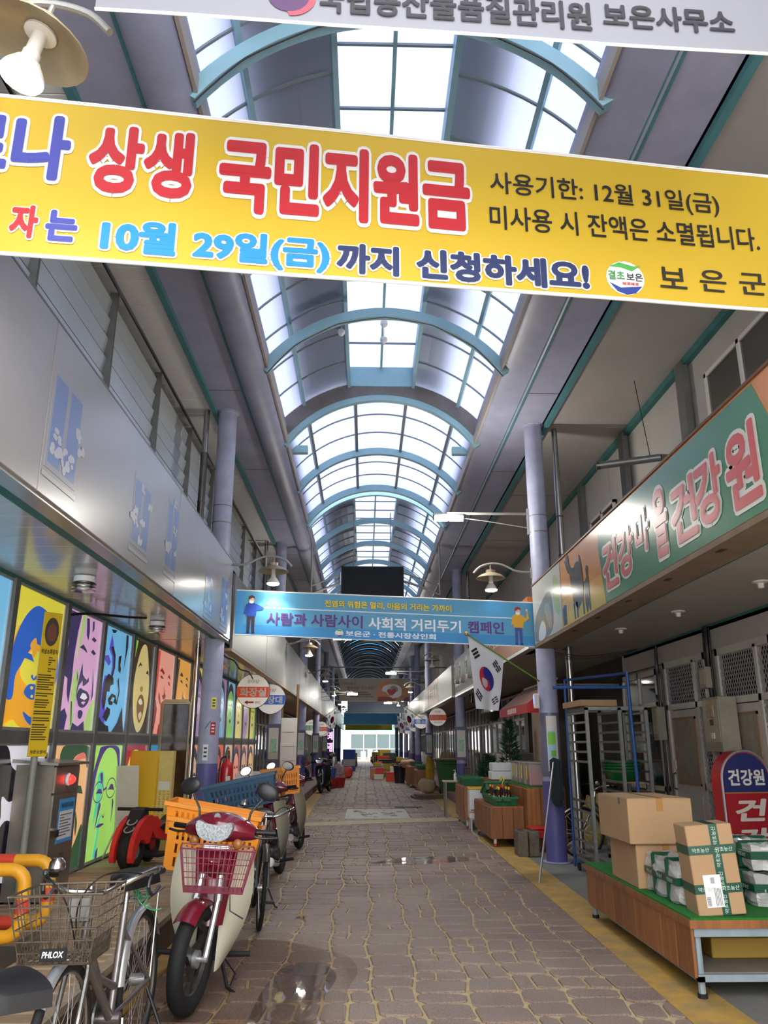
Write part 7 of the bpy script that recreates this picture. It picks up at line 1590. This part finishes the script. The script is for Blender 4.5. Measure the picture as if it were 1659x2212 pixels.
# ================================================================ FLAGS
def flag(label, root, tip, hoist, fly, seed, droop=1., ph=0.):
    t = thing('flag', label, 'flag', group='national flags on the columns'); root, tip = Vector(root), Vector(tip); d = (root-tip).normalized()
    MB().cyl(root, tip, .011, n=8).build('pole', flat((110, 140, 60)), t, True); MB().sphere(tip, .028, 12, 8).build('finial', M('gold'), t, True)
    dn = Vector((d.x*.12, d.y*.12, -1)).normalized(); sd = Vector((0, -1, 0))
    def put(a, b, lift=0.):     # a along the hoist 0..1, b along the fly 0..1
        p = tip+d*(.03+a*hoist)
        w = math.sin(a*7+ph)*.035*b+math.sin(a*13+b*3)*.012*b
        return tuple(p+dn*(b*fly)*(1-.16*a*b)+d*(-.35*hoist*(a)*b*droop)+sd*(w+lift))
    MB().grid(lambda u, v: put(u, v), 16, 20).build('cloth', sheetmat('flagcloth', (214, 214, 218), .3, .6), t, True)
    def disc(f, c, lift=.006):
        for sg in (1, -1):
            mb = MB(); T = tessellate_polygon([[Vector((a, b, 0)) for a, b in f]]); mb.add([put(a, b, sg*lift) for a, b in f], [tuple(q) for q in T]); mb.build('print', flat(c), t)
    r = .25; ry = r*hoist/fly
    Cx, Cy = .5, .5
    def P2(rad, ang): return (Cx+r*rad*math.cos(ang), Cy+ry*rad*math.sin(ang))
    half = lambda s: [P2(1, s*PI/2*0+PI*i/16+(0 if s > 0 else PI)) for i in range(17)]
    red = [P2(1, PI/2+PI*i/14) for i in range(15)]; blue = [P2(1, -PI/2+PI*i/14) for i in range(15)]
    e1 = [(Cx-r*.5*math.sin(PI*i/10)*1, Cy-ry*.5-ry*.5*math.cos(PI*i/10)) for i in range(11)]; e2 = [(Cx+r*.5*math.sin(PI*i/10), Cy+ry*.5-ry*.5*math.cos(PI*i/10)) for i in range(11)]
    mid = e1+e2[1:]
    disc(red+mid[1:-1], (190, 40, 50)); disc(blue+mid[::-1][1:-1], (40, 50, 130))
    for (cx, cy, pat) in ((.18, .2, (1, 1, 1)), (.82, .2, (0, 1, 0)), (.18, .8, (1, 0, 1)), (.82, .8, (0, 0, 0))):
        q = Vector((cx-.5, (cy-.5)*fly/hoist)).normalized(); n_ = Vector((-q.y, q.x))
        for k in range(3):
            for seg in ((-.11, .11),) if pat[k] else ((-.11, -.012), (.012, .11)):
                o_ = q*((k-1)*.06); P = [o_+n_*seg[0]-q*.02, o_+n_*seg[1]-q*.02, o_+n_*seg[1]+q*.02, o_+n_*seg[0]+q*.02]
                disc([(cx+p.x, cy+p.y*hoist/fly) for p in P], (28, 28, 32))
    return t
flag('large national flag hanging from the first right column', (2.44, 11.2, 2.35), (1.33, 10.4, 2.9), .7, .95, 1)
flag('national flag on the deck side far down the arcade', (-1.95, 34.5, 2.45), (-1.15, 33.7, 2.98), .62, .8, 2, ph=1.)
flag('national flag on the stall side, nearer of the far pair', (2.42, 32.5, 2.4), (1.5, 31.8, 2.95), .62, .8, 3, ph=2.)
flag('national flag on the stall side, farther of the far pair', (2.42, 39.2, 2.3), (1.5, 38.6, 2.85), .62, .8, 4, ph=3.)
# ================================================================ COLUMN PICTURES
for i, (X, ys) in enumerate(((XL, LY[2:6]), (XR, RY[2:4]))):
    for j, y in enumerate(ys):
        t = thing('framed_picture', 'framed landscape picture on the %s column of the %s side' % (ORD[j], 'deck' if i == 0 else 'stall'), 'picture', (X+(.0 if i == 0 else -.02), y-.15, 0))
        MB().rbox(-.15, .15, -.02, .02, 1.12, 1.95, .006).build('frame', flat((96, 96, 120)), t); MB().box(-.11, .11, -.024, -.02, 1.18, 1.86).build('sheet', M('offwhite'), t); MB().box(-.07, .07, -.026, -.024, 1.32, 1.62).build('print', mat('greenprint', (120, 180, 60), .5, noise=.6, scale=14, rgb2=(180, 206, 220)), t)
# notice stand beyond the mopeds
t = thing('notice_stand', 'yellow-green notice counter with white sloped top beyond the mopeds', 'stand', (0, 0, 0)); MB().box(-2.5, -1.72, 16.3, 16.7, 0, .78).build('body', flat((206, 206, 84), .5), t); MB().prism([(16.2, .8), (16.75, .98), (16.75, .94), (16.2, .77)], -2.55, -1.68, 'X').build('sloped_top', M('offwhite'), t)
mb = MB()
for k in range(6): mb.box(-2.45+k*.13, -2.37+k*.13, 16.294, 16.3, .6, .7)
mb.build('small_print', flat((90, 96, 50)), t); MB().box(-2.55, -1.68, 16.196, 16.2, .775, .8).build('top_edge', flat((180, 176, 140)), t)
t = thing('notice_board', 'tall white notice panel behind the second left column', 'notice', (0, 0, 0)); MB().rbox(-1.98, -1.6, 19.3, 19.34, .3, 2.1, .005).build('panel', M('offwhite'), t)
for k in range(5): MB().box(-1.94, -1.66, 19.294, 19.3, .5+k*.32, .505+k*.32).build('rule_line', flat((150, 146, 136)), t)
for x in (-1.97, -1.61): MB().cyl((x, 19.36, .2), (x, 19.36, 2.88), .03, n=10).build('post', mat('bronze', (140, 112, 76), .35, metal=.7), t, True)
# ================================================================ FAR GOODS, BANNERS, END OF THE ARCADE
rr = random.Random(33)
FARC = [((196, 60, 50), 'red'), ((60, 90, 170), 'blue'), ((206, 200, 190), 'white'), ((170, 140, 100), 'tan'), ((210, 180, 60), 'yellow'), ((90, 110, 90), 'green'), ((70, 66, 66), 'dark'), ((190, 120, 80), 'orange brown')]
PLACE = ['before the fourth pine cart', 'beside the black bin', 'past the black bin', 'at the row of far stalls', 'deep in the far stalls', 'near the bright end']
def far_box(x, y, z, w, d, h, c, label):
    t = thing('goods_box', label, 'box', (x, y, z), rr.uniform(-.2, .2), 'boxes of goods along the far stalls'); MB().rbox(-w/2, w/2, -d/2, d/2, 0, h, .01).build('body', flat(c, .6), t); MB().rbox(-w/2-.01, w/2+.01, -d/2-.01, d/2+.01, h-.03, h+.005, .005).build('rim', flat(tuple(min(255, int(v*1.15)) for v in c), .6), t); return t
n = 0
spots = []
for k in range(26):
    y = 35+k*1.25+rr.uniform(-.3, .3); spots.append((rr.uniform(1.35, 2.1) if 36 < y < 42 else (1.2 if y < 36 else rr.uniform(2.1, 2.3)), y))
for k in range(9): spots.append((rr.uniform(.45, 1.0), 37.2+k*.55))
for k, (x, y) in enumerate(spots):
    c, cn = FARC[(k*5) % 8]; h = rr.uniform(.2, .5)
    far_box(x, y, 0, rr.uniform(.35, .6), rr.uniform(.3, .5), h, c, '%s goods box on the paving, %s along the far stalls' % (cn, ordw(k+1)))
    if k % 2 == 0: c2, cn2 = FARC[(k*3+2) % 8]; far_box(x+.05, y, h+.006, .34, .3, rr.uniform(.15, .3), c2, '%s goods box stacked on the %s one along the far stalls' % (cn2, ordw(k+1)))
for k in range(5): lump('goods_bag', ['white', 'blue', 'red', 'yellow', 'grey'][k]+' stuffed bag among the far stalls', 'bag', (3.0+.2*(k % 2), 41+k*3.2, .16), .35, .3, .9, flat([(206, 204, 206), (50, 70, 160), (190, 60, 50), (206, 186, 70), (130, 130, 136)][k], .6), 40+k)
for k in range(14):
    c, cn = FARC[(k*7+3) % 8]; y = 44+k*2.2; x = rr.uniform(.85, 1.5)
    t = thing('goods_stack', '%s stack of goods on the paving, %s toward the bright end' % (cn, ordw(k+1)), 'stack', (x, y, 0), rr.uniform(-.2, .2)); z = 0
    for j in range(rr.randint(2, 4)):
        h = rr.uniform(.18, .35); q = FARC[rr.randint(0, 7)][0] if j else c; MB().rbox(-.35, .35, -.3, .3, z, z+h, .01).build('box', flat(q, .6), t); z += h
for k in range(9):
    c, cn = FARC[(k*5+1) % 8]; y = 49+k*3; t = thing('goods_stack', '%s stack of goods by the deck-side kerb, %s toward the bright end' % (cn, ordw(k+1)), 'stack', (-1.3+rr.uniform(-.1, .4), y, 0), rr.uniform(-.2, .2)); z = 0
    for j in range(rr.randint(2, 4)):
        h = rr.uniform(.2, .4); q = FARC[rr.randint(0, 7)][0] if j else c; MB().rbox(-.35, .35, -.3, .3, z, z+h, .01).build('box', flat(q, .6), t); z += h
# deck-side goods past the black moped
for k, (c, cn, z, s) in enumerate((((170, 34, 36), 'lower red', 0, .26), ((60, 100, 170), 'blue', .34, .24), ((170, 40, 40), 'rear red', 0, .26))):
    t = thing('bucket', cn+' plastic bucket beside the black moped', 'bucket', (-1.25+(.3 if k == 2 else 0), 29.6+(.8 if k == 2 else 0), z)); MB().lathe([(0, 0), (s*.8, 0), (s, .32), (s+.015, .32), (s+.015, .34), (s-.02, .33), (s*.78, .02), (0, .02)], 20).build('tub', flat(c, .4), t, True)
lump('white_sack', 'tall white sack beside the red buckets', 'sack', (-1.0, 31.3, 0), .26, .26, .8, M('sackwhite'), 60); lump('red_bag', 'crumpled red plastic bag on the far deck side', 'bag', (-1.0, 38.6, 0), .45, .35, .55, flat((196, 66, 56), .5), 61)
for k in range(8): c, cn = FARC[(k*3) % 8]; far_box(-2.7+rr.uniform(-.1, .2), 44.5+k*3.1, .2, .5, .45, rr.uniform(.4, .8), c, '%s box on the deck side, %s past the red bag' % (cn, ordw(k+1)))
t = thing('tyre', 'dark spare tyre lying near the third left column', 'tyre', (-2.2, 28.5, .2)); ring(MB(), (0, 0, .3), .24, .07, 28, 10, 'Y').build('rubber_ring', M('rubber'), t, True)
# neon shop sign
t = thing('neon_sign', 'glowing pink and violet vertical shop sign', 'sign', (-1.95, 47, 0)); MB().rbox(-.35, .12, 0, .1, 1.0, 2.3, .01).build('sign_case', M('darkplastic'), t)
mb = MB(); letters(mb, '노래', -.32, .1, 1.75, 2.2, lambda a, b, l: (a, -.008-l, b), .04); letters(mb, '주점', -.32, .1, 1.1, 1.6, lambda a, b, l: (a, -.008-l, b), .04); mb.build('neon_lettering', mat('neon', (236, 110, 226), .4, emit=2.5), t); MB().cyl((-.1, .05, 2.3), (-.1, .05, 2.86), .02, n=8).build('hanger', M('darksteel'), t)
# far banners
def far_banner(label, y, x0, x1, z0, z1, c, items=(), ripple=.02):
    t, put = banner('cloth_banner', label, (x0, y), (x1, y), z0, z0, z1-z0, sheetmat('fb_%d_%d_%d' % c, c, .3, .6), 0, ripple); printed(t, put, items)
    for z in (z0+.02, z1-.02):
        for a, b in ((-1.95, x0), (x1, 2.45)): MB().tube([(a, y, z), (b, y, z)], .012, 5).build('rope', M('white'), t)
    return t, put
t, put = far_banner('brown and cream cafe banner with a heart cup deep in the arcade', 37.5, -1.2, 2.1, 3.42, 4.45, (176, 160, 140))
patch(t, put, smoothpoly([(1.7, .1), (1.75, .6), (2.0, .95), (2.4, .98), (2.9, .8), (3.2, .5), (3.1, .1), (2.5, .0)], 2), (190, 120, 84), .012); patch(t, put, smoothpoly([(2.0, .1), (1.95, .5), (2.1, .75), (2.7, .78), (2.95, .55), (2.85, .15)], 2), (214, 206, 196), .02); patch(t, put, smoothpoly([(2.42, .22), (2.2, .42), (2.24, .55), (2.36, .55), (2.42, .48), (2.5, .55), (2.62, .55), (2.64, .42)], 1), (180, 60, 56), .028); patch(t, put, [(1.75, 0), (1.8, .2), (3.2, .2), (3.25, 0)], (140, 60, 60), .018)
printed(t, put, [('고객님들이', .1, .75, .74, .86, (70, 60, 56), None, .005, 0), ('"행복하게" 웃으세요!', .3, 1.6, .52, .68, (70, 60, 56), None, .005, 0)])
mb = MB()
for k in range(3): mb.grid(lambda u, v, k=k: put(.25+.12*k+u*1.1, .38-k*.1+v*.05, .02), 8, 1)
mb.build('small_print', flat((120, 90, 76)), t)
far_banner('grey banner with faint emblem deep in the arcade', 46, -1.0, 2.3, 3.2, 3.95, (150, 158, 168)); far_banner('blue banner deep in the arcade', 54, -1.4, 2.3, 2.75, 3.55, (80, 150, 190)); far_banner('yellow banner nearest the bright end', 66, -1.6, 2.2, 2.6, 3.1, (206, 186, 70))
for k, y in enumerate((40, 50, 60)): tag(MB().tube([(-2.92, y, 5.2), (4.1, y, 5.2)], .035, 8).build('tie_bar', M('armgrey')), '%s steel tie bar across the far vault' % ('first', 'second', 'third')[k], 'bar')
# end of the arcade: daylight street and a white shop
struct('floor_far_street', MB().box(-14, 14, 90, 120, -.3, -.005), flat((170, 168, 162), .8))
t = thing('end_shop', 'bright white shop with turquoise signboard closing the street', 'building')
MB().box(-6, 8, 88.5, 94, 0, 5.2).build('wall', mat('endwhite', (226, 226, 226), .7), t); sg = MB().box(-1.6, 4.2, 88.3, 88.5, 2.9, 4.6).build('signboard', flat((120, 196, 206)), t)
MB().box(-.9, .5, 88.25, 88.3, 3.2, 4.3).build('sign_print', flat((190, 222, 226)), sg); MB().box(-1.6, 4.2, 88.2, 88.5, 2.75, 2.9).build('sign_edge', M('offwhite'), t)
for k in range(4):
    f = MB().box(-1.5+k*1.4, -.2+k*1.4, 88.42, 88.52, .1, 2.6).build('window', flat((96, 110, 112), .2), t); MB().box(-1.55+k*1.4, -1.48+k*1.4, 88.36, 88.5, .1, 2.6).build('mullion', M('white'), f)
    for z in (.1, 1.0, 2.55): MB().box(-1.5+k*1.4, -.2+k*1.4, 88.38, 88.5, z, z+.07).build('rail', M('white'), f)
MB().box(-6, 8, 88.3, 88.5, 5.0, 5.3).build('parapet', flat((200, 204, 206)), t)
for k in range(3): tag(MB().rbox(-.4+k*.7, .1+k*.7, 86.5, 86.9, 0, .8+.2*(k % 2), .02).build('street_bench', M('white')), ['white crate', 'white low table', 'white planter'][k]+' in the daylight before the end shop', 'crate')
for x0, x1, lb in ((-12, -3.9, 'left'), (4.4, 13, 'right')): struct('wall_end_'+lb, MB().box(x0, x1, 77.9, 78.2, -.2, 7), M('wallgrey'))

tag(MB().grid(lambda u, v: (-.62+.09*u+.02*v, 7.85+.07*v, .008+.02*math.sin(u*3)*(v-.5)**2+.012*u), 6, 4).build('fallen_leaf', flat((186, 130, 70), .8)), 'dry orange leaf lying on the paving left of centre', 'leaf')
